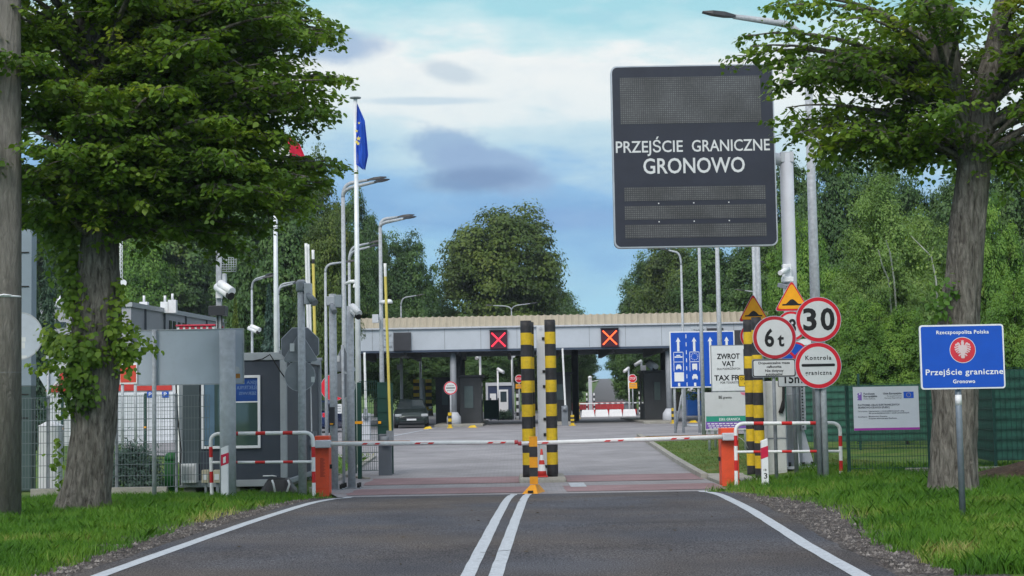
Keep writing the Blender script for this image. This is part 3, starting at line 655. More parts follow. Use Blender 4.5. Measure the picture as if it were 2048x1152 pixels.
S = lambda x, y, dy=-.3: tuple(W(x, y, YR_ + dy))
sprouts(rt, [(S(1885, 590), .22, 34), (S(1870, 610), .22, 40), (S(1900, 575), .15, 16), (S(1880, 625), .16, 20), (S(1915, 585), .12, 8), (S(1880, 330, 0), .3, 40)], 41, size=.085, mat=m_fresh)

# ---- prototypes for everything farther off
def crown_mesh(name, seed, height, rad, zlow, mat, n_clump, n_card, card, shape='round', core=.3):
    nr = np.random.default_rng(seed); C = []; Nn = []; T = []
    zc = zlow + (height - zlow) * (.6 if shape == 'dome' else .48); up_, dn = height - zc, zc - zlow
    for i in range(n_clump):
        d = nr.normal(size=3); d /= np.linalg.norm(d)
        rr = (.72 + .28 * nr.random()) if i < n_clump * (1 - core) else nr.random() ** .5 * .7
        w = 1.0
        if shape == 'tall': w = 1 - .3 * max(d[2], 0) ** 1.5
        bump = 1 + (.13 if shape == 'dome' else .26) * noise.noise((d[0] * 1.9 + seed, d[1] * 1.9, d[2] * 1.9)) + .12 * noise.noise((d[0] * 5 + seed, d[1] * 5, d[2] * 5))
        c = np.array([d[0] * rad * w * bump, d[1] * rad * w * bump, d[2] * (up_ if d[2] > 0 else dn) * bump]) * rr * .88 + np.array([0, 0, zc])
        cr = rad * (.12 + .15 * nr.random()); m = int(n_card * (.5 + cr / rad * 2.6))
        q = nr.normal(size=(m, 3)); q /= np.linalg.norm(q, axis=1, keepdims=True); q[:, 2] = np.where(q[:, 2] < -.45, -q[:, 2] * .7, q[:, 2])
        q *= (cr * (.45 + .65 * nr.random(m)))[:, None] * np.array([1.05, 1.05, .9])
        C.append(c + q); out = norm((c - np.array([0, 0, zc]))[None, :])
        Nn.append(norm(q) * 1.0 + out * .5 + np.array([0, 0, .45]) + nr.normal(size=(m, 3)) * .45)
        T.append(np.clip(.08 + .55 * nr.random() + .45 * (nr.random(m) - .3), 0, 1))
    C = np.concatenate(C); V = leaves(C, np.concatenate(Nn), card * (.6 + .8 * nr.random(len(C))), nr, CARD, cup=.15)
    return arr_mesh(name, V, 5, mat, np.concatenate(T))
def trunk_mesh(name, height, r, seed, mat, limbs=7, rad=3.0, zlow=2.5):
    rg = random.Random(seed); mb = MB(); pts = [Vector((.12 * noise.noise((k * .7, seed, 0)), .12 * noise.noise((k * .7, seed, 5)), height * .86 * k / 9)) for k in range(10)]
    mb.tube(pts, [r * (1.25 if k == 0 else 1 - .09 * k) for k in range(10)], 9)
    for i in range(limbs):
        z = zlow + (height * .7 - zlow) * (i + .5) / limbs; a = rg.uniform(0, 6.28); s = Vector((0, 0, z)); e = s + Vector((math.cos(a) * rad * .75, math.sin(a) * rad * .75, height * .13))
        mb.tube(bez(s, s + (e - s) * .5 + Vector((0, 0, -.1 * rad)), e, 5), [r * .4 * (1 - .15 * k) for k in range(6)], 5)
    o = mb.build(name, mat); me = o.data; bpy.data.objects.remove(o); return me
def conifer_mesh(name, seed, height, rad, mat, n, card):
    nr = np.random.default_rng(seed); t = nr.random(n) ** .8; z = height * (.04 + .96 * t); a = nr.random(n) * 2 * np.pi
    whorl = .72 + .28 * np.sin(z * 9 + np.sin(a * 3 + seed)) ; arm = np.maximum(.35, np.abs(np.sin(a * 4 + np.floor(z * 2.2) * 1.9)))
    r = rad * (1 - t) ** .85 * whorl * arm * (.35 + .65 * nr.random(n) ** .4)
    C = np.stack([np.cos(a) * r, np.sin(a) * r, z - .28 * r], 1); Nn = np.stack([np.cos(a) * .5, np.sin(a) * .5, np.ones(n)], 1) + nr.normal(size=(n, 3)) * .5
    al = np.stack([np.cos(a), np.sin(a), np.full(n, -.25)], 1) + nr.normal(size=(n, 3)) * .35
    return arr_mesh(name, leaves(C, Nn, card * (.6 + .8 * nr.random(n)), nr, np.array([(0, -.5), (.2, -.1), (.12, .3), (0, .6), (-.2, .05)]), al), 5, mat, .2 + .6 * nr.random(n))
PROTO = {}
def proto(key, crown, trunk):
    PROTO[key] = (crown, trunk)
proto('round', crown_mesh('crown', 3, 14, 4.9, 1.2, m_oak, 300, 230, .21), trunk_mesh('trunk', 14, .32, 3, m_bark2))
proto('tall', crown_mesh('crown', 5, 16, 4.4, .6, m_oak, 320, 230, .21, 'tall'), trunk_mesh('trunk', 16, .34, 5, m_bark2))
proto('olive', crown_mesh('crown', 9, 13, 4.6, .8, m_olive, 300, 230, .20), trunk_mesh('trunk', 13, .3, 9, m_bark2))
proto('fresh', crown_mesh('crown', 12, 11, 3.8, .2, m_fresh, 300, 260, .15), trunk_mesh('trunk', 11, .2, 12, m_bark2))
proto('central', crown_mesh('crown', 17, 14, 4.7, .5, m_olive, 360, 250, .19, 'dome', .3), trunk_mesh('trunk', 14, .34, 17, m_bark2))
proto('birch', crown_mesh('crown', 22, 9.5, 2.9, .8, m_birch, 360, 260, .095, 'tall', .4), trunk_mesh('trunk', 9.5, .085, 22, m_birchbark, 9, 1.6, 1.5))
proto('spruce', conifer_mesh('crown', 6, 8, 1.9, m_spruce, 9000, .26), trunk_mesh('trunk', 8, .12, 6, m_bark2, 0))
proto('thuja', conifer_mesh('crown', 8, 6, 1.4, m_thuja, 7000, .22), trunk_mesh('trunk', 6, .1, 8, m_bark2, 0))
proto('fir', conifer_mesh('crown', 10, 11, 2.4, m_fir, 11000, .3), trunk_mesh('trunk', 11, .16, 10, m_bark2, 0))
PH = {'round': 14, 'tall': 16, 'olive': 13, 'fresh': 11, 'central': 14, 'birch': 9.5, 'spruce': 8, 'thuja': 6, 'fir': 11}
PRAD = {'round': 4.9, 'tall': 4.4, 'olive': 4.6, 'fresh': 3.8, 'central': 4.7, 'birch': 2.9, 'spruce': 1.9, 'thuja': 1.4, 'fir': 2.4}
_tn = [0]
def tree(kind, px, pytop, Y, hw, label, group=None, name=None):
    """a tree whose stem stands in photo column px at depth Y, reaching row pytop, hw photo pixels in half width"""
    b_ = gp(px, Y, -.05); h = W(px, pytop, Y).z - b_.z; _tn[0] += 1
    o = thing(name or {'birch': 'birch_tree', 'spruce': 'spruce_tree', 'thuja': 'thuja_tree', 'fir': 'fir_tree'}.get(kind, 'broadleaf_tree'), label, 'tree', b_, group)
    for nm, me in zip(('crown', 'trunk'), PROTO[kind]):
        c = bpy.data.objects.new(nm, me); sc.collection.objects.link(c); c.parent = o
    k = h / PH[kind] * (1.06 if kind not in ('spruce', 'thuja', 'fir') else .97); w_ = hw * mpp(Y) / PRAD[kind]
    o.scale = (w_, w_, k); o.rotation_euler = (0, 0, (_tn[0] * 2.39996) % 6.283); return o
GW = 'dark broadleaf trees of the wood left of the crossing'; LW = 'dark green broadleaf tree in the wood left of the canopy'
for a in (('olive', 640, 340, 96, 72), ('tall', 560, 285, 88, 110), ('round', 440, 310, 134, 130), ('tall', 330, 330, 128, 120), ('round', 215, 370, 130, 120), ('tall', 90, 360, 132, 120), ('round', -30, 380, 126, 120),
          ('round', 705, 398, 118, 60), ('tall', 752, 445, 126, 48), ('round', 810, 482, 122, 75), ('round', 862, 575, 128, 60), ('tall', 690, 500, 104, 80), ('round', 925, 640, 118, 60),
          ('round', 780, 610, 108, 70), ('tall', 850, 650, 104, 70), ('round', 960, 680, 112, 70)):
    tree(*a, LW, GW)
tree('olive', 655, 448, 76, 70, 'olive green tree standing just behind the raised white booms', name='broadleaf_tree')
tree('fresh', 265, 450, 124, 95, 'bright green tree behind the lattice mast on the grey building roof')
tree('round', 490, 500, 122, 75, 'deep green bushy tree behind the square camera mast')
tree('spruce', 540, 562, 64, 42, 'blue spruce between the office container and the flagpole')
tree('thuja', 472, 588, 58, 30, 'yellow green thuja behind the square camera mast')
tree('fir', 95, 440, 62, 48, 'dark fir beside the tall grey totem at the left edge')
tree('fir', 72, 560, 56, 40, 'small dark fir behind the round grey sign back at the left edge')
tree('central', 1003, 428, 130, 136, 'lone rounded olive tree rising over the middle of the canopy roof')
GA = 'trees of the avenue beyond the crossing'; LA = 'dark avenue tree beside the road beyond the canopy'
for i, Y in enumerate((150, 168, 188, 210, 236, 266, 300, 340, 390, 450, 520, 600)):
    for s in (-1, 1):
        cx = .0571 * Y + .4 + s * (7.6 + .6 * math.sin(i * 2.1 + s)); p = PX((cx, Y, ground(cx, Y)))
        hgt = 12.5 + 2.2 * math.sin(i * 1.7 + s * 2); top = PX((cx, Y, ground(cx, Y) + hgt))[1]
        tree('round' if (i + s) % 3 else 'tall', p[0], top, Y, 5.2 / mpp(Y), LA, GA)
for Y, px in ((138, 1100), (144, 1140), (134, 1060)): tree('tall', px, 590 + (px - 1060) * .5, Y, 62, LA, GA)
GR = 'dark broadleaf trees of the wood right of the crossing'; LR = 'dark green broadleaf tree in the wood right of the canopy'
for a in (('round', 1300, 520, 138, 70), ('olive', 1352, 488, 132, 90), ('round', 1440, 500, 112, 95), ('tall', 1530, 470, 98, 85), ('tall', 1600, 330, 84, 85), ('round', 1685, 318, 80, 95), ('tall', 1775, 318, 84, 85), ('round', 1850, 372, 78, 85),
          ('tall', 1950, 330, 74, 90), ('round', 2050, 320, 76, 100), ('tall', 2150, 330, 78, 100), ('round', 1270, 640, 118, 60), ('round', 1420, 620, 104, 70), ('tall', 1520, 610, 96, 70)):
    tree(*a, LR, GR)
tree('fresh', 1600, 420, 72, 70, 'mid green tree behind the thick mast of the display board')
tree('birch', 1775, 372, 54, 105, 'pale feathery birch with white stems left of the forked linden')
tree('birch', 1850, 430, 57, 85, 'smaller birch half hidden behind the forked linden trunk')
tree('fresh', 1700, 520, 62, 60, 'green bush tree behind the round speed limit sign')
tree('fresh', 1720, 590, 50, 70, 'low leafy shrub behind the white information board', name='shrub')
tree('fresh', 1815, 610, 49, 70, 'low leafy shrub left of the blue eagle sign', name='shrub')
tree('fresh', 2000, 385, 46, 75, 'bright green tree right of the forked linden trunk')
tree('fresh', 2040, 540, 42, 70, 'yellow green bush at the right edge behind the screened fence', name='shrub')
# leaning white birch stems in the thicket
b_ = gp(1800, 53); bs = thing('birch_sapling', 'thin white birch stems leaning in the thicket behind the board', 'tree', b_)
for pp in ([(1880, 700), (1872, 560), (1862, 512), (1822, 472)], [(1800, 720), (1788, 560), (1780, 505), (1772, 480)], [(1790, 700), (1776, 556), (1764, 530), (1757, 500)]):
    mb = MB(); pts = [W(x, y, 53.2 - .5 * i) for i, (x, y) in enumerate(pp)]; mb.tube(pts, [.035, .03, .024, .01], 7); mb.build('stem', m_birchbark, bs)
nr = np.random.default_rng(3); Cc = np.concatenate([np.array(W(x, y, 51.2)) + nr.normal(size=(60, 3)) * .3 for x, y in ((1822, 472), (1772, 478), (1757, 498), (1860, 520), (1845, 560), (1780, 530))])
o = bpy.data.objects.new('crown', arr_mesh('crown', leaves(Cc, nr.normal(size=(360, 3)) + [0, 0, 1], .11 * (.6 + .7 * nr.random(360)), nr, CARD) - np.array(b_), 5, m_birch, nr.random(360))); sc.collection.objects.link(o); o.parent = bs
# shrubs
def shrub(name, label, px, Y, pxw, pyh, mat, n, card, seed, flat=1.0):
    b_ = gp(px, Y); o = thing(name, label, 'shrub', b_); nr = np.random.default_rng(seed); w = pxw * mpp(Y) / 2; h = pyh * mpp(Y); C = []; Nn = []
    for i in range(26):
        a, r = nr.random() * 6.28, nr.random() ** .5; c = np.array([math.cos(a) * r * w * .85, math.sin(a) * r * w * .7, h * (.15 + .62 * (1 - r * r) * nr.random() ** .4)])
        q = nr.normal(size=(n // 26, 3)) * np.array([w * .2, w * .2, h * .14]); C.append(c + q); Nn.append(norm(q) + np.array([0, 0, .6]))
    C = np.concatenate(C); C[:, 2] = np.maximum(C[:, 2], .02); d = C - np.array([0, 0, h * .1])
    V = leaves(C, np.concatenate(Nn) + nr.normal(size=C.shape) * .5, card * (.6 + .8 * nr.random(len(C))), nr, np.array([(0, -.5), (.17, -.1), (.1, .3), (0, .7), (-.17, .05)]), norm(d) + nr.normal(size=C.shape) * .4)
    c = bpy.data.objects.new('foliage', arr_mesh('foliage', V, 5, mat, nr.random(len(C)))); sc.collection.objects.link(c); c.parent = o
    mb = MB()
    for k in range(5): mb.tube([Vector(b_), Vector(b_) + Vector((math.cos(k * 1.3) * w * .4, math.sin(k * 1.3) * w * .4, h * .5))], [.02, .008], 5)
    mb.build('stems', m_bark2, o)
shrub('juniper_shrub', 'spreading blue green juniper behind the mesh fence beside the left linden', 268, 32.6, 125, 108, m_spruce, 5200, .09, 1)
shrub('juniper_shrub', 'low round shrub in front of the far white doored cabin', 1011, 104, 34, 24, m_fir, 1300, .14, 3)
# ================================================================== SIGNS AND THE BARRIER LINE
def standing(name, label, cat, X, Y, group=None):
    return thing(name, label, cat, (X, Y, ground(X, Y)), group)
def post_part(root, X, Y, z1, r=.03, mat=None, name='post', n=12, r1=None, z0=None):
    z0 = ground(X, Y) - .05 if z0 is None else z0
    mb = MB(); mb.cyl((X, Y), r, z0, z1, n, 0, r1); return mb.build(name, mat or galv, root)
def disc_plate(root, F, r, rim, rim_mat, face_mat=None, back=None, name='plate', cx=0.0, cz=0.0):
    """round sign: plate body, coloured rim, face"""
    x, z, y = F.o.x + cx, F.o.z + cz, F.Y; mb = MB()
    mb.prism(circ(x, z, r, 56), y, y + .018, 2); mb.ring((x, z), r * .975, r - rim, y - .003, 0, 56)
    mb.prism(circ(x, z, r - rim + .001, 56), y - .0045, y - .001, 1)
    return mb.build(name, [rim_mat, face_mat or signw, back or board_back], root)
def letters(root, mat, name='lettering'):
    class _L(MB):
        def line(s): s.lines = getattr(s, 'lines', []) + [MB()]; return s.lines[-1]
        def done(s):
            for q in getattr(s, 'lines', []) + ([s] if s.v else []): MB.build(q, name, mat, root)
    return _L()
def tri(cx, zb, hw, h, r=.05, n=4):
    A, B_, C_ = Vector((cx - hw, zb)), Vector((cx + hw, zb)), Vector((cx, zb + h)); out = []
    for p, q0, q1 in ((A, C_, B_), (B_, A, C_), (C_, B_, A)):
        d0, d1 = (q0 - p).normalized() * r * 1.7, (q1 - p).normalized() * r * 1.7
        for k in range(n + 1):
            t = k / n; v = (p + d0) * (1 - t) ** 2 + p * 2 * t * (1 - t) + (p + d1) * t * t; out.append((v.x, v.y))
    return out
def warning_sign(root, apex, base_y, half, Y, hump=True):
    F = Face(apex[0], apex[1], Y); k = F.k; x, zt = F.o.x, F.o.z; zb = zt - (base_y - apex[1]) * k; hw = half * k; h = zt - zb; mb = MB()
    mb.prism(tri(x, zb - .02, hw + .03, h + .055), Y, Y + .018, 2)
    mb.prism(tri(x, zb - .014, hw + .02, h + .04), Y - .0035, Y - .0005, 1); mb.prism(tri(x, zb + .024, hw - .024, h - .05), Y - .0075, Y - .0036, 0)
    mb.build('plate', [amber, sred, board_back], root)
    mb = MB(); q = h * .16
    n = 14; pts = [(x - hw * .6, zb + q), (x + hw * .6, zb + q), (x + hw * .6, zb + q + h * .05)] + [(x + hw * .42 * (1 - 2 * t / n), zb + q + h * .05 + h * .17 * (.5 - .5 * math.cos(2 * math.pi * t / n)) ** .8) for t in range(n + 1)] + [(x - hw * .6, zb + q + h * .05)]
    mb.prism(pts, Y - .011, Y - .0076); mb.build('hump_symbol', sblack, root)

# ---- the tall display board on its cranked mast
Yb = 33.4; F = Face(1388, 311, Yb); k = F.k
bx = F(1388, 311); mb_base = gp(1588, 34.0)
ds = thing('display_board', 'huge dark message board hung from a thick cranked white mast', 'sign board', mb_base)
m_led = bpy.data.materials.new('led_screen'); m_led.use_nodes = True
def led():
    N = m_led.node_tree.nodes; L = m_led.node_tree.links; p = N['Principled BSDF']; p.inputs['Roughness'].default_value = .55
    tc = N.new('ShaderNodeTexCoord'); mp = N.new('ShaderNodeMapping'); mp.inputs['Rotation'].default_value = (R(90), 0, 0); L.new(tc.outputs['Object'], mp.inputs[0])
    br = N.new('ShaderNodeTexBrick'); L.new(mp.outputs[0], br.inputs[0]); br.offset = 0; br.inputs['Scale'].default_value = 1; br.inputs['Brick Width'].default_value = .045; br.inputs['Row Height'].default_value = .045; br.inputs['Mortar Size'].default_value = .008
    br.inputs['Color1'].default_value = (.105, .11, .115, 1); br.inputs['Color2'].default_value = (.075, .078, .084, 1); br.inputs['Mortar'].default_value = (.030, .032, .038, 1)
    n = N.new('ShaderNodeTexNoise'); n.inputs['Scale'].default_value = 1.4; n.inputs['Detail'].default_value = 3; L.new(tc.outputs['Object'], n.inputs['Vector'])
    mr = N.new('ShaderNodeMapRange'); mr.inputs['From Min'].default_value = .35; mr.inputs['From Max'].default_value = .65; mr.inputs['To Min'].default_value = .72; mr.inputs['To Max'].default_value = 1.25; L.new(n.outputs[0], mr.inputs[0])
    s_ = N.new('ShaderNodeVectorMath'); s_.operation = 'SCALE'; L.new(br.outputs[0], s_.inputs[0]); L.new(mr.outputs[0], s_.inputs['Scale']); L.new(s_.outputs[0], p.inputs['Base Color'])
led()
m_board = M('board_front', (.022, .026, .042), .5, 0, .12, 2, dirt=.06)
w2, h2 = 163 * k, 183.5 * k
mb = MB(); mb.prism(rrect(bx[0] - w2, bx[1] - h2, bx[0] + w2, bx[1] + h2, 12 * k), Yb, Yb + .22); mb.build('rim', M('rim_aluminium', (.42, .45, .5), .4, .4), ds)
w3, h3 = w2 - .028, h2 - .028
mb = MB(); mb.prism(rrect(bx[0] - w3, bx[1] - h3, bx[0] + w3, bx[1] + h3, 11 * k), Yb - .006, Yb - .0005); fp = mb.build('front_panel', m_board, ds)
for (x0, y0, x1, y1) in ((1243, 153, 1525, 246), (1247, 373, 1529, 400), (1247, 410, 1529, 437), (1247, 447, 1529, 474)):
    a, b_ = F(x0, y1), F(x1, y0); mb = MB(); mb.span((a[0], Yb - .012, a[1]), (b_[0], Yb - .0065, b_[1])); mb.build('led_screen', m_led, fp)
tx = letters(fp, signw); F.text(tx, 'PRZEJŚCIE', 1232, 1366, 303, 22.5, 0, .010, .01); F.text(tx, 'GRANICZNE', 1384, 1540, 303, 22.5, 0, .010, .01); F.text(tx, 'GRONOWO', 1286, 1489, 345.5, 29.5, 0, .010, .014); tx.done()
mb = MB()
for px in (1315, 1385, 1455):
    for py in (405.5, 442): x, z = F(px, py); mb.span((x - .012, Yb - .012, z - .012), (x + .012, Yb - .0065, z + .012))
mb.build('bolts', clean, fp)
px_ = W(1575, 400, 34.0).x; r = .148; zt = W(1575, 306, 34.0).z
mb = MB(); mb.tube([(px_, 34, mb_base.z), (px_, 34, zt - .02)], [r * 1.02, r], 20)
mb.tube([(px_ + r * .0, 34, zt - .16), (px_ - .2, 34, zt - .13), (bx[0] + w2 - .6, 34, zt - .13)], [.11, .14, .14], 18)
mb.box((px_, 34, zt - .1), (2 * r * .93, 2 * r * .93, .22)); mb.build('mast', offw, ds)
mb = MB(); mb.span((bx[0] - 1.2, Yb + .22, bx[1] + .1), (bx[0] - 1.05, Yb + .45, zt)); mb.span((bx[0] + 1.0, Yb + .22, bx[1] - .9), (bx[0] + 1.15, Yb + .45, zt)); mb.span((bx[0] - 1.3, 33.9, zt - .22), (bx[0] + w2 - .5, 34.06, zt - .06)); mb.build('hanger', dgalv, ds)
mb = MB(); zb = mb_base.z
for a in range(4):
    c, s_ = math.cos(a * math.pi / 2 + .05), math.sin(a * math.pi / 2 + .05); p0 = Vector((px_, 34, zb)); q = Vector((c, s_, 0)); t = Vector((-s_, c, 0)) * .012; up = Vector((0, 0, 1))
    tri_ = [p0 + q * .14, p0 + q * .44, p0 + q * .40 + up * .06, p0 + q * .14 + up * 1.05]; i = mb.add([v + t for v in tri_] + [v - t for v in tri_])
    mb.face((i, i + 1, i + 2, i + 3)); mb.face((i + 7, i + 6, i + 5, i + 4))
    for j in range(4): mb.face((i + j, i + 4 + j, i + 4 + (j + 1) % 4, i + (j + 1) % 4))
mb.span((px_ - .46, 33.54, zb - .02), (px_ + .46, 34.46, zb + .035)); mb.build('gusset', offw, ds)
for a in range(8): mb = MB(); mb.cyl((px_ + .38 * math.cos(a * .785 + .3), 34 + .38 * math.sin(a * .785 + .3)), .028, zb + .03, zb + .12, 6); mb.build('anchor_bolt', rubber, ds)
mb = MB()
for dz in (2.25, 1.95, 1.55): mb.lathe((px_, 34), [(r * 1.06, zb + dz), (r * 1.08, zb + dz + .01), (r * 1.06, zb + dz + .02)], 20)
mb.build('strap', galv, ds)
mb = MB(); xx = px_ + .2; mb.span((xx - .07, 33.8, zb + .8), (xx + .02, 33.95, zb + 2.3))
for j in range(22): mb.span((xx - .06, 33.785, zb + .85 + j * .065), (xx - .03, 33.799, zb + .88 + j * .065), 1)
mb.build('cable_tray', [galv, rubber], ds)

# camera fixed to the mast
c0 = W(1572, 548, 33.75); cm = thing('security_camera', 'white camera cluster strapped to the thick display board mast', 'camera', c0)
P_ = lambda x, y, Y=33.72: W(x, y, Y)
a, b_ = P_(1566, 560), P_(1582, 528); mb = MB(); mb.span((a.x, 33.68, a.z), (b_.x, 33.84, b_.z)); mb.build('bracket', clean, cm, .01)
mb = MB(); mb.tube([P_(1576, 538, 33.66), P_(1560, 546, 33.3)], [.06, .05], 12); mb.build('body', clean, cm)
mb = MB(); a, b_ = P_(1562, 566), P_(1584, 554); mb.box(((a.x + b_.x) / 2, 33.6, (a.z + b_.z) / 2), (.24, .2, .11)); mb.build('housing', clean, cm, .015)
mb = MB(); a = P_(1568, 574); mb.box((a.x, 33.5, a.z), (.22, .3, .09), rz=.5, rx=.25); mb.build('flood_light', dgalv, cm, .01)

# white equipment cabinet beside the mast
Yc = 33.3; a = gp(1536, Yc); zt = W(1553, 762, Yc).z; x1 = W(1572, 850, Yc).x
cb = thing('equipment_cabinet', 'tall off white equipment cabinet at the foot of the display board mast', 'cabinet', a)
mb = MB(); mb.span((a.x, Yc, a.z - .05), (x1, Yc + .4, zt)); mb.build('body', M('cabinet_white', (.58, .59, .58), .5, 0, .06, 2, dirt=.2), cb, .012)
zs = W(1550, 877, Yc).z
mb = MB(); mb.span((a.x + .02, Yc - .008, zs + .02), (x1 - .02, Yc - .0005, zt - .03)); mb.span((a.x + .02, Yc - .008, a.z + .05), (x1 - .02, Yc - .0005, zs - .01)); mb.build('door', M('cabinet_white'), cb, .003)
mb = MB(); mb.span((a.x - .005, Yc - .02, zs - .008), (x1 + .005, Yc - .009, zs + .012)); mb.build('door_seam', dgalv, cb)
mb = MB(); s0 = W(1567, 770, Yc - .05); mb.tube([s0, W(1567, 800, Yc - .05), W(1565, 815, Yc - .05), W(1561, 826, Yc - .05)], [.03, .03, .05, .05], 8); mb.build('cable', rubber, cb)

# ---- the cluster of traffic signs on the right verge
def post_for(root, F, cx, base_px, Y, ztop, r, mat=None, dy=.05):
    return post_part(root, F.o.x + cx, Y + dy, ztop, r, mat)
# 30 over Kontrola graniczna, on two posts
Y0 = 30.2; F = Face(1637, 639, Y0); k = F.k; s = standing('traffic_sign', 'round 30 speed limit sign above a border control disc on twin posts', 'road sign', F.o.x, Y0 + .05)
disc_plate(s, F, 45.5 * k, 8.6 * k, sred, name='speed_limit_disc')
t = letters(s, sblack, 'speed_numerals'); F.text(t, '3', 1606, 1633, 659, 41, 0, .008, .028); F.text(t, '0', 1641, 1669, 659, 41, 0, .008, .028); t.done()
F2 = Face(1636.5, 731, Y0); disc_plate(s, F2, 46.5 * k, 9 * k, sred, name='border_control_disc')
t = letters(s, sblack, 'control_lettering'); F2.text(t, 'Kontrola', 1611, 1663, 719.5, 8.2, 0, .008, .02, space=1.25); F2.text(t, 'graniczna', 1610, 1663, 749.5, 8.2, 0, .008, .02, space=1.25)
a, b_ = F2(1603, 733), F2(1670, 727.5); t.prism(rrect(a[0], a[1], b_[0], b_[1], 2.5 * k), Y0 - .0085, Y0 - .005); t.done()
for dx, rr in ((-4.5 * k, .05), (7 * k, .062)): post_part(s, F.o.x + dx, Y0 + .1, F.o.z + .25, rr, galv if dx > 0 else dgalv)
mb = MB()
for dz in (.2, -.2): mb.span((F.o.x - .12, Y0 + .02, F.o.z + dz - .02), (F.o.x + .15, Y0 + .05, F.o.z + dz + .02)); mb.span((F.o.x - .12, Y0 + .02, F2.o.z + dz - .02), (F.o.x + .15, Y0 + .05, F2.o.z + dz + .02))
mb.build('clamp', dgalv, s)
# 6 t
Y0 = 31.0; F = Face(1549, 675, Y0); k = F.k; s = standing('traffic_sign', 'round 6 t weight limit sign with a white text plate below it', 'road sign', F.o.x, Y0 + .05)
disc_plate(s, F, 43.5 * k, 8 * k, M('sign_red_dull', (.42, .015, .03), .5, 0, .08, 8), name='weight_limit_disc')
t = letters(s, sblack, 'weight_lettering'); F.text(t, '6', 1529, 1548, 692, 33, 0, .008, .028); F.text(t, 't', 1555, 1568, 692, 25, 0, .008, .03); t.done()
F2 = Face(1548, 736, Y0); a, b_ = F2(1506, 752.5), F2(1590, 719.5)
mb = MB(); mb.prism(rrect(a[0] - .02, a[1] - .02, b_[0] + .02, b_[1] + .02, .05), Y0, Y0 + .015, 1); mb.prism(rrect(a[0] - .004, a[1] - .004, b_[0] + .004, b_[1] + .004, .04), Y0 - .003, Y0 - .0005, 2); mb.prism(rrect(a[0] + .012, a[1] + .012, b_[0] - .012, b_[1] - .012, .03), Y0 - .006, Y0 - .0031, 0); mb.build('text_plate', [signw, dback, sblack], s)
t = letters(s, sblack, 'plate_lettering')
for tx_, x0, x1, yb in (('Dopuszczalna masa', 1517, 1580, 728), ('całkowita', 1533, 1563, 735.5), ('Nie dotyczy', 1530, 1567, 743.5), ('autobusów', 1531, 1565, 750.5)): F2.text(t, tx_, x0, x1, yb, 4.7, 0, .009, .022)
t.done()
post_part(s, F.o.x - 3 * k, Y0 + .06, F.o.z + .3, .036, dgalv)
# hump warning over 8 t over no stopping over 15 m
Y0 = 32.3; F = Face(1583, 640, Y0); k = F.k; s = standing('traffic_sign', 'orange hump warning triangle over a partly hidden 8 t disc, beside the 30 sign', 'road sign', F.o.x, Y0 + .05)
warning_sign(s, (1583, 563), 620, 33, Y0)
Fd = Face(1583, 652, Y0); disc_plate(s, Fd, 30 * k, 5.5 * k, sred, name='weight_limit_disc')
t = letters(s, sblack, 'weight_lettering'); Fd.text(t, '8', 1577, 1592, 664, 25, 0, .008, .028); Fd.text(t, 't', 1596, 1605, 664, 19, 0, .008, .028); t.done()
Fn = Face(1590, 714, Y0); disc_plate(s, Fn, 31 * k, 4.5 * k, sred, blue, name='no_stopping_disc')
mb = MB(); x, z = Fn.o.x, Fn.o.z; q = 27 * k * .7071
for sg in (1, -1):
    d = Vector((1, sg)) * .7071; n_ = Vector((-d.y, d.x)) * 2.4 * k; e = 27 * k
    pts = [Vector((x, z)) - d * e - n_, Vector((x, z)) + d * e - n_, Vector((x, z)) + d * e + n_, Vector((x, z)) - d * e + n_]; mb.prism([(p.x, p.y) for p in pts], Y0 - (.007 if sg > 0 else .0085), Y0 - .005)
mb.build('cross_bars', sred, s)
Fp = Face(1588, 759, Y0); a, b_ = Fp(1557, 772.5), Fp(1617, 744)
mb = MB(); mb.prism(rrect(a[0] - .012, a[1] - .012, b_[0] + .012, b_[1] + .012, .03), Y0, Y0 + .015, 1); mb.prism(rrect(a[0], a[1], b_[0], b_[1], .025), Y0 - .003, Y0 - .0005, 0); mb.build('distance_plate', [signw, sblack], s)
t = letters(s, sblack, 'plate_lettering'); Fp.text(t, '15m', 1569, 1605, 766, 17, 0, .006, .02); t.done()
post_part(s, F.o.x + 2 * k, Y0 + .06, W(1583, 570, Y0).z, .042, dgalv)
mb = MB(); a, b_ = Fp(1584, 690), Fp(1625, 678); mb.prism(rrect(a[0], a[1], b_[0], b_[1], .02), Y0 + .03, Y0 + .045); mb.build('spare_plate', clean, s)
# second hump warning
Y0 = 35.6; F = Face(1506, 640, Y0); k = F.k; s = standing('traffic_sign', 'orange hump warning triangle cut by a lamp post, behind the striped guard posts', 'road sign', F.o.x, Y0 + .05)
warning_sign(s, (1506, 590), 641, 28.5, Y0); Fd = Face(1507, 672, Y0); disc_plate(s, Fd, 27 * k, 5 * k, sred, name='round_disc')
a, b_ = F(1485, 749), F(1524, 697); mb = MB(); mb.prism(rrect(a[0], a[1], b_[0], b_[1], .02), Y0 + .004, Y0 + .018, 1); mb.prism(rrect(a[0] + .012, a[1] + .012, b_[0] - .012, b_[1] - .012, .02), Y0, Y0 + .0035, 0); mb.build('text_plate', [signw, sblack], s)
Fy = Face(1500, 761, Y0); a, b_ = Fy(1477, 773), Fy(1524, 750); mb = MB(); mb.prism(rrect(a[0], a[1], b_[0], b_[1], .03), Y0 + .003, Y0 + .016, 1); mb.prism(rrect(a[0] + .012, a[1] + .012, b_[0] - .012, b_[1] - .012, .025), Y0 - .001, Y0 + .0025, 0); mb.build('yellow_plate', [M('plate_yellow', (.72, .48, .02)), sblack], s)
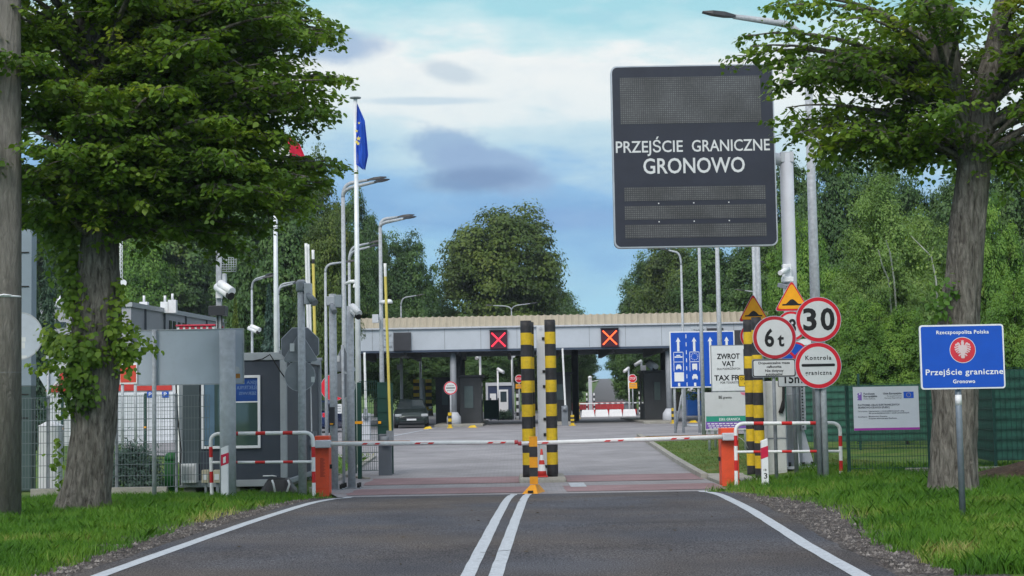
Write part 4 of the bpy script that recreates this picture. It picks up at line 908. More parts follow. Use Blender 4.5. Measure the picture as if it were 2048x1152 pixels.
t = letters(s, sblack); Fy.text(t, 'DOTYCZY', 1481, 1520, 760, 5.5, 0, .004); Fy.text(t, 'OBU', 1488, 1512, 769.5, 5.5, 0, .004); F.text(t, 'Z', 1488, 1493, 744, 7, 0, .004); t.done()
post_part(s, F.o.x, Y0 + .06, W(1506, 600, Y0).z, .042, dgalv)

# ---- blue crossing sign with the emblem
Y0 = 18.2; F = Face(1925, 713, Y0); k = F.k; gx = W(1922, 900, Y0 + .05).x; s = standing('crossing_sign', 'blue sign with white eagle emblem on a single post by the right verge', 'sign', gx, Y0 + .05)
a, b_ = F(1840, 778), F(2009, 649)
mb = MB(); mb.prism(rrect(a[0], a[1], b_[0], b_[1], .035), Y0, Y0 + .02, 1); mb.prism(rrect(a[0] + .002, a[1] + .002, b_[0] - .002, b_[1] - .002, .034), Y0 - .002, Y0 - .0005, 2)
pl = mb.build('plate', [blue, board_back, white], s)
mb = MB(); q = 3.2 * k; mb.prism(rrect(a[0] + q, a[1] + q, b_[0] - q, b_[1] - q, .022), Y0 - .0045, Y0 - .0022); mb.build('blue_field', blue, pl)
t = letters(pl, clean); F.text(t, 'Rzeczpospolita Polska', 1874, 1979, 667.5, 6.9, 0, .007, .02, space=1.1); F.text(t, 'Przejście graniczne', 1850, 2005, 749, 11, 0, .007, .016, space=1.08); F.text(t, 'Gronowo', 1904, 1948, 766, 7, 0, .007, .024, space=1.1); t.done()
ex, ez = F(1925.5, 700); er = 26 * k
mb = MB(); mb.ring((ex, ez), er * 1.0, er * .965, Y0 - .0075, 1, 48); mb.prism(circ(ex, ez, er * .96, 48), Y0 - .007, Y0 - .0047, 0); em = mb.build('emblem', [M('emblem_red', (.55, .03, .05), .5), clean], pl)
half = [(0, .80), (.10, .78), (.17, .70), (.13, .60), (.11, .50), (.20, .44), (.26, .58), (.33, .70), (.46, .74), (.55, .62), (.70, .58), (.72, .40), (.80, .28), (.74, .16), (.78, .02), (.68, -.06), (.66, -.22), (.54, -.22), (.48, -.34), (.38, -.26), (.32, -.34), (.24, -.22), (.21, -.34), (.38, -.44), (.44, -.58), (.36, -.56), (.30, -.62), (.26, -.52), (.15, -.44), (.20, -.66), (.12, -.82), (.06, -.74), (0, -.86)]
pts = [(ex + x * er * .80, ez + z * er * .80) for x, z in half[::-1]] + [(ex - x * er * .80, ez + z * er * .80) for x, z in half[1:-1]]
mb = MB(); mb.prism(pts, Y0 - .010, Y0 - .0072); cx_ = [(-.11, .80), (.11, .80), (.14, .94), (.06, .87), (0, .97), (-.06, .87), (-.14, .94)]; mb.prism([(ex + x * er * .80, ez + z * er * .80) for x, z in cx_], Y0 - .0105, Y0 - .0073)
mb.build('eagle', M('eagle_white', (.60, .48, .50), .5), em)
mb = MB()
for sg in (-1, 1):
    for q in ((.30, .42, .60, .30), (.34, .26, .66, .10), (.34, .08, .60, -.08), (.30, -.06, .50, -.20)):
        i = mb.add([(ex + sg * q[0] * er, Y0 - .0112, ez + q[1] * er), (ex + sg * q[2] * er, Y0 - .0112, ez + q[3] * er), (ex + sg * (q[2] - .02) * er, Y0 - .0112, ez + (q[3] - .05) * er), (ex + sg * (q[0] - .02) * er, Y0 - .0112, ez + (q[1] - .04) * er)]); mb.face((i, i + 1, i + 2, i + 3) if sg < 0 else (i + 3, i + 2, i + 1, i))
mb.build('feather_lines', M('emblem_red'), em)
post_part(s, gx, Y0 + .08, W(1922, 652, Y0).z, .036, M('post_blue_grey', (.19, .225, .27), .45, .3, .15, 10, dirt=.15), n=16)
mb = MB(); z = W(1922, 800, Y0).z; mb.lathe((gx, Y0 + .08), [(.0375, z - .06), (.0375, z + .06)], 16); mb.build('sticker', clean, s)

# ---- blue lane sign
Y0 = 61.0; F = Face(1405, 718, Y0); k = F.k; s = standing('lane_sign', 'wide blue lane sign with four white arrows beyond the right barrier', 'sign', F.o.x, Y0 + .1)
a, b_ = F(1340, 775), F(1470, 662)
mb = MB(); mb.span((a[0], Y0, a[1]), (b_[0], Y0 + .04, b_[1]), 1); mb.span((a[0] + .045, Y0 - .006, a[1] + .045), (b_[0] - .045, Y0 - .0005, b_[1] - .045), 0); pl = mb.build('plate', [blue, clean], s)
t = letters(pl, clean, 'lane_symbols'); LZ = 'lettering'
def q_(x0, y0, x1, y1, lift=.010): a, b_ = F(x0, y1), F(x1, y0); t.span((a[0], Y0 - lift, a[1]), (b_[0], Y0 - .0065, b_[1]))
for i, cx in enumerate((1357, 1389, 1421, 1454)):
    x, z = F(cx, 674); t.prism([(x - 5 * k, z - 9 * k), (x - 2.2 * k, z - 8 * k), (x + 2.2 * k, z - 8 * k), (x + 5 * k, z - 9 * k), (x, z)], Y0 - .010, Y0 - .0065); q_(cx - 2.3, 682, cx + 2.3, 702 if i < 2 else 768)
    if i < 3:
        for y in range(668, 768, 16): q_(cx + 15.2, y, cx + 16.6, y + 8)
for cx in (1357, 1389):
    for e in ((cx - 10, 703, cx + 10, 704.2), (cx - 10, 722.5, cx + 10, 723.7), (cx - 10, 703, cx - 9, 742), (cx + 9, 703, cx + 10, 742)): q_(*e)
    q_(cx - 2.2, 765, cx + 2.2, 772)
q_(1349, 712, 1365, 714.5); q_(1353, 709, 1361, 711)
for j in range(12):
    x, z = F(1389 + 6.5 * math.cos(j * .5236), 713 + 6.5 * math.sin(j * .5236)); t.prism(circ(x, z, .9 * k, 5), Y0 - .01, Y0 - .0065)
def carsym(cx, cy):
    q_(cx - 5.5, cy, cx + 5.5, cy + 4.5); q_(cx - 5, cy + 4.5, cx - 3, cy + 6.5); q_(cx + 3, cy + 4.5, cx + 5, cy + 6.5)
    x, z = F(cx, cy); t.prism([(x - 4.6 * k, z - .1 * k), (x + 4.6 * k, z - .1 * k), (x + 3.2 * k, z + 3.8 * k), (x - 3.2 * k, z + 3.8 * k)], Y0 - .01, Y0 - .0066)
carsym(1357, 732); carsym(1389, 752); q_(1384, 727, 1394, 738); q_(1384.5, 738, 1386.5, 740); q_(1391.5, 738, 1393.5, 740)
q_(1348, 744, 1367, 762); t.done()
a, b_ = F(1349, 744.5), F(1366, 761.5)
for px in (1348, 1364, 1396, 1440): post_part(s, F(px, 700)[0], Y0 + .1, b_[1] + .9, .05, galv)
mb = MB(); A = gp(1353, Y0 + .5); mb.tube([(A.x, Y0 + .9, A.z), (F(1362, 790)[0], Y0 + .13, F(1362, 790)[1])], [.04, .04], 8); mb.build('brace', galv, s)

# ---- white tax refund board and the pale notice board below
Y0 = 49.0; F = Face(1460, 737, Y0); k = F.k; s = standing('refund_board', 'white board reading ZWROT VAT and TAX FREE left of the striped guard posts', 'sign', F.o.x, Y0 + .1)
a, b_ = F(1422, 783), F(1500, 690); mb = MB(); mb.span((a[0], Y0, a[1]), (b_[0], Y0 + .05, b_[1]), 1); mb.span((a[0] + .025, Y0 - .006, a[1] + .025), (b_[0] - .025, Y0 - .0005, b_[1] - .025), 0); pl = mb.build('panel', [signw, dback], s)
t = letters(pl, sblack); F.text(t, 'ZWROT', 1434, 1480, 717.5, 10, 0, .01, .03); F.text(t, 'VAT', 1444, 1470, 732, 9.5, 0, .01, .03); F.text(t, 'DLA PODRÓŻNYCH', 1434, 1480, 739.5, 4, 0, .01, .015); F.text(t, 'TAX FREE', 1428, 1493, 760.5, 10, 0, .01, .03); F.text(t, 'FOR TOURISTS', 1440, 1476, 767, 4, 0, .01, .015); t.done()
for px in (1428, 1492): post_part(s, F(px, 700)[0], Y0 + .09, b_[1] - .1, .04)
Y0 = 47.0; F = Face(1452, 822, Y0); k = F.k; s = standing('notice_board', 'pale notice board with teal and purple bands below the tax refund board', 'sign', F.o.x, Y0 + .1)
a, b_ = F(1410, 860), F(1497, 784); mb = MB(); mb.span((a[0], Y0, a[1]), (b_[0], Y0 + .04, b_[1])); pl = mb.build('panel', M('notice_white', (.50, .51, .53), .5, 0, .05, 2, dirt=.12), s)
a, b_ = F(1412, 843), F(1496, 832); mb = MB(); mb.span((a[0], Y0 - .005, a[1]), (b_[0], Y0 - .0005, b_[1])); mb.build('teal_band', teal, pl)
a, b_ = F(1411, 857), F(1496, 843.3); mb = MB(); mb.span((a[0], Y0 - .005, a[1]), (b_[0], Y0 - .0005, b_[1])); mb.build('purple_band', purple, pl)
a, b_ = F(1481, 792), F(1496.5, 785); mb = MB(); mb.prism([(a[0], b_[1]), (a[0] + .06, a[1] + .03), (b_[0] - .04, a[1]), (b_[0], b_[1])], Y0 - .005, Y0 - .0005); mb.build('pink_corner', M('pink_print', (.55, .16, .24), .5), pl)
t = letters(pl, sblack); F.text(t, 'BE', 1438, 1445, 797, 5.5, 0, .007, .02); F.text(t, 'granica', 1447, 1464, 797, 4.6, 0, .007, .012); t.done()
t = letters(pl, clean, 'band_lettering'); F.text(t, 'ESKI: GRANICA', 1438, 1480, 841, 5, 0, .009)
for j in range(3):
    for i in range(9 - j): x_ = 1414 + 2 * j + i * 7.6; p0, p1 = F(x_, 848 + j * 4.2), F(x_ + 5.2 + (i * 3 + j) % 2, 846.2 + j * 4.2); t.span((p0[0], Y0 - .008, p0[1]), (p1[0], Y0 - .0052, p1[1]))
t.done()
for px in (1418, 1490): post_part(s, F(px, 820)[0], Y0 + .08, F(px, 800)[1], .04)

# ---- mesh fences
def mesh_panel(mb, p, q, z0, z1, dx=.05, dz=.2, w=.0055, m=0):
    p, q = Vector((p[0], p[1], 0)), Vector((q[0], q[1], 0)); L_ = (q - p).length; d = (q - p) / L_; nrm = Vector((-d.y, d.x, 0)); rz = math.atan2(d.y, d.x)
    for i in range(int(L_ / dx) + 1):
        c = p + d * (i * dx); mb.box((c.x, c.y, (z0 + z1) / 2), (w, w, z1 - z0), m)
    n = int((z1 - z0) / dz)
    for j in range(n + 1):
        c = (p + q) / 2 + nrm * (w * 1.1); mb.box((c.x, c.y, z0 + (z1 - z0) * j / n), (L_, w * 1.3, w * 1.6), m, rz)
m_wire = M('fence_wire', (.13, .16, .17), .5, .3)
Yf = 31.42; a = gp(20, Yf); b_ = gp(425, Yf); fe = thing('mesh_fence', 'grey wire mesh fence behind the left linden and the big sign back', 'fence', a)
zt = W(300, 792, Yf).z; mb = MB(); mesh_panel(mb, (a.x - 3, Yf), (b_.x - .05, Yf), .17, zt, .06, .2, .007); mb.build('mesh_panel', m_wire, fe)
for px in (-60, 95, 232, 352): X = gp(px, Yf).x; mb = MB(); mb.span((X - .025, Yf + .02, 0), (X + .025, Yf + .07, zt + .04)); mb.build('post', dgalv, fe)
Yg = 47.0; a = gp(30, Yg); fe = thing('mesh_fence', 'green mesh fence with slim posts in front of the white shed doors', 'fence', a)
xa, xb = gp(-80, Yg).x, gp(360, Yg).x; zt = W(292, 790, Yg).z; mb = MB(); mesh_panel(mb, (xa, Yg), (xb, Yg), prof(Yg) + .02, zt, .07, .22, .007); mb.build('mesh_panel', fgren, fe)
for px in (67, 125, 200, 292, 355):
    X = gp(px, Yg).x; mb = MB(); mb.span((X - .035, Yg - .09, prof(Yg)), (X + .035, Yg - .02, zt + .05)); pp = mb.build('post', fgren, fe)
    mb = MB(); z = prof(Yg) + .95; mb.span((X - .04, Yg - .1, z), (X + .04, Yg - .091, z + .05)); mb.build('clamp', amber, pp)
# right: short green mesh carrying the project board
Yf = 30.6; a = gp(1700, Yf); b_ = gp(1862, Yf); fe = thing('mesh_fence', 'fine green mesh fence carrying the white information board', 'fence', a); zt = W(1700, 776, Yf).z
mb = MB(); mesh_panel(mb, (a.x, Yf), (b_.x, Yf), a.z - .1, zt, .055, .2, .006); mb.build('mesh_panel', fgren, fe)
for X in (a.x, b_.x): mb = MB(); mb.span((X - .03, Yf + .02, a.z - .2), (X + .03, Yf + .08, zt + .05)); mb.build('post', fgren, fe)
Y0 = Yf - .03; F = Face(1773, 816, Y0); k = F.k; s = thing('information_board', 'white EU project board with purple bottom strip on the green mesh', 'sign', (F.o.x, Y0, F(1773, 860)[1]))
a, b_ = F(1707, 860), F(1838, 773); mb = MB(); mb.span((a[0], Y0, a[1]), (b_[0], Y0 + .012, b_[1])); pl = mb.build('panel', M('board_white', (.50, .52, .58), .5, 0, .05, 2, dirt=.05), s)
a, b_ = F(1707, 860), F(1838, 855.5); mb = MB(); mb.span((a[0], Y0 - .004, a[1]), (b_[0], Y0 - .0005, b_[1])); mb.build('purple_strip', magenta, pl)
a, b_ = F(1808, 797), F(1828, 784); mb = MB(); mb.span((a[0], Y0 - .004, a[1]), (b_[0], Y0 - .0005, b_[1])); fl = mb.build('flag_print', blue, pl)
mb = MB()
for j in range(12):
    x, z = F(1818 + 4.2 * math.cos(j * .5236), 790.5 + 4.2 * math.sin(j * .5236)); mb.prism(circ(x, z, .6 * k, 5), Y0 - .0055, Y0 - .0042)
mb.build('stars', M('plate_yellow'), fl)
a = F(1715, 800); kk = k; mb = MB(); mb.prism([(a[0], a[1] + 1 * kk), (a[0] + 9 * kk, a[1]), (a[0] + 9 * kk, a[1] + 16.5 * kk), (a[0], a[1] + 13.5 * kk), (a[0] + 2 * kk, a[1] + 9 * kk), (a[0], a[1] + 7 * kk), (a[0] + 2.5 * kk, a[1] + 4.5 * kk)], Y0 - .004, Y0 - .0005)
x, z = F(1720.5, 787.5); lg = mb.build('fund_logo', purple, pl); mb = MB(); mb.prism([(x - .02, z - .012), (x + .014, z - .004), (x + .012, z + .028), (x - .004, z + .02)], Y0 - .0055, Y0 - .0042); mb.build('logo_star', clean, lg)
t = letters(pl, M('print_grey', (.05, .055, .075)))
for tx_, x0, x1, yb, h, bd in (('Fundusze', 1728, 1750, 788.5, 3.6, .02), ('Europejskie', 1728, 1755, 793.5, 3.6, .02), ('Polska Cyfrowa', 1728, 1751, 798, 2.4, 0), ('Unia Europejska', 1767, 1804, 788.5, 3.6, .02), ('Europejski Fundusz', 1775, 1804, 793, 2.3, 0), ('Rozwoju Regionalnego', 1770, 1804, 797, 2.3, 0),
      ('PLATFORMA USŁUG ELEKTRONICZNYCH', 1716, 1799, 811, 3.3, .02), ('SKARBOWO-CELNYCH (PUESC)', 1716, 1779, 816, 3.3, .02), ('Cel projektu:', 1716, 1735, 823, 2.6, 0), ('Usprawnienie i rozwój elektronicznych usług', 1737, 1808, 823, 2.6, .01), ('dla przedsiębiorców i osób prywatnych', 1737, 1818, 827, 2.6, .01), ('Beneficjent:', 1716, 1734, 834, 2.6, 0), ('Ministerstwo Finansów', 1737, 1774, 833.5, 2.6, .01), ('Krajowa Administracja Skarbowa', 1737, 1793, 837.5, 2.6, .01)):
    F.text(t, tx_, x0, x1, yb, h, 0, .005, bd)
t.done()
# screened fence running away behind the linden
m_scr = bpy.data.materials.new('woven_screen'); m_scr.use_nodes = True
def scr():
    N = m_scr.node_tree.nodes; L = m_scr.node_tree.links; p = N['Principled BSDF']; p.inputs['Roughness'].default_value = .7
    tc = N.new('ShaderNodeTexCoord'); sp = N.new('ShaderNodeSeparateXYZ'); L.new(tc.outputs['Object'], sp.inputs[0])
    w = N.new('ShaderNodeMath'); w.operation = 'PINGPONG'; L.new(sp.outputs[2], w.inputs[0]); w.inputs[1].default_value = .1
    n = N.new('ShaderNodeTexNoise'); n.inputs['Scale'].default_value = 7; n.inputs['Detail'].default_value = 6; L.new(tc.outputs['Object'], n.inputs['Vector'])
    a = N.new('ShaderNodeMath'); a.operation = 'MULTIPLY_ADD'; L.new(w.outputs[0], a.inputs[0]); a.inputs[1].default_value = 4.0; L.new(n.outputs[0], a.inputs[2])
    r = N.new('ShaderNodeValToRGB'); r.color_ramp.elements[0].position = .4; r.color_ramp.elements[1].position = .95; r.color_ramp.elements[0].color = (.008, .045, .032, 1); r.color_ramp.elements[1].color = (.022, .115, .08, 1)
    L.new(a.outputs[0], r.inputs[0]); L.new(r.outputs[0], p.inputs['Base Color'])
scr()
pts = [(17.0, 31.0), (9.4, 31.0), (10.2, 38.0), (12.2, 46.0), (8.0, 46.5)]
fe = thing('screened_fence', 'tall dark green fence with woven screen running back behind the right linden', 'fence', (9.4, 31.0, ground(9.4, 31)))
ztop = 2.2
for (xa, ya), (xb, yb) in zip(pts, pts[1:]):
    ztop = 2.2 if yb < 39 else 2.02
    d = Vector((xb - xa, yb - ya, 0)); n = max(1, round(d.length / 2.5)); rz = math.atan2(d.y, d.x)
    for j in range(n):
        c = Vector((xa, ya, 0)) + d * ((j + .5) / n); z0 = ground(c.x, c.y); L_ = d.length / n
        mb = MB(); mb.box((c.x, c.y, (z0 + .22 + ztop) / 2), (L_ - .02, .012, ztop - z0 - .22), 0, rz); mb.build('screen', m_scr, fe)
        mb = MB(); u = d.normalized() * L_ / 2; off = Vector((u.y, -u.x, 0)).normalized() * .02
        if ya != yb: off = -off
        off = off if ya != yb else Vector((0, -.025, 0)); p, q = c - u + off, c + u + off
        mesh_panel(mb, p, q, z0 + .02, ztop + .03, .1 if ya < 38 else .2, .2, .006); mb.build('mesh_panel', fgren, fe)
    for j in range(n + (1 if (xb, yb) == pts[-1] else 0)):
        c = Vector((xa, ya, 0)) + d * (j / n); mb = MB(); mb.box((c.x, c.y - (.05 if ya == yb else 0), ground(c.x, c.y) + 1.05), (.07, .05, 2.3), 0, rz); mb.build('post', fgren, fe)
mb = MB(); mb.span((7.6, 30.75, ground(8, 30.8) - .1), (14, 30.88, ground(9, 30.8) + .10)); mb.build('concrete_foot', conc, fe, .01)

# ---- guard rails, cabinets and booms
def rail_path(pts, n=7, r=16):
    """photo pixel polyline with rounded corners"""
    out = [Vector(pts[0])]
    for a, b_, c in zip(pts, pts[1:], pts[2:]):
        a, b_, c = Vector(a), Vector(b_), Vector(c); p = b_ + (a - b_).normalized() * r; q = b_ + (c - b_).normalized() * r
        out += [p * (1 - t) ** 2 + b_ * 2 * t * (1 - t) + q * t * t for t in [k / n for k in range(n + 1)]]
    out.append(Vector(pts[-1])); fine = []
    for a, b_ in zip(out, out[1:]):
        m = max(1, int((b_ - a).length / 1.5)); fine += [a.lerp(b_, k / m) for k in range(m)]
    return fine + [out[-1]]
def striped_rail(root, name, pts, Y, rad, red, r=16):
    f = rail_path(pts, r=r); mb = MB()
    mb.tube([W(p.x, p.y, Y) for p in f], rad, 12, mf=lambda i: 1 if red((f[i] + f[i + 1]) / 2) else 0); return mb.build(name, [white, rred], root)
def inb(v, bands): return any(a <= v <= b_ for a, b_ in bands)
Yr = 29.6; g = thing('guard_rail', 'red and white tubular guard rail left of the left barrier cabinet', 'guard rail', gp(525, Yr))
vb = [(893, 915), (943, 966)]; hb = [(459, 476), (511, 531), (566, 586)]
striped_rail(g, 'frame_tube', [(424, 1000), (421, 868), (626, 865), (628, 1000)], Yr, .035, lambda p: inb(p.y, vb) if p.y > 884 else inb(p.x, hb), 18)
striped_rail(g, 'middle_rail', [(424, 925), (525, 924.4), (625, 923.5)], Yr, .026, lambda p: inb(p.x, hb), 1)
Yr = 30.9; g = thing('guard_rail', 'red and white tubular guard rail right of the right barrier cabinet', 'guard rail', gp(1578, Yr))
vb = [(871, 892), (921, 942)]; hb = [(1507, 1527), (1563, 1584), (1620, 1641)]
striped_rail(g, 'frame_tube', [(1473, 985), (1471, 847), (1680, 846), (1683, 975)], Yr, .036, lambda p: inb(p.y, vb) if p.y > 866 else inb(p.x, hb), 18)
striped_rail(g, 'middle_rail', [(1472, 904), (1578, 903), (1681, 902.5)], Yr, .027, lambda p: inb(p.x, hb), 1)
def barrier(label, px0, px1, pt, pb, Y, pivot, tip, side, stripes):
    b_ = gp((px0 + px1) / 2, Y); F = Face((px0 + px1) / 2, (pt + pb) / 2, Y); k = F.k; s = thing('boom_barrier', label, 'barrier', b_)
    x0, zt = F(px0, pt); x1, _ = F(px1, pt); mb = MB(); mb.span((x0, Y, b_.z - .05), (x1, Y + .42, zt)); cb = mb.build('cabinet', orange, s, .018)
    mb = MB(); mb.span((x0 + .012, Y - .006, b_.z + .12), (x1 - .012, Y - .0005, zt - .12)); mb.build('door', orange, cb, .003)
    mb = MB(); xe = x1 if side > 0 else x0; z = F(0, pt + 62)[1]; mb.span((xe - .012, Y + .1, z - .04), (xe + .03 * side + .012 * side, Y + .2, z + .04)); mb.build('latch', rubber, cb)
    if side > 0:
        mb = MB()
        for j in range(22):
            zz = F(0, 917 + j * 1.75)[1]; w_ = .05 + .04 * math.sin(j * 2.3) ** 2; mb.span((x0 + .11, Y - .0085, zz), (x0 + .12 + w_, Y - .0062, zz + .008))
        mb.build('small_print', M('print_brown', (.25, .03, .02)), cb)
    A, T = W(*pivot, Y - .12), W(*tip, Y - .12); d = (T - A).normalized()
    mb = MB(); c = A + d * -.02; mb.box((c.x, Y - .10, c.z), (.30, .19, .15)); mb.build('arm_holder', offw, s, .02)
    arm = MB(); arm.tube([A + d * .1, A.lerp(T, .5), T], [.046, .044, .041], 14); ao = arm.build('boom', white, s)
    mb = MB(); mb.tube([T - d * .02, T + d * .05], [.0425, .038], 14); mb.build('boom_tip', M('tip_red', (.40, .05, .06), .5), ao)
    for a0, a1 in stripes:
        p, q = W(a0, tip[1], Y - .17), W(a1, tip[1], Y - .17); u0, u1 = (p.x - A.x) / (T.x - A.x), (q.x - A.x) / (T.x - A.x); p, q = A.lerp(T, u0), A.lerp(T, u1); mb = MB(); sh = .02
        lo, hi = sorted((p, q), key=lambda v: v.x); y = Y - .12 - .047; pts = [(lo.x, lo.z - .018), (hi.x - sh * 2, hi.z - .018), (hi.x, hi.z + .014), (lo.x + sh * 2, lo.z + .014)]
        mb.prism(pts, y, y + .012); st = mb.build('red_stripe', rred, ao); c_ = (lo + hi) / 2
        mb = MB(); mb.prism([(c_.x - .09, c_.z - .016), (c_.x + .06, c_.z - .016), (c_.x + .09, c_.z + .010), (c_.x - .06, c_.z + .010)], y - .002, y + .002); mb.build('white_stripe', white, st)
    L_ = (T - A).length; mb = MB(); q0, q1 = A + d * .15, A + d * L_ * .45
    mb.box(((q0 + q1) / 2) + Vector((0, 0, .046)), ((q1 - q0).length, .02, .008), 0, ry=-math.atan2((q1 - q0).z, (q1 - q0).x)); mb.build('top_edge', M('edge_orange', (.6, .25, .08), .5), ao)
    return s
barrier('orange barrier cabinet left of the road with its white boom lowered', 629, 658, 872, 988, 30.6, (648, 888), (1031, 884.5), 1, [(723, 761), (828, 869), (974, 1013)])
barrier('orange barrier cabinet right of the road with its white boom lowered', 1443, 1478, 856, 969, 31.5, (1458, 873.5), (1041, 887), -1, [(1341, 1381), (1208, 1249), (1055, 1098)])
mb = MB(); a = gp(1465, 31.9); wr = None
def cable(name, label, pts, r, mat=rubber):
    c = pts[0]; o = thing(name, label, 'cable', c); mb = MB(); mb.tube(pts, r, 6); mb.build('strand', mat, o)
cable('cable', 'thin white cable looping from the right orange cabinet to the guard posts', [W(1477, 874, 31.7), W(1484, 878, 31.7), W(1491, 886, 31.8), W(1496, 897, 31.9)], .006, white)

# ---- black and yellow guard posts on the middle island
a = gp(1040, 34); i0, i1 = W(1038, 955, 33.6).x, W(1133, 955, 33.6).x
mb = MB(); mb.span((i0, 33.45, -.05), (i1, 35.4, .12)); struct(mb.build('concrete_island', conc, bevel=.06))
def guard_post(label, px, pt, pb, Y, wpx, group, nb, z0=None, first=0, tip=1.0):
    p = W(px, pb, Y); zt = W(px, pt, Y).z; zb = p.z if z0 is None else z0; h = zt - zb; o = thing('guard_post', label, 'guard post', (p.x, Y, zb), group)
    mb = MB(); r = wpx * mpp(Y) / 2; n = nb; zz = [zb + h * (j / n) for j in range(n + 1)]; prof_ = []; mats = []
    for j in range(n):
        for q in range(2): prof_.append((r, zz[j] + (zz[j + 1] - zz[j]) * q / 2)); mats.append((n - 1 - j + first) % 2)
    prof_.append((r * .99, zt)); mb.lathe((p.x, Y), prof_, 18, mf=lambda i: mats[min(i, len(mats) - 1)], smooth=True); o_ = mb.build('striped_sleeve', [blk, yel], o)
    mb = MB(); mb.lathe((p.x, Y), [(r * 1.0, zt), (r * .96, zt + .006)], 18); mb.build('cap', rubber, o); return o
GP = 'black and yellow guard posts round the white pillar'
guard_post('black and yellow guard post front left of the white pillar in mid road', 1057, 642, 948, 33.8, 22.5, GP, 13, .12)
guard_post('black and yellow guard post tucked behind the front left one', 1062, 645, 946, 35.0, 21.5, GP, 13, .12)
guard_post('black and yellow guard post front right of the white pillar in mid road', 1105, 640, 948, 33.8, 21.5, GP, 13, .12)
guard_post('black and yellow guard post tucked behind the front right one', 1106, 642, 946, 35.0, 21, GP, 13, .12)
GP2 = 'black and yellow guard posts right of the road'
guard_post('nearer black and yellow guard post left of the white equipment cabinet', 1521, 635, 948, 32.9, 20.5, GP2, 13, .0)
guard_post('farther black and yellow guard post left of the white equipment cabinet', 1504, 640, 940, 34.2, 19.5, GP2, 13, .0)
a, b_ = W(1071, 652, 34.4), W(1096, 946, 34.4); o = thing('sensor_pillar', 'white sensor pillar between the black and yellow posts in mid road', 'pillar', ((a.x + b_.x) / 2 , 34.4, .12))
mb = MB(); mb.span((a.x + .02, 34.3, .12), (b_.x, 34.7, a.z)); mb.build('housing', M('pillar_white', (.60, .62, .66), .5, 0, .05, 2, dirt=.1), o, .01)
for py in (677, 743, 773, 838, 869, 933):
    z = W(1090, py, 34.3).z; mb = MB(); xx = b_.x - .03; mb.span((xx - .05, 34.27, z - .03), (xx + .02, 34.3, z + .03)); mb.build('sensor', rubber, o)
mb = MB(); x, z = (a.x + b_.x) / 2, W(1080, 657, 34.3).z; mb.prism(circ(x, z, .035, 14), 34.285, 34.299); mb.build('badge', offw, o)
# traffic cone
Y0 = 33.62; c0 = W(1084, 949, Y0); o = thing('traffic_cone', 'red and white traffic cone between the guard posts', 'cone', (c0.x, Y0, .12)); h = W(1081, 898, Y0).z - .12
mb = MB(); mb.span((c0.x - .125, Y0 - .125, .12), (c0.x + .125, Y0 + .125, .15)); mb.build('base', M('cone_red', (.55, .04, .03), .5, 0, .1, 8, dirt=.15), o, .012)
mb = MB(); st = [(0, .105, 0), (.18, .088, 0), (.182, .088, 1), (.42, .065, 1), (.422, .065, 0), (.58, .05, 0), (.582, .05, 1), (.78, .034, 1), (.782, .034, 0), (1, .02, 0)]
mb.lathe((c0.x, Y0), [(r, .15 + (h - .03) * t) for t, r, m in st], 18, mf=lambda i: st[i][2]); mb.build('cone_body', [M('cone_red'), white], o)
# short bollard on its wedge
Y0 = 29.85; c0 = gp(1066, Y0); o = thing('lane_bollard', 'short orange and black bollard on a wedge base at the boom tips', 'bollard', c0); F = Face(1067, 920, Y0); hw = 8.2 * F.k; zt = F(0, 873)[1]; zb = F(0, 968)[1]
mb = MB(); n = 5; ys = [873, 893, 914, 935, 953, 968]
for j in range(n): mb.span((F.o.x - hw, Y0 - .05, F(0, ys[j + 1])[1]), (F.o.x + hw, Y0 + .05, F(0, ys[j])[1]), j % 2)
m_oy = M('bollard_orange', (.72, .30, .012), .5, 0, .12, 6, dirt=.2); mb.build('panel', [m_oy, blk], o)
mb = MB(); x0, x1 = F.o.x - .16, F.o.x + .13; i = mb.add([(x0 - .08, Y0 - .28, c0.z + .0), (x1 - .06, Y0 - .28, c0.z), (x1 + .1, Y0 + .5, c0.z), (x0 + .12, Y0 + .5, c0.z), (F.o.x - .07, Y0 - .12, c0.z + .17), (F.o.x + .03, Y0 - .12, c0.z + .17), (F.o.x + .10, Y0 + .4, c0.z + .15), (F.o.x + .02, Y0 + .4, c0.z + .15)])
for q in ((0, 1, 5, 4), (1, 2, 6, 5), (2, 3, 7, 6), (3, 0, 4, 7), (4, 5, 6, 7)): mb.face([i + e for e in q])
mb.build('wedge_base', m_oy, o, .012); mb = MB(); mb.span((F.o.x - .12, Y0 - .285, c0.z + .03), (F.o.x - .02, Y0 - .255, c0.z + .07)); mb.build('slot', rubber, o)
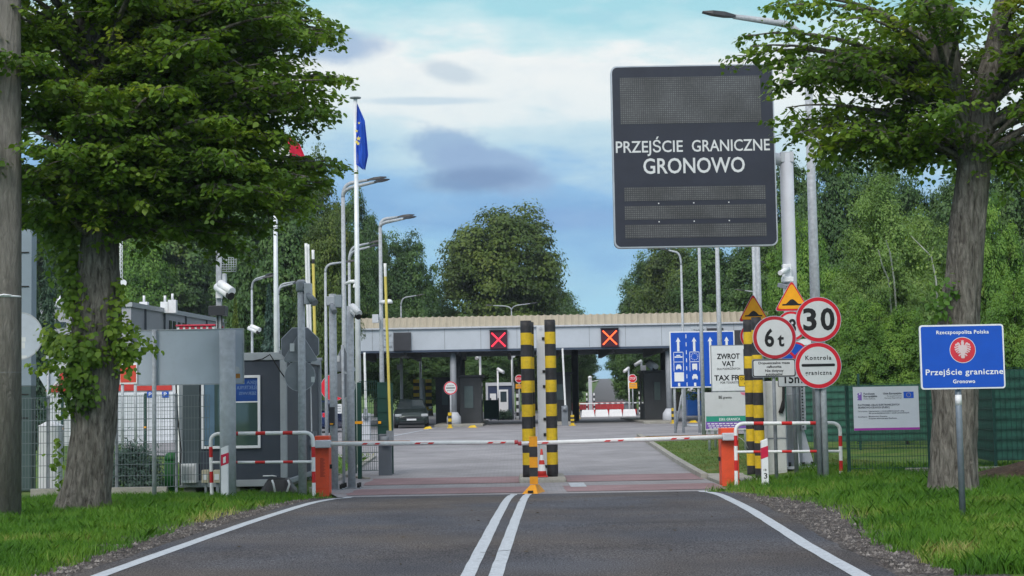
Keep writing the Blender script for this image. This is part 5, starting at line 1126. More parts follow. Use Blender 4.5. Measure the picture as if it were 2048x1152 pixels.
# delineators
def delineator(label, px, pb, pt, Y, wpx, digit):
    b_ = gp(px, Y); F = Face(px, (pt + pb) / 2, Y); k = F.k; o = thing('delineator_post', label, 'marker post', b_); w = wpx * k / 2; zt = F(0, pt)[1]; x = F.o.x; sl = 5 * k
    mb = MB(); mb.prism([(x - w, b_.z - .1), (x + w, b_.z - .1), (x + w, zt), (x - w, zt - sl)], Y, Y + .09); mb.build('body', clean, o, .008)
    z1 = F(0, pt + 17)[1]; hh = 24 * k; mb = MB(); mb.prism([(x - w - .002, z1 - hh), (x + w + .002, z1 - hh + sl), (x + w + .002, z1 + sl * .5), (x - w - .002, z1 - sl * .4)], Y - .004, Y + .094); bd = mb.build('red_band', M('delineator_red', (.55, .015, .06), .4), o)
    if not digit: mb = MB(); mb.prism([(x - w * .38, z1 - hh * .78), (x + w * .38, z1 - hh * .70), (x + w * .38, z1 - hh * .18), (x - w * .38, z1 - hh * .28)], Y - .007, Y - .0045); mb.build('reflector', white, bd)
    else:
        t = letters(o, sblack, 'numerals'); F.text(t, '3', px - 2.8, px + 4.0, 957, 10.5, 0, .003, .02); F.text(t, '18', px - 3, px + 2.4, 942, 4.2, 0, .003, .01); t.done()
delineator('white marker post with a red reflector band at the left guard rail', 449, 994, 891, 28.9, 14, False)
delineator('white marker post with red band and number 3 on the right verge', 1530, 974, 877, 29.6, 13.5, True)
# ================================================================== POLES, LAMPS, CAMERAS, FLAGS
def W2(x, y, Y): return W(x, y, Y)
def base_under(px, py, Y):
    """foot of a vertical pole that passes photo pixel (px, py) at depth Y"""
    p = W(px, py, Y); return Vector((p.x, Y, ground(p.x, Y)))
# concrete utility pole at the left edge
Y0 = 22.0; e0, e1 = W(20, 30, Y0), W(41, 1020, Y0); cxp = e1.x - .20; b_ = Vector((cxp, Y0, ground(cxp, Y0))); o = thing('utility_pole', 'weathered grey brown pole cut by the left picture edge', 'pole', b_)
mb = MB(); mb.tube([(cxp, Y0, b_.z - .1), (cxp - .0, Y0, 4.0), (cxp - .02, Y0, 12.5)], [.205, .19, .15], 24); mb.build('shaft', m_pole, o)
z = W(20, 594, Y0).z; mb = MB(); mb.lathe((cxp, Y0), [(.196, z - .012), (.2, z), (.196, z + .014)], 24); mb.tube([(cxp - .1, Y0 - .19, z), (cxp + .02, Y0 - .22, z + .02), (cxp + .12, Y0 - .19, z + .01)], .012, 6); mb.build('wire_band', clean, o)
z = W(20, 745, Y0).z; mb = MB(); mb.lathe((cxp, Y0), [(.195, z - .005), (.198, z), (.195, z + .005)], 24); mb.build('thin_wire', dgalv, o)
# tall grey totem behind it
Y0 = 34.0; x0, x1 = W(20, 600, Y0).x, W(63, 700, Y0).x; zt = W(45, 405, Y0).z; zg = ground(x0, Y0); o = thing('totem', 'tall blue grey totem with a dark lower door, behind the left edge pole', 'totem', ((x0 + x1) / 2, Y0, zg))
zs = W(45, 772, Y0).z; mb = MB(); mb.span((x0, Y0, zs), (x1, Y0 + .35, zt)); mb.build('column', M('totem_grey', (.21, .26, .31), .5, .1, .06, 1.5, dirt=.1), o, .012)
mb = MB(); mb.span((x0 - .0, Y0 - .01, zg), (x1 - .002, Y0 + .36, zs - .004)); mb.build('lower_door', M('totem_dark', (.045, .075, .075), .5), o, .01)
mb = MB()
for py in (505, 573, 789, 836): z = W(45, py, Y0).z; mb.span((x0 + .05, Y0 - .02, z - .012), (x1 - .06, Y0 - .011, z + .012))
mb.build('slots', rubber, o)
# backs of road signs
def stickers(root, F, spots, y):
    for px, py, w, h, m in spots:
        a, b_ = F(px - w / 2, py + h / 2), F(px + w / 2, py - h / 2); mb = MB(); mb.span((a[0], y - .003, a[1]), (b_[0], y - .0006, b_[1])); mb.build('sticker', m, root)
def back_disc(root, F, r, y, name='disc'):
    mb = MB(); x, z = F.o.x, F.o.z; mb.prism(circ(x, z, r * .965, 48), y, y + .02, 0); mb.ring((x, z), r, r * .955, y - .006, 1, 48); mb.prism(circ(x, z, r, 48), y + .012, y + .022, 1); return mb.build(name, [board_back if name == 'large_disc' else dback, galv], root)
Y0 = 30.2; F = Face(38, 672, Y0); k = F.k; b_ = base_under(30, 672, Y0); o = thing('road_sign_back', 'large grey back of a round road sign at the left edge', 'road sign', b_)
back_disc(o, F, 48 * k, Y0, 'large_disc'); post_part(o, b_.x, Y0 + .06, F.o.z + .5, .035); stickers(o, F, [(45, 679, 13, 9, signw), (46, 691, 8, 12, signw), (48, 714, 12, 6, signw)], Y0)
Y0 = 40.0; F = Face(82, 765, Y0); k = F.k; b_ = base_under(96, 790, Y0); o = thing('road_sign_back', 'grey back of an upside down triangle sign behind the white pillar', 'road sign', b_); x, z = W(97, 755, Y0).x, W(97, 745, Y0).z
mb = MB(); mb.prism([(x, z - .52), (x + .36, z + .08), (x - .36, z + .08)], Y0, Y0 + .02); mb.build('plate', board_back, o); post_part(o, x, Y0 - .05, z + .05, .03)
Y0 = 30.4; F = Face(606, 700, Y0); k = F.k; b_ = base_under(604, 800, Y0); o = thing('road_sign_back', 'thick steel pole with grey backs of octagon, triangle and disc signs', 'road sign', b_); px = b_.x
post_part(o, px, Y0, W(601, 560, Y0).z, .082, n=18, r1=.07)
x, z = F(597, 692); mb = MB(); mb.prism(circ(x, z, 40 * k, 8, math.pi / 8), Y0 + .22, Y0 + .24); mb.prism(circ(x, z, 41.5 * k, 8, math.pi / 8), Y0 + .236, Y0 + .246, 1); mb.build('octagon_back', [M('sign_back_dim', (.15, .165, .19), .55, 0, .15, 5, dirt=.1), offw], o)
x, zb = F(599, 722); mb = MB(); mb.prism(tri(x, zb, 36 * k, 60 * k, .05), Y0 + .12, Y0 + .14); mb.prism(tri(x, zb - .012, 37.5 * k, 62.5 * k, .05), Y0 + .135, Y0 + .145, 1); mb.build('triangle_back', [dback, offw], o)
F3 = Face(600, 752, Y0 + .11); back_disc(o, F3, 31 * k, Y0 + .1); stickers(o, F, [(583, 694, 9, 16, signw), (624, 759, 7, 11, signw)], Y0 + .09)
mb = MB(); a, b_2 = W(608, 608, Y0 - .1), W(622, 566, Y0 - .1); mb.span((a.x, Y0 - .1, a.z), (b_2.x, Y0 + .1, b_2.z)); mb.build('control_box', offw, o, .01)
mb = MB(); p, q = W(612, 584, Y0), W(630, 606, Y0 - .2); mb.tube([p, q], [.06, .075], 10); mb.build('camera_tube', dgalv, o)
mb = MB(); z = W(600, 573, Y0).z; mb.lathe((px, Y0), [(.085, z - .1), (.1, z - .08), (.1, z + .08), (.085, z + .1)], 16); mb.build('collar', dgalv, o)
Y0 = 33.6; F = Face(686, 745, Y0); k = F.k; b_ = gp(688, Y0); o = thing('road_sign_back', 'slim pole with grey backs of a triangle over a disc beside the camera mast', 'road sign', b_)
px = b_.x; x, zb = F(686, 742); mb = MB(); mb.prism(tri(x, zb, 25 * k, 52 * k, .04), Y0 + .04, Y0 + .06); mb.prism(tri(x, zb - .012, 26.5 * k, 54.5 * k, .04), Y0 + .055, Y0 + .065, 1); mb.build('triangle_back', [dback, offw], o)
F3 = Face(686, 771, Y0 + .04); back_disc(o, F3, 25 * k, Y0 + .04); stickers(o, F, [(676, 717, 6, 12, signw)], Y0 + .035); post_part(o, px, Y0, W(686, 690, Y0).z, .032)
# big sign back on two posts
Y0 = 29.6; F = Face(381, 714, Y0); k = F.k; b_ = gp(457, Y0 - .1); o = thing('large_sign_back', 'big grey back of a rectangular board on one thin and one thick post', 'sign', b_)
a, c = F(276, 768), F(486, 660); mb = MB(); mb.span((a[0], Y0, a[1]), (c[0], Y0 + .025, c[1])); pl = mb.build('panel', M('panel_back', (.48, .53, .62), .5, 0, .07, 1.5, dirt=.1), o, .006)
mb = MB(); w = .018; mb.span((a[0] - w, Y0 - .012, a[1] - w), (a[0], Y0 + .03, c[1] + w)); mb.span((c[0], Y0 - .012, a[1] - w), (c[0] + w, Y0 + .03, c[1] + w)); mb.span((a[0], Y0 - .012, c[1]), (c[0], Y0 + .03, c[1] + w)); mb.span((a[0], Y0 - .012, a[1] - w), (c[0], Y0 + .03, a[1])); mb.build('frame', galv, o)
xl = W(308, 800, Y0 - .08).x; post_part(o, xl, Y0 - .06, c[1] + .02, .042); xr = W(456, 850, Y0 - .14).x; post_part(o, xr, Y0 - .16, c[1] - .02, .15, M('thick_post', (.40, .43, .47), .5, 0, .14, 8, dirt=.15), n=24)
x, z = F(473, 741); mb = MB(); mb.prism(circ(x, z, .06, 20), Y0 - .003, Y0 - .0005); mb.build('round_sticker', signw, pl); a, c = F(467, 758), F(480, 749); mb = MB(); mb.span((a[0], Y0 - .003, a[1]), (c[0], Y0 - .0005, c[1])); mb.build('orange_sticker', M('sticker_orange', (.5, .22, .05)), pl)

def bullet_camera(label, p, aim, s, pole=None):
    """camera housing at p looking along aim"""
    o = thing('security_camera', label, 'camera', p); d = Vector(aim).normalized(); mb = MB(); p = Vector(p)
    mb.tube([p - d * .22 * s, p + d * .2 * s], [.075 * s, .075 * s], 12); mb.build('body', clean, o); mb = MB(); mb.tube([p + d * .2 * s, p + d * .27 * s], [.072 * s, .068 * s], 12); mb.build('lens', rubber, o)
    mb = MB(); mb.tube([p + Vector((0, 0, .09 * s)) - d * .1 * s, p + Vector((0, 0, .09 * s)) + d * .3 * s], [.08 * s, .075 * s], 8); mb.build('sun_shield', clean, o)
    if pole is not None: mb = MB(); mb.tube([p - d * .1 * s, Vector(pole)], .03 * s, 8); mb.build('bracket', clean, o)
    return o
def mast(name, label, px, py, Y, ytop, r, cat='mast', mat=None, flange=False, r1=None):
    b_ = base_under(px, py, Y); o = thing(name, label, cat, b_); zt = W(px, ytop, Y).z; post_part(o, b_.x, Y, zt, r, mat, 'shaft', 16, r1)
    if flange:
        mb = MB(); mb.span((b_.x - .2, Y - .2, b_.z), (b_.x + .2, Y + .2, b_.z + .03)); mb.build('flange', dgalv, o)
        for sx in (-1, 1):
            for sy in (-1, 1): mb = MB(); mb.cyl((b_.x + sx * .15, Y + sy * .15), .03, b_.z + .03, b_.z + .12, 6); mb.build('anchor_bolt', rubber, o)
    return o, b_, zt
# mast with two camera boxes and black intercom, left of the gate
Y0 = 32.2; o, b_, zt = mast('camera_mast', 'steel mast with grey camera boxes and black intercom beside the orange left cabinet', 668, 900, Y0, 588, .085, flange=True, r1=.075)
for (x0, y0, x1, y1, m) in ((652, 593, 671, 611, offw), (669, 590, 683, 615, M('box_grey', (.32, .36, .40), .5))):
    p, q = W(x0, y1, Y0 - .12), W(x1, y0, Y0 - .12); mb = MB(); mb.span((p.x, Y0 - .2, p.z), (q.x, Y0 + .02, q.z)); mb.build('camera_box', m, o, .01)
p, q = W(662, 606, Y0 - .1), W(669, 624, Y0 - .4); mb = MB(); mb.tube([p, q], [.05, .06], 10); mb.build('camera_tube', dgalv, o); mb = MB(); p = W(668, 632, Y0 - .2); mb.span((p.x - .04, Y0 - .3, p.z - .06), (p.x + .04, Y0 - .2, p.z + .08)); mb.build('lens_hood', offw, o)
p, q = W(659, 851, Y0 - .15), W(669, 814, Y0 - .15); mb = MB(); mb.span((p.x, Y0 - .22, p.z), (q.x, Y0 - .08, q.z)); ic = mb.build('intercom', dark, o, .008); mb = MB(); mb.span((p.x + .02, Y0 - .226, p.z + .02), (q.x - .02, Y0 - .2205, p.z + .045)); mb.build('yellow_label', amber, ic)
# mast with white bullet camera
Y0 = 32.6; o, b_, zt = mast('camera_mast', 'tall steel mast with bolted foot carrying a white bullet camera', 703, 900, Y0, 612, .08, flange=True, r1=.07)
bullet_camera('white bullet camera on the steel mast in front of the flagpole', W(708, 624, Y0 - .1), (.45, -.7, -.45), .9, W(699, 616, Y0))
# square mast with antenna box behind the sign back
Y0 = 36.0; b_ = base_under(438, 560, Y0); o = thing('camera_mast', 'square grey mast with white camera and dark cage behind the big sign back', 'mast', b_); w = .06; zt = W(436, 468, Y0).z
mb = MB(); mb.span((b_.x - w, Y0 - w, b_.z), (b_.x + w, Y0 + w, zt)); mb.build('shaft', galv, o, .006)
mb = MB(); p = W(429, 466, Y0); mb.span((p.x - .03, Y0 - .05, p.z - .07), (p.x + .02, Y0 + .05, p.z + .11)); mb.span((p.x, Y0 - .02, p.z - .06), (b_.x, Y0 + .02, p.z - .02)); mb.build('antenna', galv, o)
mb = MB(); p, q = W(420, 632, Y0), W(453, 612, Y0)
mb.span((p.x, Y0 - .2, p.z), (q.x, Y0 + .2, q.z)); mb.build('dark_cage', dark, o, .01)
mb = MB(); p, q = W(447, 545, Y0), W(476, 517, Y0)
for j in range(7): u = j / 6; mb.tube([(p.x, Y0 - .25, p.z + (q.z - p.z) * u), (q.x, Y0 - .25, p.z + (q.z - p.z) * u)], .007, 5); mb.tube([(p.x + (q.x - p.x) * u, Y0 - .25, p.z), (p.x + (q.x - p.x) * u, Y0 - .25, q.z)], .007, 5)
mb.build('wire_basket', galv, o); mb = MB(); p = W(447, 556, Y0 - .1); mb.span((p.x - .02, Y0 - .15, p.z - .14), (p.x + .06, Y0, p.z + .1)); mb.build('radio_box', offw, o, .01)
mb = MB(); p = W(434, 583, Y0 - .1); mb.span((p.x - .02, Y0 - .16, p.z - .16), (p.x + .12, Y0 - .06, p.z + .13)); mb.build('bracket_plate', clean, o, .008)
for px in (437, 445): p = W(px, 630, Y0); mb = MB(); mb.tube([(p.x, Y0 - .1, p.z - 1.2), (p.x, Y0 - .1, p.z)], .014, 6); mb.build('cable', rubber, o)
bullet_camera('white bullet camera on the square grey mast', W(447, 582, Y0 - .35), (.55, -.6, -.35), 1.3, W(438, 580, Y0 - .1))
# lamp posts
def lamp(label, px, py, Y, bend, heads, r=.075, group=None, y_bottom=None, head=.5):
    """shaft through pixel (px,py); bend: pixel row where the arms leave; heads: list of (x, y) pixels of arm ends"""
    b_ = base_under(px, py, Y); o = thing('street_lamp', label, 'street lamp', b_, group); zb = W(px, bend, Y).z
    post_part(o, b_.x, Y, zb, r, galv, 'shaft', 12, r * .62)
    for i, (hx, hy) in enumerate(heads):
        dy = (.0, .9, .5)[i % 3] * (1 if len(heads) > 1 else .2); e = W(hx, hy, Y - dy); s = Vector((b_.x, Y, zb)); m_ = Vector((s.x + (e.x - s.x) * .02, Y, e.z - (e.z - s.z) * .12)); d = e - s
        L_ = d.length; path = bez(s, Vector((s.x, Y, s.z + (e.z - s.z) * .78)), s + Vector((d.x * .38, d.y * .38, d.z * .86)), 7) + [e]
        mb = MB(); mb.tube(path, [r * .62] * 8 + [r * .42], 8); mb.build('arm', galv, o)
        dd = (path[-1] - path[-2]).normalized(); mb = MB(); c = e + dd * head * .45; rz = math.atan2(dd.y, dd.x); ry = -math.atan2(dd.z, math.hypot(dd.x, dd.y)); rot = Matrix.Rotation(rz, 3, 'Z') @ Matrix.Rotation(ry, 3, 'Y')
        pts = [(-.5, .05, .03), (-.15, .1, .06), (.2, .11, .05), (.5, .07, .015)]; ids = []
        for t, wy, th in pts: ids.append(mb.add([c + rot @ Vector((t * head * 1.1, sy * wy * head * 1.6, sz * th * head * 1.6)) for sy, sz in ((-1, -.5), (1, -.5), (.8, 1), (-.8, 1))]))
        for a, q in zip(ids, ids[1:]):
            for j in range(4): mb.face((a + j, a + (j + 1) % 4, q + (j + 1) % 4, q + j))
        mb.face([ids[0] + j for j in range(4)][::-1]); mb.face([ids[-1] + j for j in range(4)]); mb.build('lamp_head', dark, o)
    return o, b_
lamp('tallest double armed lamp post just left of the blue flag pole', 688, 600, 44, 395, [(738, 360), (752, 364)], .085)
lamp('double armed lamp post with a white speed camera, right of the flag pole', 762, 600, 50, 455, [(798, 434), (810, 437)], .085)
lamp('shorter double armed lamp post behind the left boom masts, near the flagpole', 699, 600, 62, 525, [(740, 486), (742, 493)], .08)
lamp('single armed lamp post bending right behind the camera boxes', 651, 580, 58, 545, [(690, 524)], .07)
lamp('double armed lamp post in front of the blue spruce', 504, 640, 62, 580, [(528, 556), (533, 551)], .065)
lamp('double armed lamp post half hidden by the white raised booms', 557, 640, 66, 590, [(592, 563), (588, 567)], .065)
lamp('single armed lamp post over the canopy left of its middle', 802, 625, 100, 612, [(834, 591)], .07)
lamp('lamp post with two spread arms over the middle of the canopy', 1023, 625, 104, 622, [(985, 611), (1062, 607)], .06)
lamp('single armed lamp post bending left below the display board', 1364, 600, 72, 530, [(1335, 500)], .075)
lamp('straight slim lamp post left of the refund board, top hidden by the display board', 1401, 600, 54, 430, [(1370, 408)], .075)
lamp('straight lamp post right of the lane sign, top hidden by the display board', 1437, 600, 51, 420, [(1400, 395)], .095)
lamp('left one of the paired lamp posts behind the display board', 1509, 560, 44, 400, [(1470, 380)], .075)
lamp('right one of the paired lamp posts behind the display board', 1517, 560, 40, 380, [(1480, 350)], .085)
lamp('far small lamp arm reaching left behind the upper hump sign', 1560, 620, 82, 560, [(1534, 527)], .06)
lamp('far small lamp arm reaching left behind the left hump sign', 1520, 620, 84, 600, [(1488, 581)], .06)
lamp('far small lamp arm above the round speed limit sign', 1622, 620, 80, 575, [(1598, 541)], .06)
lamp('small lamp arm rising behind the canopy roof at its left end', 632, 630, 98, 650, [(652, 614)], .06)
Y0 = 35.0; o, b_ = lamp('big lamp post behind the speed limit sign with a long arm reaching left', 1629, 560, Y0, 130, [(1466, 33)], .135, head=.7)
bullet_camera('small white camera on the lamp post before the blue spruce', W(507, 660, 61.6), (.7, -.5, -.3), 1.2, W(504, 658, 62))
# dome camera on the tall lamp post, speed camera on the second one
p = W(713, 573, 43.5); o = thing('dome_camera', 'white dome camera hanging from a bracket off the tallest lamp post', 'camera', p)
mb = MB(); q = W(690, 568, 44); mb.tube([q, W(702, 563, 43.8), W(712, 563, 43.5)], .05, 8); mb.build('bracket', clean, o); r = 7.5 * mpp(43.5)
mb = MB(); mb.lathe((p.x, p.y), [(r * .9, p.z - r * .35), (r * 1.05, p.z - r * .2), (r * .8, p.z + r * .6), (r * .3, p.z + r)], 16); mb.build('housing', clean, o); mb = MB(); mb.lathe((p.x, p.y), [(r * .2, p.z - r * 1.0), (r * .6, p.z - r * .8), (r * .8, p.z - r * .36)], 14); mb.build('dome', glass, o)
p = W(778, 603, 49.5); o = thing('speed_camera', 'white camera on a bracket right of the second lamp post', 'camera', p); mb = MB(); mb.tube([W(761, 605, 50), W(772, 603, 49.6)], .06, 8); mb.build('bracket', clean, o); mb = MB(); r = 7 * mpp(49.5); mb.lathe((p.x, p.y), [(r, p.z - r * .55), (r * 1.05, p.z), (r * .7, p.z + r * .5), (r * .25, p.z + r * .65)], 16); mb.build('housing', clean, o)
p, q = W(745, 646, 49.7), W(757, 629, 49.7); o = thing('junction_box', 'pale grey box fixed to the second lamp post over the canopy edge', 'box', p); mb = MB(); mb.span((p.x, 49.6, p.z), (q.x, 49.8, q.z)); mb.build('housing', offw, o, .01); mb = MB(); mb.span((q.x, 49.7, (p.z + q.z) / 2 - .03), (q.x + .12, 49.75, (p.z + q.z) / 2 + .03)); mb.build('bracket', galv, o)
# flagpoles and flags
def flagpole(label, px, py, Y, ytop, r):
    b_ = base_under(px, py, Y); o = thing('flagpole', label, 'flagpole', b_); zt = W(px, ytop, Y).z; post_part(o, b_.x, Y, zt, r, M('pole_white', (.66, .69, .72), .4, .1), 'shaft', 14, r * .6)
    mb = MB(); mb.lathe((b_.x, Y), [(r * .5, zt), (r * 1.8, zt + .02), (r * 1.8, zt + .05), (r * .4, zt + .07)], 12); mb.build('finial', galv, o); return b_, zt
def hanging_flag(name, label, outline_l, outline_r, Y, mats, split=None, seed=0, nx=14, ny=40):
    """drooping cloth between two edge curves given in photo pixels (list of (x,y) from top to bottom)"""
    def at(c, t):
        t = t * (len(c) - 1); i = min(int(t), len(c) - 2); return Vector(c[i]).lerp(Vector(c[i + 1]), t - i)
    p0 = W(*outline_l[0], Y); o = thing(name, label, 'flag', p0); mb = MB(); rows = []
    for j in range(ny + 1):
        l, r = at(outline_l, j / ny), at(outline_r, j / ny); row = []
        for i in range(nx + 1):
            q = l.lerp(r, i / nx); w = W(q.x, q.y, Y); w.y += .13 * math.sin(i / nx * 7.5 + seed + j * .03) * min(1, .3 + j / ny) + .05 * math.sin(i * 1.9 + j * .12); row.append(w)
        rows.append(mb.add(row))
    for j in range(ny):
        for i in range(nx): mb.face((rows[j] + i, rows[j] + i + 1, rows[j + 1] + i + 1, rows[j + 1] + i), (0 if split is None or i < split * nx else 1), True)
    c = mb.build('cloth', mats, o); return o, c
flagpole('tall white flagpole flying the blue flag left of the road', 716, 700, 42, 198, .085)
o, c = hanging_flag('flag', 'blue flag with yellow stars hanging limp from the tall flagpole', [(714, 207), (712, 255), (711, 290), (712, 328), (726, 339)], [(715, 208), (729, 240), (733, 275), (736, 310), (730, 339)], 41.85, [dblue], None, 0.0)
for q in ((717, 277, .07), (713, 284, .05), (716, 287, .06), (718, 246, .04), (713, 262, .05)):
    p = W(q[0], q[1], 41.62); mb = MB(); mb.prism([(p.x + q[2] * (1 if i % 2 == 0 else .42) * math.sin(i * math.pi / 5), p.z + q[2] * (1 if i % 2 == 0 else .42) * math.cos(i * math.pi / 5)) for i in range(10)][::-1], 41.62, 41.63); mb.build('star', M('star_yellow', (.75, .6, .12)), c)
flagpole('white flagpole partly hidden by the left linden leaves', 552, 600, 43, 262, .08)
hanging_flag('flag', 'red and white flag peeping out behind the left linden leaves', [(556, 268), (557, 300), (560, 345)], [(576, 270), (600, 289), (610, 313)], 42.9, [M('flag_white', (.7, .7, .7), .8), M('flag_red', (.62, .02, .06), .8)], .45, 1.0)
# lattice antenna on the roof
Y0 = 92; p0, p1 = W(242, 575, Y0), W(242, 440, Y0); o = thing('lattice_antenna', 'white lattice antenna mast right of the left linden trunk', 'antenna', (p0.x, Y0, p0.z - 1.2)); mb = MB()
for a in range(3): mb.tube([(p0.x + .09 * math.cos(a * 2.1), Y0 + .09 * math.sin(a * 2.1), p0.z - 1.2), (p0.x + .06 * math.cos(a * 2.1), Y0 + .06 * math.sin(a * 2.1), p1.z)], .025, 5)
for j in range(18):
    z = p0.z + (p1.z - p0.z) * j / 17; mb.tube([(p0.x - .08, Y0 - .05, z), (p0.x + .08, Y0 - .05, z + .2)], .018, 4)
mb.build('lattice', clean, o); mb = MB(); p = W(247, 566, Y0 - .2); mb.tube([(p.x, Y0 - .25, p.z), (p.x, Y0 - .05, p.z)], [.2, .04], 14); mb.build('dish', clean, o)
mb = MB(); p = W(237, 470, Y0)
for dz in (0, .35, .7, 1.1): mb.tube([(p.x, Y0, p.z - dz), (p.x + .22, Y0, p.z - dz - .05)], .022, 4)
mb.build('dipoles', clean, o)

# ================================================================== BUILDINGS ON THE LEFT
m_corr = M('wall_panel', (.34, .345, .39), .6, .05, .06, .6, dirt=.08)
Y1, Y2 = 92.0, 116.0
a, b_, c = W(30, 618, Y1), W(262, 604, Y1), W(450, 645, Y2); zg = .45; o = thing('warehouse', 'long grey panel building with parapet roof behind the left linden', 'building', ((a.x + b_.x) / 2, Y1, zg))
zt = W(262, 610, Y1).z; x2 = W(450, 640, Y2).x
mb = MB(); i = mb.add([(a.x - 8, Y1, zg - .3), (b_.x, Y1, zg - .3), (b_.x, Y1, zt), (a.x - 8, Y1, zt), (x2, Y2, zg - .3), (x2, Y2, zt + .2), (a.x - 8, Y2 + 6, zt + .2), (a.x - 8, Y2 + 6, zg - .3)])
for q in ((0, 1, 2, 3), (1, 4, 5, 2), (4, 7, 6, 5), (7, 0, 3, 6), (3, 2, 5, 6)): mb.face([i + e for e in q])
mb.build('wall', m_corr, o)
mb = MB(); mb.span((a.x - 8.1, Y1 - .12, zt - .1), (b_.x + .1, Y1 + .2, zt + .16)); d = Vector((x2 - b_.x, Y2 - Y1, 0)); n_ = Vector((d.y, -d.x, 0)).normalized() * .12; q0, q1 = Vector((b_.x, Y1, zt)) + n_, Vector((x2, Y2, zt + .2)) + n_
i = mb.add([q0 + Vector((0, 0, -.12)), q1 + Vector((0, 0, -.12)), q1 + Vector((0, 0, .16)), q0 + Vector((0, 0, .16)), q0 - 2 * n_ + Vector((0, 0, .16)), q1 - 2 * n_ + Vector((0, 0, .16))]); mb.face((i, i + 1, i + 2, i + 3)); mb.face((i + 3, i + 2, i + 5, i + 4)); mb.build('roof_edge', galv, o)
for t in (.12, .3, .52, .76): mb = MB(); p = Vector((b_.x, Y1, 0)).lerp(Vector((x2, Y2, 0)), t) + n_ * .4; mb.box((p.x, p.y, (zg + zt) / 2), (.16, .1, zt - zg), 0, math.atan2(d.y, d.x)); mb.build('wall_seam', slate, o)
for t in (.36, .40, .45, .5, .56, .6): mb = MB(); p = Vector((b_.x, Y1, 0)).lerp(Vector((x2, Y2, 0)), t) + n_ * .3; z = W(370, 660, 100).z; mb.box((p.x, p.y, z), (.5, .06, 1.3), 0, math.atan2(d.y, d.x)); mb.build('window', glass, o)
p, q = W(105, 655, Y1), W(132, 644, Y1); mb = MB(); mb.span((p.x, Y1 - .04, p.z), (q.x, Y1 - .005, q.z)); mb.build('window', glass, o)
for px, py in ((345, 600), (330, 604), (288, 604)): p = W(px, py, 99); mb = MB(); mb.span((p.x - .25, 98.8, zt - .1), (p.x + .25, 99.3, p.z)); mb.cyl((p.x, 99), .08, p.z, p.z + .4, 8); mb.build('roof_vent', clean, o)
mb = MB(); p = W(110, 600, 93)
for j in range(7): mb.tube([(p.x - .5 + j * .2, 93, zt), (p.x - .4 + j * .17, 93, p.z + .3 * math.sin(j * 2))], .05, 5)
mb.lathe((p.x + .4, 93), [(.05, p.z - .2), (.3, p.z - .05), (.3, p.z + .05), (.05, p.z + .1)], 10); mb.build('roof_aerials', clean, o)
# white shed with sliding doors and red fascia
Y0 = 60.0; a, b_ = gp(95, Y0), gp(352, Y0); zt = W(240, 715, Y0).z; o = thing('shed', 'white shed with pale doors and red fascia strip behind the fences', 'building', ((a.x + b_.x) / 2, Y0, a.z))
mb = MB(); mb.span((a.x, Y0, a.z - .2), (b_.x, Y0 + 5, zt)); mb.build('wall', M('shed_white', (.55, .57, .61), .55, 0, .05, 1, dirt=.12), o)
z0, z1 = W(240, 782, Y0).z, W(240, 769, Y0).z; mb = MB(); mb.span((a.x - .05, Y0 - .06, z0), (b_.x - .15, Y0 - .002, z1)); mb.build('red_fascia', M('fascia_red', (.48, .035, .03), .5), o)
mb = MB(); mb.span((a.x - .1, Y0 - .2, zt), (b_.x + .1, Y0 + 5.1, zt + .12)); mb.build('roof', galv, o)
for p0, p1 in ((236, 290), (296, 347)):
    x0, x1, q0, q1 = W(p0, 800, Y0).x, W(p1, 800, Y0).x, W(250, 889, Y0).z, W(250, 786, Y0).z; mb = MB(); mb.span((x0, Y0 - .045, q0), (x1, Y0 - .002, q1))
    dr = mb.build('sliding_door', M('door_white', (.62, .65, .70), .5, 0, .05, 1, dirt=.08), o, .01); mb = MB()
    for j in range(1, 7): mb.span((x0 + .03, Y0 - .052, q0 + (q1 - q0) * j / 7), (x1 - .03, Y0 - .0455, q0 + (q1 - q0) * j / 7 + .02))
    mb.build('door_rib', offw, dr)
for px in (301, 331):
    p, q = W(px - 6, 795, Y0), W(px + 7, 783, Y0); mb = MB(); mb.span((p.x, Y0 - .075, p.z), (q.x, Y0 - .055, q.z)); pl = mb.build('blue_plate', blue, o); mb = MB(); put_text(mb, 'P', (p.x + q.x) / 2 - .06, (p.x + q.x) / 2 + .05, p.z + .05, .14, Y0 - .078, 0, .01); mb.build('lettering', clean, pl)
p, q = W(119, 777, Y0), W(141, 740, Y0); mb = MB(); mb.span((p.x, Y0 - .06, p.z), (q.x, Y0 - .002, q.z)); mb.build('red_panel', M('fascia_red'), o)
p, q = W(238, 768, 45), W(275, 727, 45); o = thing('red_sign', 'red square sign in a white frame left of the big sign back', 'sign', ((p.x + q.x) / 2, 45, ground(p.x, 45))); mb = MB(); mb.span((p.x, 45, p.z), (q.x, 45.05, q.z)); mb.build('frame', clean, o, .01); mb = MB(); mb.span((p.x + .04, 44.993, p.z + .04), (q.x - .04, 44.999, q.z - .04)); mb.build('panel', M('panel_red', (.55, .06, .035), .5), o); post_part(o, p.x + .08, 45.08, q.z - .05, .045); post_part(o, q.x - .08, 45.08, q.z - .05, .045)
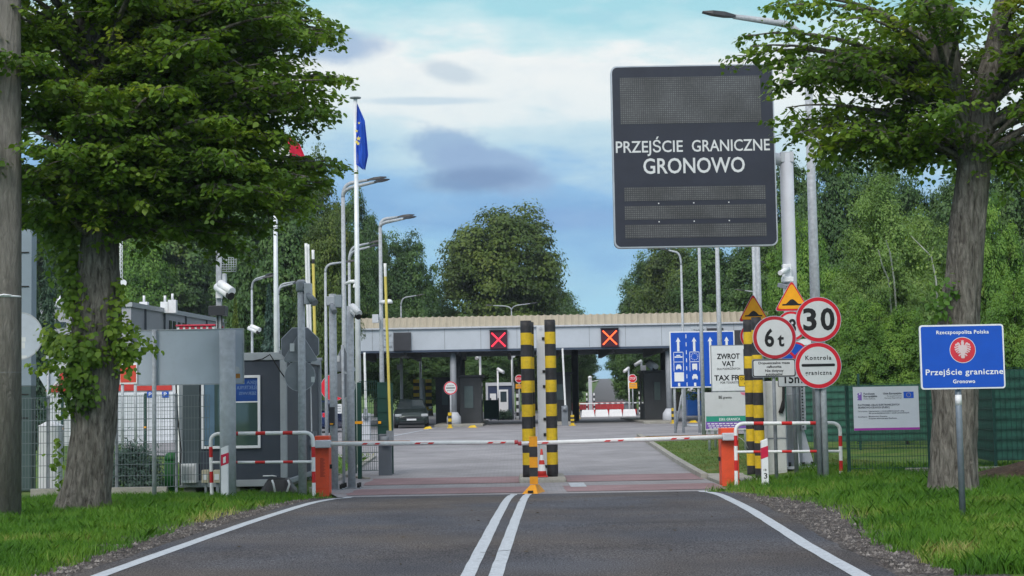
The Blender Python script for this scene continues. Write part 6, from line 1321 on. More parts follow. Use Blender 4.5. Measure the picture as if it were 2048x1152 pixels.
# white kiosk whose red striped roof rises over the sign back
Y0 = 46; a, b_ = W(352, 690, Y0), W(431, 690, Y0); zg = ground(a.x, Y0); zt = W(391, 649, Y0).z; zs = W(391, 662, Y0).z; o = thing('kiosk', 'white kiosk with red scalloped roof edge over the big sign back', 'kiosk', ((a.x + b_.x) / 2, Y0, zg))
mb = MB(); mb.span((a.x + .03, Y0, zg - .1), (b_.x - .03, Y0 + 1.2, zt - .06)); mb.build('wall', white, o); mb = MB(); mb.span((a.x, Y0 - .06, zt - .05), (b_.x, Y0 + 1.3, zt)); mb.build('roof', M('roof_red', (.42, .02, .05), .5), o, .01)
mb = MB()
for j in range(6): x = a.x + .07 + (b_.x - a.x - .14) * (j + .5) / 6; mb.span((x - .05, Y0 - .02, zt - .13), (x + .05, Y0 - .0015, zt - .05))
mb.build('roof_brackets', M('roof_red'), o)

# ---- slate office container with the big window
Y0 = 32.6; F = Face(465, 850, Y0); k = F.k; xa, xb = W(358, 850, Y0).x, W(573, 850, Y0).x; zg = ground(xa, Y0) ; zb = zg + .10; zt = W(465, 707, Y0).z; yb = Y0 + 6.0
o = thing('office_container', 'dark slate office container with a white framed window left of the road', 'container', ((xa + xb) / 2, Y0, zg)); fr = M('container_frame', (.31, .34, .37), .5, .1, .07, 3, dirt=.15)
mb = MB(); mb.span((xa + .06, Y0 + .03, zb + .03), (xb - .06, yb - .03, zt - .05)); mb.build('wall', slate, o)
mb = MB(); w = .16
for x0, x1 in ((xa, xa + .09), (xb - .13, xb)):
    for y0 in (Y0, yb - .15): mb.span((x0, y0, zb), (x1, y0 + .15, zt))
for y0 in (Y0 - .004, yb - .15): mb.span((xa + .0, y0, zt - .15), (xb, y0 + .154, zt + .01)); mb.span((xa, y0 + .01, zb - .02), (xb, y0 + .14, zb + .12))
for x0, x1 in ((xa - .003, xa + .1), (xb - .1, xb + .003)): mb.span((x0, Y0 + .16, zt - .14), (x1, yb - .16, zt)); mb.span((x0, Y0 + .16, zb), (x1, yb - .16, zb + .1))
mb.build('frame', fr, o, .008)
mb = MB(); mb.span((xa + .1, Y0 + .2, zt - .04), (xb - .1, yb - .2, zt + .015)); mb.build('roof', dgalv, o)
mb = MB()
for x in (xa + .05, xb - .06):
    for y in (Y0 + .08, yb - .08): mb.span((x - .09, y - .09, zt - .02), (x + .09, y + .09, zt + .05))
mb.build('corner_casting', dgalv, o, .01)
mb = MB()
for x in (xa + .2, (xa + xb) / 2, xb - .3): mb.span((x - .12, Y0 + .1, zg - .2), (x + .12, yb - .1, zb - .021))
mb.build('footing', conc, o)
a, b_ = F(403, 897), F(521, 751); mb = MB(); wf = .055
mb.span((a[0], Y0 - .025, a[1]), (a[0] + wf, Y0 + .06, b_[1])); mb.span((b_[0] - wf, Y0 - .025, a[1]), (b_[0], Y0 + .06, b_[1])); mb.span((a[0] + wf, Y0 - .025, b_[1] - wf), (b_[0] - wf, Y0 + .06, b_[1])); mb.span((a[0] + wf, Y0 - .025, a[1]), (b_[0] - wf, Y0 + .06, a[1] + wf)); wn = mb.build('window', clean, o, .006)
mg = bpy.data.materials.new('window_glass'); mg.use_nodes = True; pg = mg.node_tree.nodes['Principled BSDF']; pg.inputs['Base Color'].default_value = (.045, .08, .075, 1); pg.inputs['Roughness'].default_value = .04; pg.inputs['Specular IOR Level'].default_value = .9
mb = MB(); mb.span((a[0] + wf, Y0 + .005, a[1] + wf), (b_[0] - wf, Y0 + .028, b_[1] - wf)); mb.build('pane', mg, wn)
p, q = F(472, 803), F(517.5, 754); mb = MB(); mb.span((p[0], Y0 - .001, p[1]), (q[0], Y0 + .0045, q[1])); po = mb.build('blue_poster', M('poster_blue', (.015, .06, .25), .3), wn)
t = MB(); F.text(t, 'IJSKA', 494, 514, 768, 6, 0, .003, .01, mirror=True); F.text(t, 'ELEKTRYKA', 474, 514, 779, 7, 0, .003, .01, mirror=True); F.text(t, 'SERWIS', 478, 513, 790, 6, 0, .003, .01, mirror=True); t.v = [(x, Y0 - .004, z) for x, y, z in t.v]; t.build('lettering', M('poster_print', (.16, .24, .42)), po)
p, q = F(472, 805.5), F(517.5, 803); mb = MB(); mb.span((p[0], Y0 - .002, p[1]), (q[0], Y0 + .0045, q[1])); mb.build('ledge', clean, wn)
p, q = F(407, 892), F(429, 754); mb = MB(); mb.span((p[0] + .02, Y0 + .0, p[1] + .02), (q[0], Y0 + .0046, q[1])); mb.build('blind', M('blind_blue', (.10, .17, .24), .35, 0, .2, 3), wn)
p, q = F(442, 892), F(470, 754); mb = MB(); mb.span((p[0], Y0 + .0, p[1] + .02), (q[0], Y0 + .0046, q[1])); mb.build('curtain', M('curtain_grey', (.09, .12, .115), .6, 0, .2, 3), wn)
p, q = F(367, 963), F(397, 925); mb = MB(); mb.span((p[0], Y0 - .28, p[1]), (q[0], Y0 - .002, q[1])); ac = mb.build('air_conditioner', clean, o, .012); mb = MB()
for j in range(9): x = p[0] + .04 + j * .03; mb.span((x, Y0 - .288, p[1] + .06), (x + .008, Y0 - .281, q[1] - .05))
mb.build('grille', dgalv, ac)
p, q = F(366, 925), F(399, 764); mb = MB(); mb.span((p[0], Y0 - .012, p[1]), (q[0], Y0 + .028, q[1])); mb.build('side_panel', M('panel_teal', (.055, .075, .085), .5, 0, .1, 3), o)
mb = MB(); mb.tube([W(505, 722, Y0 - .05), W(525, 718, Y0 - .1), W(540, 709, Y0 - .12), W(548, 722, Y0 - .12), W(560, 742, Y0 - .1), W(571, 757, Y0 - .05)], .013, 6); mb.build('cable', rubber, o)
mb = MB(); mb.tube([W(352, 770, Y0 - .1), W(356, 840, Y0 - .1), W(362, 900, Y0 - .1), W(360, 970, Y0 - .1)], .016, 6); mb.build('cable', rubber, o)
# what stands round the container
def crate(name, label, cat, px0, px1, py0, py1, Y, dep, mat, extra=None):
    p, q = W(px0, py1, Y), W(px1, py0, Y); o = thing(name, label, cat, ((p.x + q.x) / 2, Y, p.z)); mb = MB(); mb.span((p.x, Y, p.z), (q.x, Y + dep, q.z)); b = mb.build('body', mat, o, .01); return o, p, q
bei = M('beige_box', (.50, .45, .33), .5, 0, .08, 4, dirt=.2)
for i, (x0, x1, lb) in enumerate(((403, 417, 'left beige meter box behind the left guard rail'), (426, 441, 'right beige meter box behind the left guard rail'))):
    o, p, q = crate('meter_box', lb, 'box', x0, x1, 940, 966, 31.8, .2, bei); zg = ground(p.x, 31.8); mb = MB(); mb.span((p.x + .05, 31.85, zg - .05), (q.x - .05, 31.95, p.z)); mb.build('stand', dgalv, o); mb = MB(); mb.span((p.x + .03, 31.79, p.z + .06), (q.x - .03, 31.799, q.z - .08)); mb.build('dial', clean, o)
Y0 = 31.9; p = gp(343, Y0); o = thing('litter_bin', 'green plastic litter bin with domed lid beside the container', 'bin', p); r = 12.5 * mpp(Y0); zt = W(343, 904, Y0).z
mb = MB(); n = 28; prof_ = [(r * .9, p.z), (r * .96, p.z + .3), (r, zt - .17)]; mb.lathe((p.x, Y0), prof_, n); mb.build('barrel', gren, o); mb = MB(); mb.lathe((p.x, Y0), [(r * 1.04, zt - .17), (r * 1.05, zt - .11), (r * .85, zt - .03), (r * .4, zt)], n); mb.build('lid', gren, o); mb = MB()
for j in range(14): a = math.pi + j * math.pi / 13; mb.tube([(p.x + r * .97 * math.cos(a), Y0 + r * .97 * math.sin(a), p.z + .08), (p.x + r * 1.0 * math.cos(a), Y0 + r * 1.0 * math.sin(a), zt - .2)], .009, 4)
mb.build('ribs', M('bin_rib', (.01, .09, .02), .5), o)
# black covered heap with white straps
Y0 = 30.9; p, q = gp(517, Y0), gp(596, Y0); o = thing('covered_heap', 'low heap under a black sheet with white straps behind the guard rail', 'heap', ((p.x + q.x) / 2, Y0, p.z)); zt = W(550, 951, Y0).z; mb = MB(); rows = []
for j in range(7):
    v = j / 6; rows.append(mb.add([(p.x + (q.x - p.x) * u - .02, Y0 - .15 + v * .8, p.z - .03 + (zt - p.z) * max(0, min(1, 3.2 * (u + .05), 3.0 * (1.06 - u))) * max(0, min(1, 3.6 * (v + .06), 3 * (1.1 - v))) * (.9 + .13 * noise.noise((u * 5, v * 5, 1)))) for u in [i / 18 for i in range(19)]]))
for j in range(6):
    for i in range(18): mb.face((rows[j] + i, rows[j] + i + 1, rows[j + 1] + i + 1, rows[j + 1] + i), 0, True)
mb.build('sheet', M('black_sheet', (.016, .017, .018), .45, 0, .2, 6), o)
for px in (546, 578): mb = MB(); mb.tube([W(px - 2, 960, Y0 - .2), W(px + 1, 968, Y0 - .22), W(px + 4 * (1 if px < 560 else -1), 984, Y0 - .25)], .02, 6); mb.build('strap', white, o)
mb = MB(); mb.tube([W(526, 952, Y0 + .12), W(545, 951.5, Y0 + .1), W(553, 953, Y0 + .1)], .014, 6); mb.build('white_edge', white, o)
# white pillar with pyramid cap
Y0 = 31.7; p = gp(94, Y0); zt = W(97, 852, Y0).z; F = Face(97, 925, Y0); w = 20 * F.k; x = F.o.x; o = thing('cable_pillar', 'white plastic cable pillar with pyramid cap behind the mesh at the left edge', 'pillar', (x, Y0, p.z - .05))
mb = MB(); mb.span((x - w, Y0, p.z - .2), (x + w, Y0 + .3, zt)); mb.build('housing', clean, o, .01)
mb = MB(); h = 13 * F.k; i = mb.add([(x - w - .015, Y0 - .015, zt), (x + w + .015, Y0 - .015, zt), (x + w + .015, Y0 + .315, zt), (x - w - .015, Y0 + .315, zt), (x, Y0 + .1, zt + h), (x, Y0 + .2, zt + h)])
for q in ((0, 1, 4), (1, 2, 5, 4), (2, 3, 5), (3, 0, 4, 5), (3, 2, 1, 0)): mb.face([i + e for e in q])
mb.build('cap', clean, o); mb = MB(); mb.span((x - w + .02, Y0 - .006, p.z + .1), (x + w - .06, Y0 - .0005, zt - .05)); mb.build('door', clean, o, .003)
# container side: stack of pale profiles standing between container and cabinet
Y0 = 36.0; o = thing('wall_panels', 'pale upright panels leaning between the container and the barrier line', 'panels', gp(583, Y0)); zg = ground(-4.9, Y0)
for j, px in enumerate((577, 584, 592)): a = W(px, 850, Y0 + j * .3); zt = W(px, 772, Y0).z; mb = MB(); mb.span((a.x - .05, Y0 + j * .3, zg), (a.x + .04, Y0 + .25 + j * .3, zt)); mb.build('panel', offw if j != 1 else dgalv, o)

# ================================================================== RAISED BOOMS, GATE, GREY CABINET
def raised_boom(label, pts, Y, rad, cols, base_px, base_h, base_w, mat_base, plates=None):
    """boom standing up; pts: photo pixels bottom to top; cols: list of (row threshold, material index)"""
    b_ = gp(base_px, Y); o = thing('raised_boom', label, 'barrier', b_); P0, P1 = W(*pts[0], Y), W(*pts[1], Y); n = 40; mb = MB()
    def mi(i):
        py = pts[0][1] + (pts[1][1] - pts[0][1]) * (i + .5) / n
        for thr, m in cols:
            if py > thr: return m
        return cols[-1][1]
    mb.tube([P0.lerp(P1, i / n) for i in range(n + 1)], rad, 10, mf=mi); mb.build('boom', [white, M('boom_yellow', (.62, .52, .12), .5, 0, .08, 6), rred, blk], o)
    mb = MB(); mb.span((b_.x - base_w / 2, Y - .14, b_.z - .03), (b_.x + base_w / 2, Y + .2, b_.z + base_h)); mb.build('cabinet', mat_base, o, .02)
    mb = MB(); mb.lathe((b_.x, Y - .2), [(.10, b_.z + base_h - .22), (.10, b_.z + base_h - .05)], 14); mb.box((P0.x, Y - .12, P0.z + .05), (.16, .16, .3)); mb.build('pivot', dgalv, o); return o
raised_boom('white raised boom with red strip, left of the yellow raised boom', [(622, 880), (612, 487)], 37.0, .036, [(0, 0)], 622, .95, .30, offw)
raised_boom('white raised boom with orange tip behind the first white one', [(627, 880), (616, 489)], 37.8, .034, [(492, 0), (0, 1)], 630, .9, .28, offw)
raised_boom('yellow raised boom with white tip beside the two white booms', [(634, 872), (626, 500)], 38.6, .036, [(525, 1), (521, 3), (0, 0)], 636, .85, .28, offw)
raised_boom('yellow raised boom with white tip standing over the grey cabinet right of the flagpole', [(781, 878), (770, 527)], 37.5, .034, [(556, 1), (552, 3), (0, 0)], 771, .98, .30, M('cabinet_slate', (.10, .115, .14), .5, 0, .08, 3, dirt=.12))
raised_boom('thin white raised boom under the right half of the canopy', [(1131, 818), (1125, 697)], 80.0, .05, [(0, 0)], 1130, 1.0, .32, M('cabinet_grey', (.17, .19, .22), .5))
raised_boom('thin white raised boom inside the green gate enclosure', [(732, 828), (729, 705)], 60.0, .045, [(0, 0)], 733, 1.0, .3, offw)
o = thing('mesh_gate', 'green mesh sliding gate with yellow latches left of the grey boom cabinet', 'gate', gp(716, 36.2)); zt = W(716, 765, 36.2).z
for px, Y, pb in ((710, 38.5, 0), (720, 36.2, 0)):
    a = gp(px, Y); mb = MB(); mb.span((a.x - .045, Y - .045, a.z), (a.x + .045, Y + .045, zt)); pp = mb.build('post', fgren, o); z = W(px, 845, Y).z; mb = MB(); mb.span((a.x - .12, Y - .06, z - .03), (a.x + .08, Y - .046, z + .03)); mb.build('latch', amber, pp)
a, b_ = gp(720, 38.0), gp(757, 38.0); mb = MB(); mesh_panel(mb, (a.x, 38.0), (b_.x, 38.0), a.z + .1, zt + .05, .05, .2, .008); mb.build('mesh_panel', fgren, o)
a, b_ = gp(756, 38.0), gp(784, 38.0); mb = MB(); z0 = W(770, 880, 38).z
mb.span((a.x, 38.0, z0), (b_.x, 38.05, zt)); mb.build('solid_panel', fgren, o, .01); mb = MB()
for j in range(5): mb.span((a.x, 37.985, z0 + (zt - z0) * j / 4 - .02), (b_.x, 37.999, z0 + (zt - z0) * j / 4 + .02))
mb.span((b_.x - .03, 37.98, ground(b_.x, 38)), (b_.x + .04, 38.06, zt)); mb.build('frame', fgren, o); z = W(760, 845, 37.9).z
mb = MB(); mb.span((a.x + .02, 37.97, z - .03), (a.x + .09, 37.984, z + .03)); mb.build('latch', amber, o)
o = thing('round_sign', 'red round sign half hidden behind the grey disc back', 'road sign', gp(672, 62)); F = Face(668, 775, 62); disc_plate(o, F, 27 * F.k, 26.5 * F.k, sred, name='plate'); post_part(o, F.o.x, 62.1, F.o.z + .3, .04)
F = Face(680, 817, 62); a, b_ = F(664, 827), F(697, 808); mb = MB(); mb.span((a[0], 61.97, a[1]), (b_[0], 62.0, b_[1])); pl = mb.build('text_plate', signw, o); mb = MB()
for j in range(3): p, q = F(667, 813 + j * 5), F(682, 811.5 + j * 5); mb.span((p[0], 61.962, p[1]), (q[0], 61.969, q[1]))
p, q = F(687, 824), F(693, 811); mb.span((p[0], 61.962, p[1]), (q[0], 61.969, q[1])); mb.build('small_print', dgalv, pl)
# ================================================================== THE CANOPY AND WHAT STANDS UNDER AND BEYOND IT
Yc0, Yc1 = 83.0, 97.0; K = mpp(Yc0)
xa, xb = W(600, 680, Yc0).x, W(1540, 660, Yc0).x; zbot = W(1024, 697, Yc0).z; zmid = W(1024, 653, Yc0).z; ztop = W(1024, 631, Yc0).z
cz = thing('canopy', 'long customs canopy with tan ribbed roof and pale fascia across the lanes', 'canopy', (1.0, Yc0, prof(Yc0)))
mb = MB(); mb.span((xa, Yc0, zbot), (xb, Yc0 + .25, zmid)); mb.span((xa, Yc1 - .25, zbot), (xb, Yc1, zmid)); mb.span((xa, Yc0 + .25, zbot), (xa + .25, Yc1 - .25, zmid)); mb.span((xb - .25, Yc0 + .25, zbot), (xb, Yc1 - .25, zmid)); mb.build('fascia', cream, cz)
for j in range(1, 13):
    x = xa + (xb - xa) * j / 13; mb = MB(); mb.span((x - .012, Yc0 - .006, zbot + .02), (x + .012, Yc0 - .0005, zmid - .02)); mb.build('panel_joint', dgalv, cz)
mb = MB(); mb.span((xa - .05, Yc0 - .14, zmid - .05), (xb + .05, Yc0 - .004, zmid + .03)); mb.build('gutter', offw, cz)
mb = MB(); n = int((xb - xa) / .115); ids = []
for i in range(n + 1):
    x = xa - .1 + (xb - xa + .2) * i / n; r = .045 if i % 3 == 1 else (-.012 if i % 3 == 0 else 0.0); ids.append(mb.add([(x, Yc0 - .10 - max(r, 0) * 1.2, zmid - .03), (x, Yc0 + .35 - r, ztop + r * .9), (x, Yc1, ztop + .15 + r)]))
for p, q in zip(ids, ids[1:]): mb.face((p, q, q + 1, p + 1)); mb.face((p + 1, q + 1, q + 2, p + 2))
mb.build('roof', tan, cz)
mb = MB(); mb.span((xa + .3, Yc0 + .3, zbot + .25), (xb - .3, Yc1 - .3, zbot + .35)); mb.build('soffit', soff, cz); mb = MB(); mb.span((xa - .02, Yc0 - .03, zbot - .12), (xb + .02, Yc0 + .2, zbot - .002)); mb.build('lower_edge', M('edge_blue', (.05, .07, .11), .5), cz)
mb = MB()
for j in range(1, 9): x = xa + (xb - xa) * j / 9; mb.span((x - .1, Yc0 + .4, zbot - .25), (x + .1, Yc1 - .4, zbot + .24))
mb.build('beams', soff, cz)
def column(px, Y, r, mat):
    b_ = gp(px, Y); mb = MB(); mb.cyl((b_.x, Y), r, b_.z - .1, zbot + .2, 14)
    if Y < 84: mb.lathe((b_.x, Y), [(r * 2.3, b_.z - .02), (r * 2.2, b_.z + .5), (r * 1.2, b_.z + .75)], 14, 1)
    mb.build('column', [mat, offw], cz)
colm = M('column_dark', (.045, .047, .052), .5)
column(908, 83.6, .17, M('column_grey', (.24, .26, .29), .5)); column(1340, 83.6, .17, M('column_grey'))
for px, Y in ((918, 85.5), (925, 94.5), (1330, 94.5), (1152, 94), (700, 84), (702, 94), (1485, 84), (1480, 94)): column(px, Y, .2, colm)
def fascia_thing(name, label, cat, x0, y0, x1, y1, mat, dep=.18):
    p, q = W(x0, y1, Yc0), W(x1, y0, Yc0); o = thing(name, label, cat, ((p.x + q.x) / 2, Yc0 - dep, p.z)); mb = MB(); mb.span((p.x, Yc0 - dep, p.z), (q.x, Yc0 - .003, q.z)); mb.build('housing', mat, o, .015); return o, p, q, Yc0 - dep
def glow(key, c, s):
    m = bpy.data.materials.new(key); m.use_nodes = True; p = m.node_tree.nodes['Principled BSDF']; p.inputs['Base Color'].default_value = (*c, 1); p.inputs['Emission Color'].default_value = (*c, 1); p.inputs['Emission Strength'].default_value = s; return m
xr, xo = glow('signal_red', (1.0, .02, .045), 1.0), glow('signal_orange', (1.0, .09, .02), 1.1)
mx_ = M('signal_box', (.055, .012, .025), .4, 0, .1, 4)
for lb, x0, y0, x1, y1, m in (('lit red cross lane signal on the left half of the canopy fascia', 980, 661, 1014, 698, xr), ('lit orange cross lane signal on the right half of the canopy fascia', 1202, 657, 1236.5, 694, xo)):
    o, p, q, yf = fascia_thing('lane_signal', lb, 'traffic light', x0, y0, x1, y1, mx_); mb = MB(); c = (p + q) / 2; h = (q.x - p.x) * .40
    for s_ in (1, -1):
        d = Vector((1, s_)).normalized() * h * 1.38; nn = Vector((-d.y, d.x)).normalized() * .035; pts = [(c.x - d.x - nn.x, c.z - d.y - nn.y), (c.x + d.x - nn.x, c.z + d.y - nn.y), (c.x + d.x + nn.x, c.z + d.y + nn.y), (c.x - d.x + nn.x, c.z - d.y + nn.y)]; mb.prism(pts, yf - .012 - .004 * (s_ > 0), yf - .001)
    mb.build('cross', m, o); mb = MB(); mb.span((p.x - .03, yf - .12, q.z), (q.x + .03, yf + .1, q.z + .03)); mb.build('hood', dark, o)
dg = M('display_grey', (.055, .055, .065), .5)
o, p, q, yf = fascia_thing('lane_display', 'blank dark grey display on the canopy fascia left of the red cross', 'display', 788, 665, 822, 702, dg); mb = MB(); mb.span((p.x + .05, yf - .008, p.z + .05), (q.x - .05, yf - .0005, q.z - .05)); mb.build('screen', M('screen_off', (.045, .045, .052), .4), o)
o, p, q, yf = fascia_thing('lane_display', 'blank dark display on the canopy fascia behind the blue lane sign', 'display', 1414, 656, 1446, 692, dg); mb = MB(); mb.span((p.x + .05, yf - .008, p.z + .05), (q.x - .05, yf - .0005, q.z - .05)); mb.build('screen', M('screen_off'), o)
o, p, q, yf = fascia_thing('lane_display', 'wide dark display on the fascia right end beside the hump sign', 'display', 1455, 660, 1500, 700, dg); mb = MB(); mb.span((p.x + .05, yf - .008, p.z + .05), (q.x - .05, yf - .0005, q.z - .05)); mb.build('screen', M('screen_off'), o)
for lb, x0, y0, x1, y1 in (('white ZWROT VAT TAX FREE panel on the fascia left of the grey display', 762, 663, 787, 703), ('white tax refund panel on the fascia above the blue lane sign', 1383, 653, 1413, 690)):
    o, p, q, yf = fascia_thing('tax_free_sign', lb, 'sign', x0, y0, x1, y1, M('panel_pale', (.40, .44, .49), .5), .06); t = letters(o, M('print_grey')); w = q.x - p.x; h = q.z - p.z
    for tx_, a, b_, zz in (('ZWROT', .12, .85, .72), ('VAT', .28, .68, .52), ('TAX FREE', .1, .9, .16)): put_text(t.line(), tx_, p.x + w * a, p.x + w * b_, p.z + h * zz, .12, yf - .004, 0, .012)
    t.done(); mb = MB(); mb.span((p.x, yf - .006, p.z + h * .44), (q.x, yf - .001, p.z + h * .45)); mb.build('divider', dgalv, o)
# booths on the islands
def booth_(label, x0, x1, y0, Y, dep, win):
    a, b_ = gp(x0, Y), gp(x1, Y); zt = W((x0 + x1) / 2, y0, Y).z; o = thing('control_booth', label, 'booth', ((a.x + b_.x) / 2, Y, a.z)); mb = MB(); mb.span((a.x, Y, a.z), (b_.x, Y + dep, zt)); mb.build('wall', booth, o, .02); mb = MB(); mb.span((a.x - .12, Y - .12, zt), (b_.x + .12, Y + dep + .1, zt + .1)); mb.build('roof', dark, o, .01)
    p, q = W(win[0], win[3], Y), W(win[2], win[1], Y); mb = MB(); mb.span((p.x - .05, Y - .03, p.z - .05), (q.x + .05, Y - .002, q.z + .05)); w_ = mb.build('window', dark, o); mb = MB(); mb.span((p.x, Y - .036, p.z), (q.x, Y - .031, q.z)); mb.build('pane', M('booth_glass', (.075, .10, .10), .1, 0, .15, 2, spec=.7), w_)
    for sx, nm in ((a.x, -1), (b_.x, 1)): mb = MB(); mb.span((sx - (.012 if nm < 0 else -.002), Y + .6, a.z + 1.0), (sx + (.012 if nm > 0 else -.002), Y + 1.8, zt - .3)); mb.build('side_window', glass, o)
    return o
booth_('dark control booth under the canopy right of the round control sign', 920, 964, 754, 85.0, 3.2, (929, 772, 946, 816))
booth_('dark control booth under the canopy at its left quarter', 872, 906, 758, 90.0, 3.0, (884, 775, 896, 810))
booth_('dark control booth under the canopy beside the blue lane sign', 1290, 1342, 744, 86.0, 3.2, (1309, 764, 1320, 800))
booth_('dark control booth behind the middle guard posts', 1098, 1143, 748, 86.5, 3.0, (1112, 768, 1128, 800))
Y0 = 96; a = W(690, 705, 84.2); 
# cars
def car(label, paint, X, Y, rz, rear=False):
    o = thing('parked_car', label, 'car', (0, 0, 0)); mp = M(paint[0], paint[1], .25, .3, .05, 1, spec=.6); mb = MB()
    secs = [(-2.08, .62, .36, .58), (-1.98, .80, .22, .70), (-1.55, .86, .18, .82), (-.95, .88, .18, .96), (0, .89, .18, .98), (1.2, .89, .18, 1.0), (1.75, .86, .22, 1.0), (2.0, .78, .30, .92), (2.06, .66, .42, .70)]; ids = []
    for y, w, z0, z1 in secs: ids.append(mb.add([(-w * .9, y, z0), (-w, y, z0 + .12), (-w, y, z1 - .14), (-w * .9, y, z1 - .02), (-w * .45, y, z1 + .03), (0, y, z1 + .04), (w * .45, y, z1 + .03), (w * .9, y, z1 - .02), (w, y, z1 - .14), (w, y, z0 + .12), (w * .9, y, z0)]))
    for a, q in zip(ids, ids[1:]):
        for j in range(10): mb.face((a + j, q + j, q + j + 1, a + j + 1), 0, True)
        mb.face((a + 10, q + 10, q, a), 0)
    mb.face([ids[0] + j for j in range(11)]); mb.face([ids[-1] + j for j in range(11)][::-1]); body = mb.build('body', mp, o)
    mb = MB(); g = [(-1.0, .80, .96), (-.25, .62, 1.44), (.3, .64, 1.5), (1.2, .62, 1.46), (1.9, .74, 1.0)]; ids = [mb.add([(-w, y, .94), (-w * .97, y, z - .05), (-w * .8, y, z), (w * .8, y, z), (w * .97, y, z - .05), (w, y, .94)]) for y, w, z in g]
    for a, q in zip(ids, ids[1:]):
        for j in range(5): mb.face((a + j, q + j, q + j + 1, a + j + 1), 0, True)
    mb.build('roof', mp, o)
    mb = MB(); i = mb.add([(-.74, -.99, .985), (.74, -.99, .985), (.56, -.30, 1.43), (-.56, -.30, 1.43)]); i2 = mb.add([(-.74, -.97, .985), (.74, -.97, .985), (.56, -.28, 1.42), (-.56, -.28, 1.42)]); mb.face((i, i + 1, i + 2, i + 3)); mb.build('windscreen', glass, o)
    mb = MB(); i = mb.add([(.66, 1.90, 1.02), (-.66, 1.90, 1.02), (-.54, 1.27, 1.42), (.54, 1.27, 1.42)]); mb.face((i, i + 1, i + 2, i + 3)); mb.build('rear_window', glass, o)
    for sx in (-1, 1):
        mb = MB(); i = mb.add([(sx * .80, -.72, 1.0), (sx * .775, 1.5, 1.02), (sx * .665, 1.1, 1.40), (sx * .66, -.2, 1.40)]); mb.face((i, i + 1, i + 2, i + 3)); mb.build('side_window', glass, o)
        mb = MB(); mb.box((sx * .66, -2.0, .66), (.34, .12, .14), 0, sx * .35); mb.build('headlight', M('headlight', (.5, .52, .55), .15), o, .03)
        mb = MB(); mb.box((sx * .70, 2.0, .82), (.26, .1, .2), 0, -sx * .3); mb.build('tail_light', sred, o, .03)
        mb = MB(); mb.box((sx * .99, -.62, 1.02), (.2, .12, .14)); mb.build('mirror', mp, o, .03)
        for y in (-1.3, 1.3):
            mb = MB(); mb.tube([(sx * .70, y, .31), (sx * .885, y, .31)], [.31, .31], 22); wh = mb.build('wheel', rubber, o); mb = MB(); mb.tube([(sx * .88, y, .31), (sx * .895, y, .31)], [.2, .19], 16); mb.build('rim', galv, wh)
    mb = MB(); mb.span((-.45, -2.11, .50), (.45, -2.05, .58)); mb.build('grille', dark, o); mb = MB(); mb.span((-.24, -2.125, .40), (.24, -2.111, .49)); mb.build('licence_plate', clean, o); mb = MB(); mb.span((-.62, -2.06, .26), (.62, -1.98, .36)); mb.build('lower_grille', dark, o)
    o.location = (X, Y, ground(X, Y)); o.rotation_euler = (0, 0, rz); return o
p = gp(819, 80.5); car('dark green hatchback facing the camera under the canopy at left', ('car_green', (.035, .05, .048)), p.x, 82.0, R(4))
p = gp(644, 74); car('dark blue car with red tail light behind the left sign poles', ('car_blue', (.012, .03, .11)), p.x, 74.0, R(172))
# round control sign under the canopy
Y0 = 79.0; F = Face(901, 776, Y0); o = thing('traffic_sign', 'small border control disc on a post under the canopy left half', 'road sign', gp(903, Y0)); disc_plate(o, F, 13.5 * F.k, 2.6 * F.k, sred); mb = MB(); a, b_ = F(892, 777), F(910, 775); mb.span((a[0], Y0 - .012, a[1]), (b_[0], Y0 - .006, b_[1])); put_text(mb, 'Kontrola', F(894, 0)[0], F(908, 0)[0], F(0, 772)[1], .06, Y0 - .008, 0, .01); put_text(mb, 'graniczna', F(894, 0)[0], F(908, 0)[0], F(0, 782)[1], .06, Y0 - .008, 0, .01); mb.build('lettering', sblack, o); post_part(o, F.o.x, Y0 + .06, F.o.z + .2, .045)
mb = MB(); b_ = gp(907, Y0 + .5)
def small_bollard(label, px, Y, pt, wpx=7, group='black and yellow lane bollards'):
    b_ = gp(px, Y); zt = W(px, pt, Y).z; o = thing('lane_bollard', label, 'bollard', b_, group); w = wpx * mpp(Y) / 2; mb = MB(); n = 5
    for j in range(n): z0, z1 = b_.z + .05 + (zt - b_.z - .05) * j / n, b_.z + .05 + (zt - b_.z - .05) * (j + 1) / n; mb.span((b_.x - w, Y - w, z0), (b_.x + w, Y + w, z1), j % 2)
    mb.build('striped_sleeve', [yel, blk], o); mb = MB(); mb.span((b_.x - w * 1.7, Y - w * 2, b_.z - .02), (b_.x + w * 1.7, Y + w * 2, b_.z + .05)); mb.build('foot', yel, o, .01)
for lb, px, Y, pt in (('black and yellow bollard beside the small control disc', 900, 78.3, 825), ('black and yellow bollard beside the thin white raised boom', 1145, 79.5, 830), ('black and yellow bollard at the right canopy column', 1347, 80.5, 816), ('black and yellow bollard before the white crash barriers', 1156, 104, 806)): small_bollard(lb, px, Y, pt)
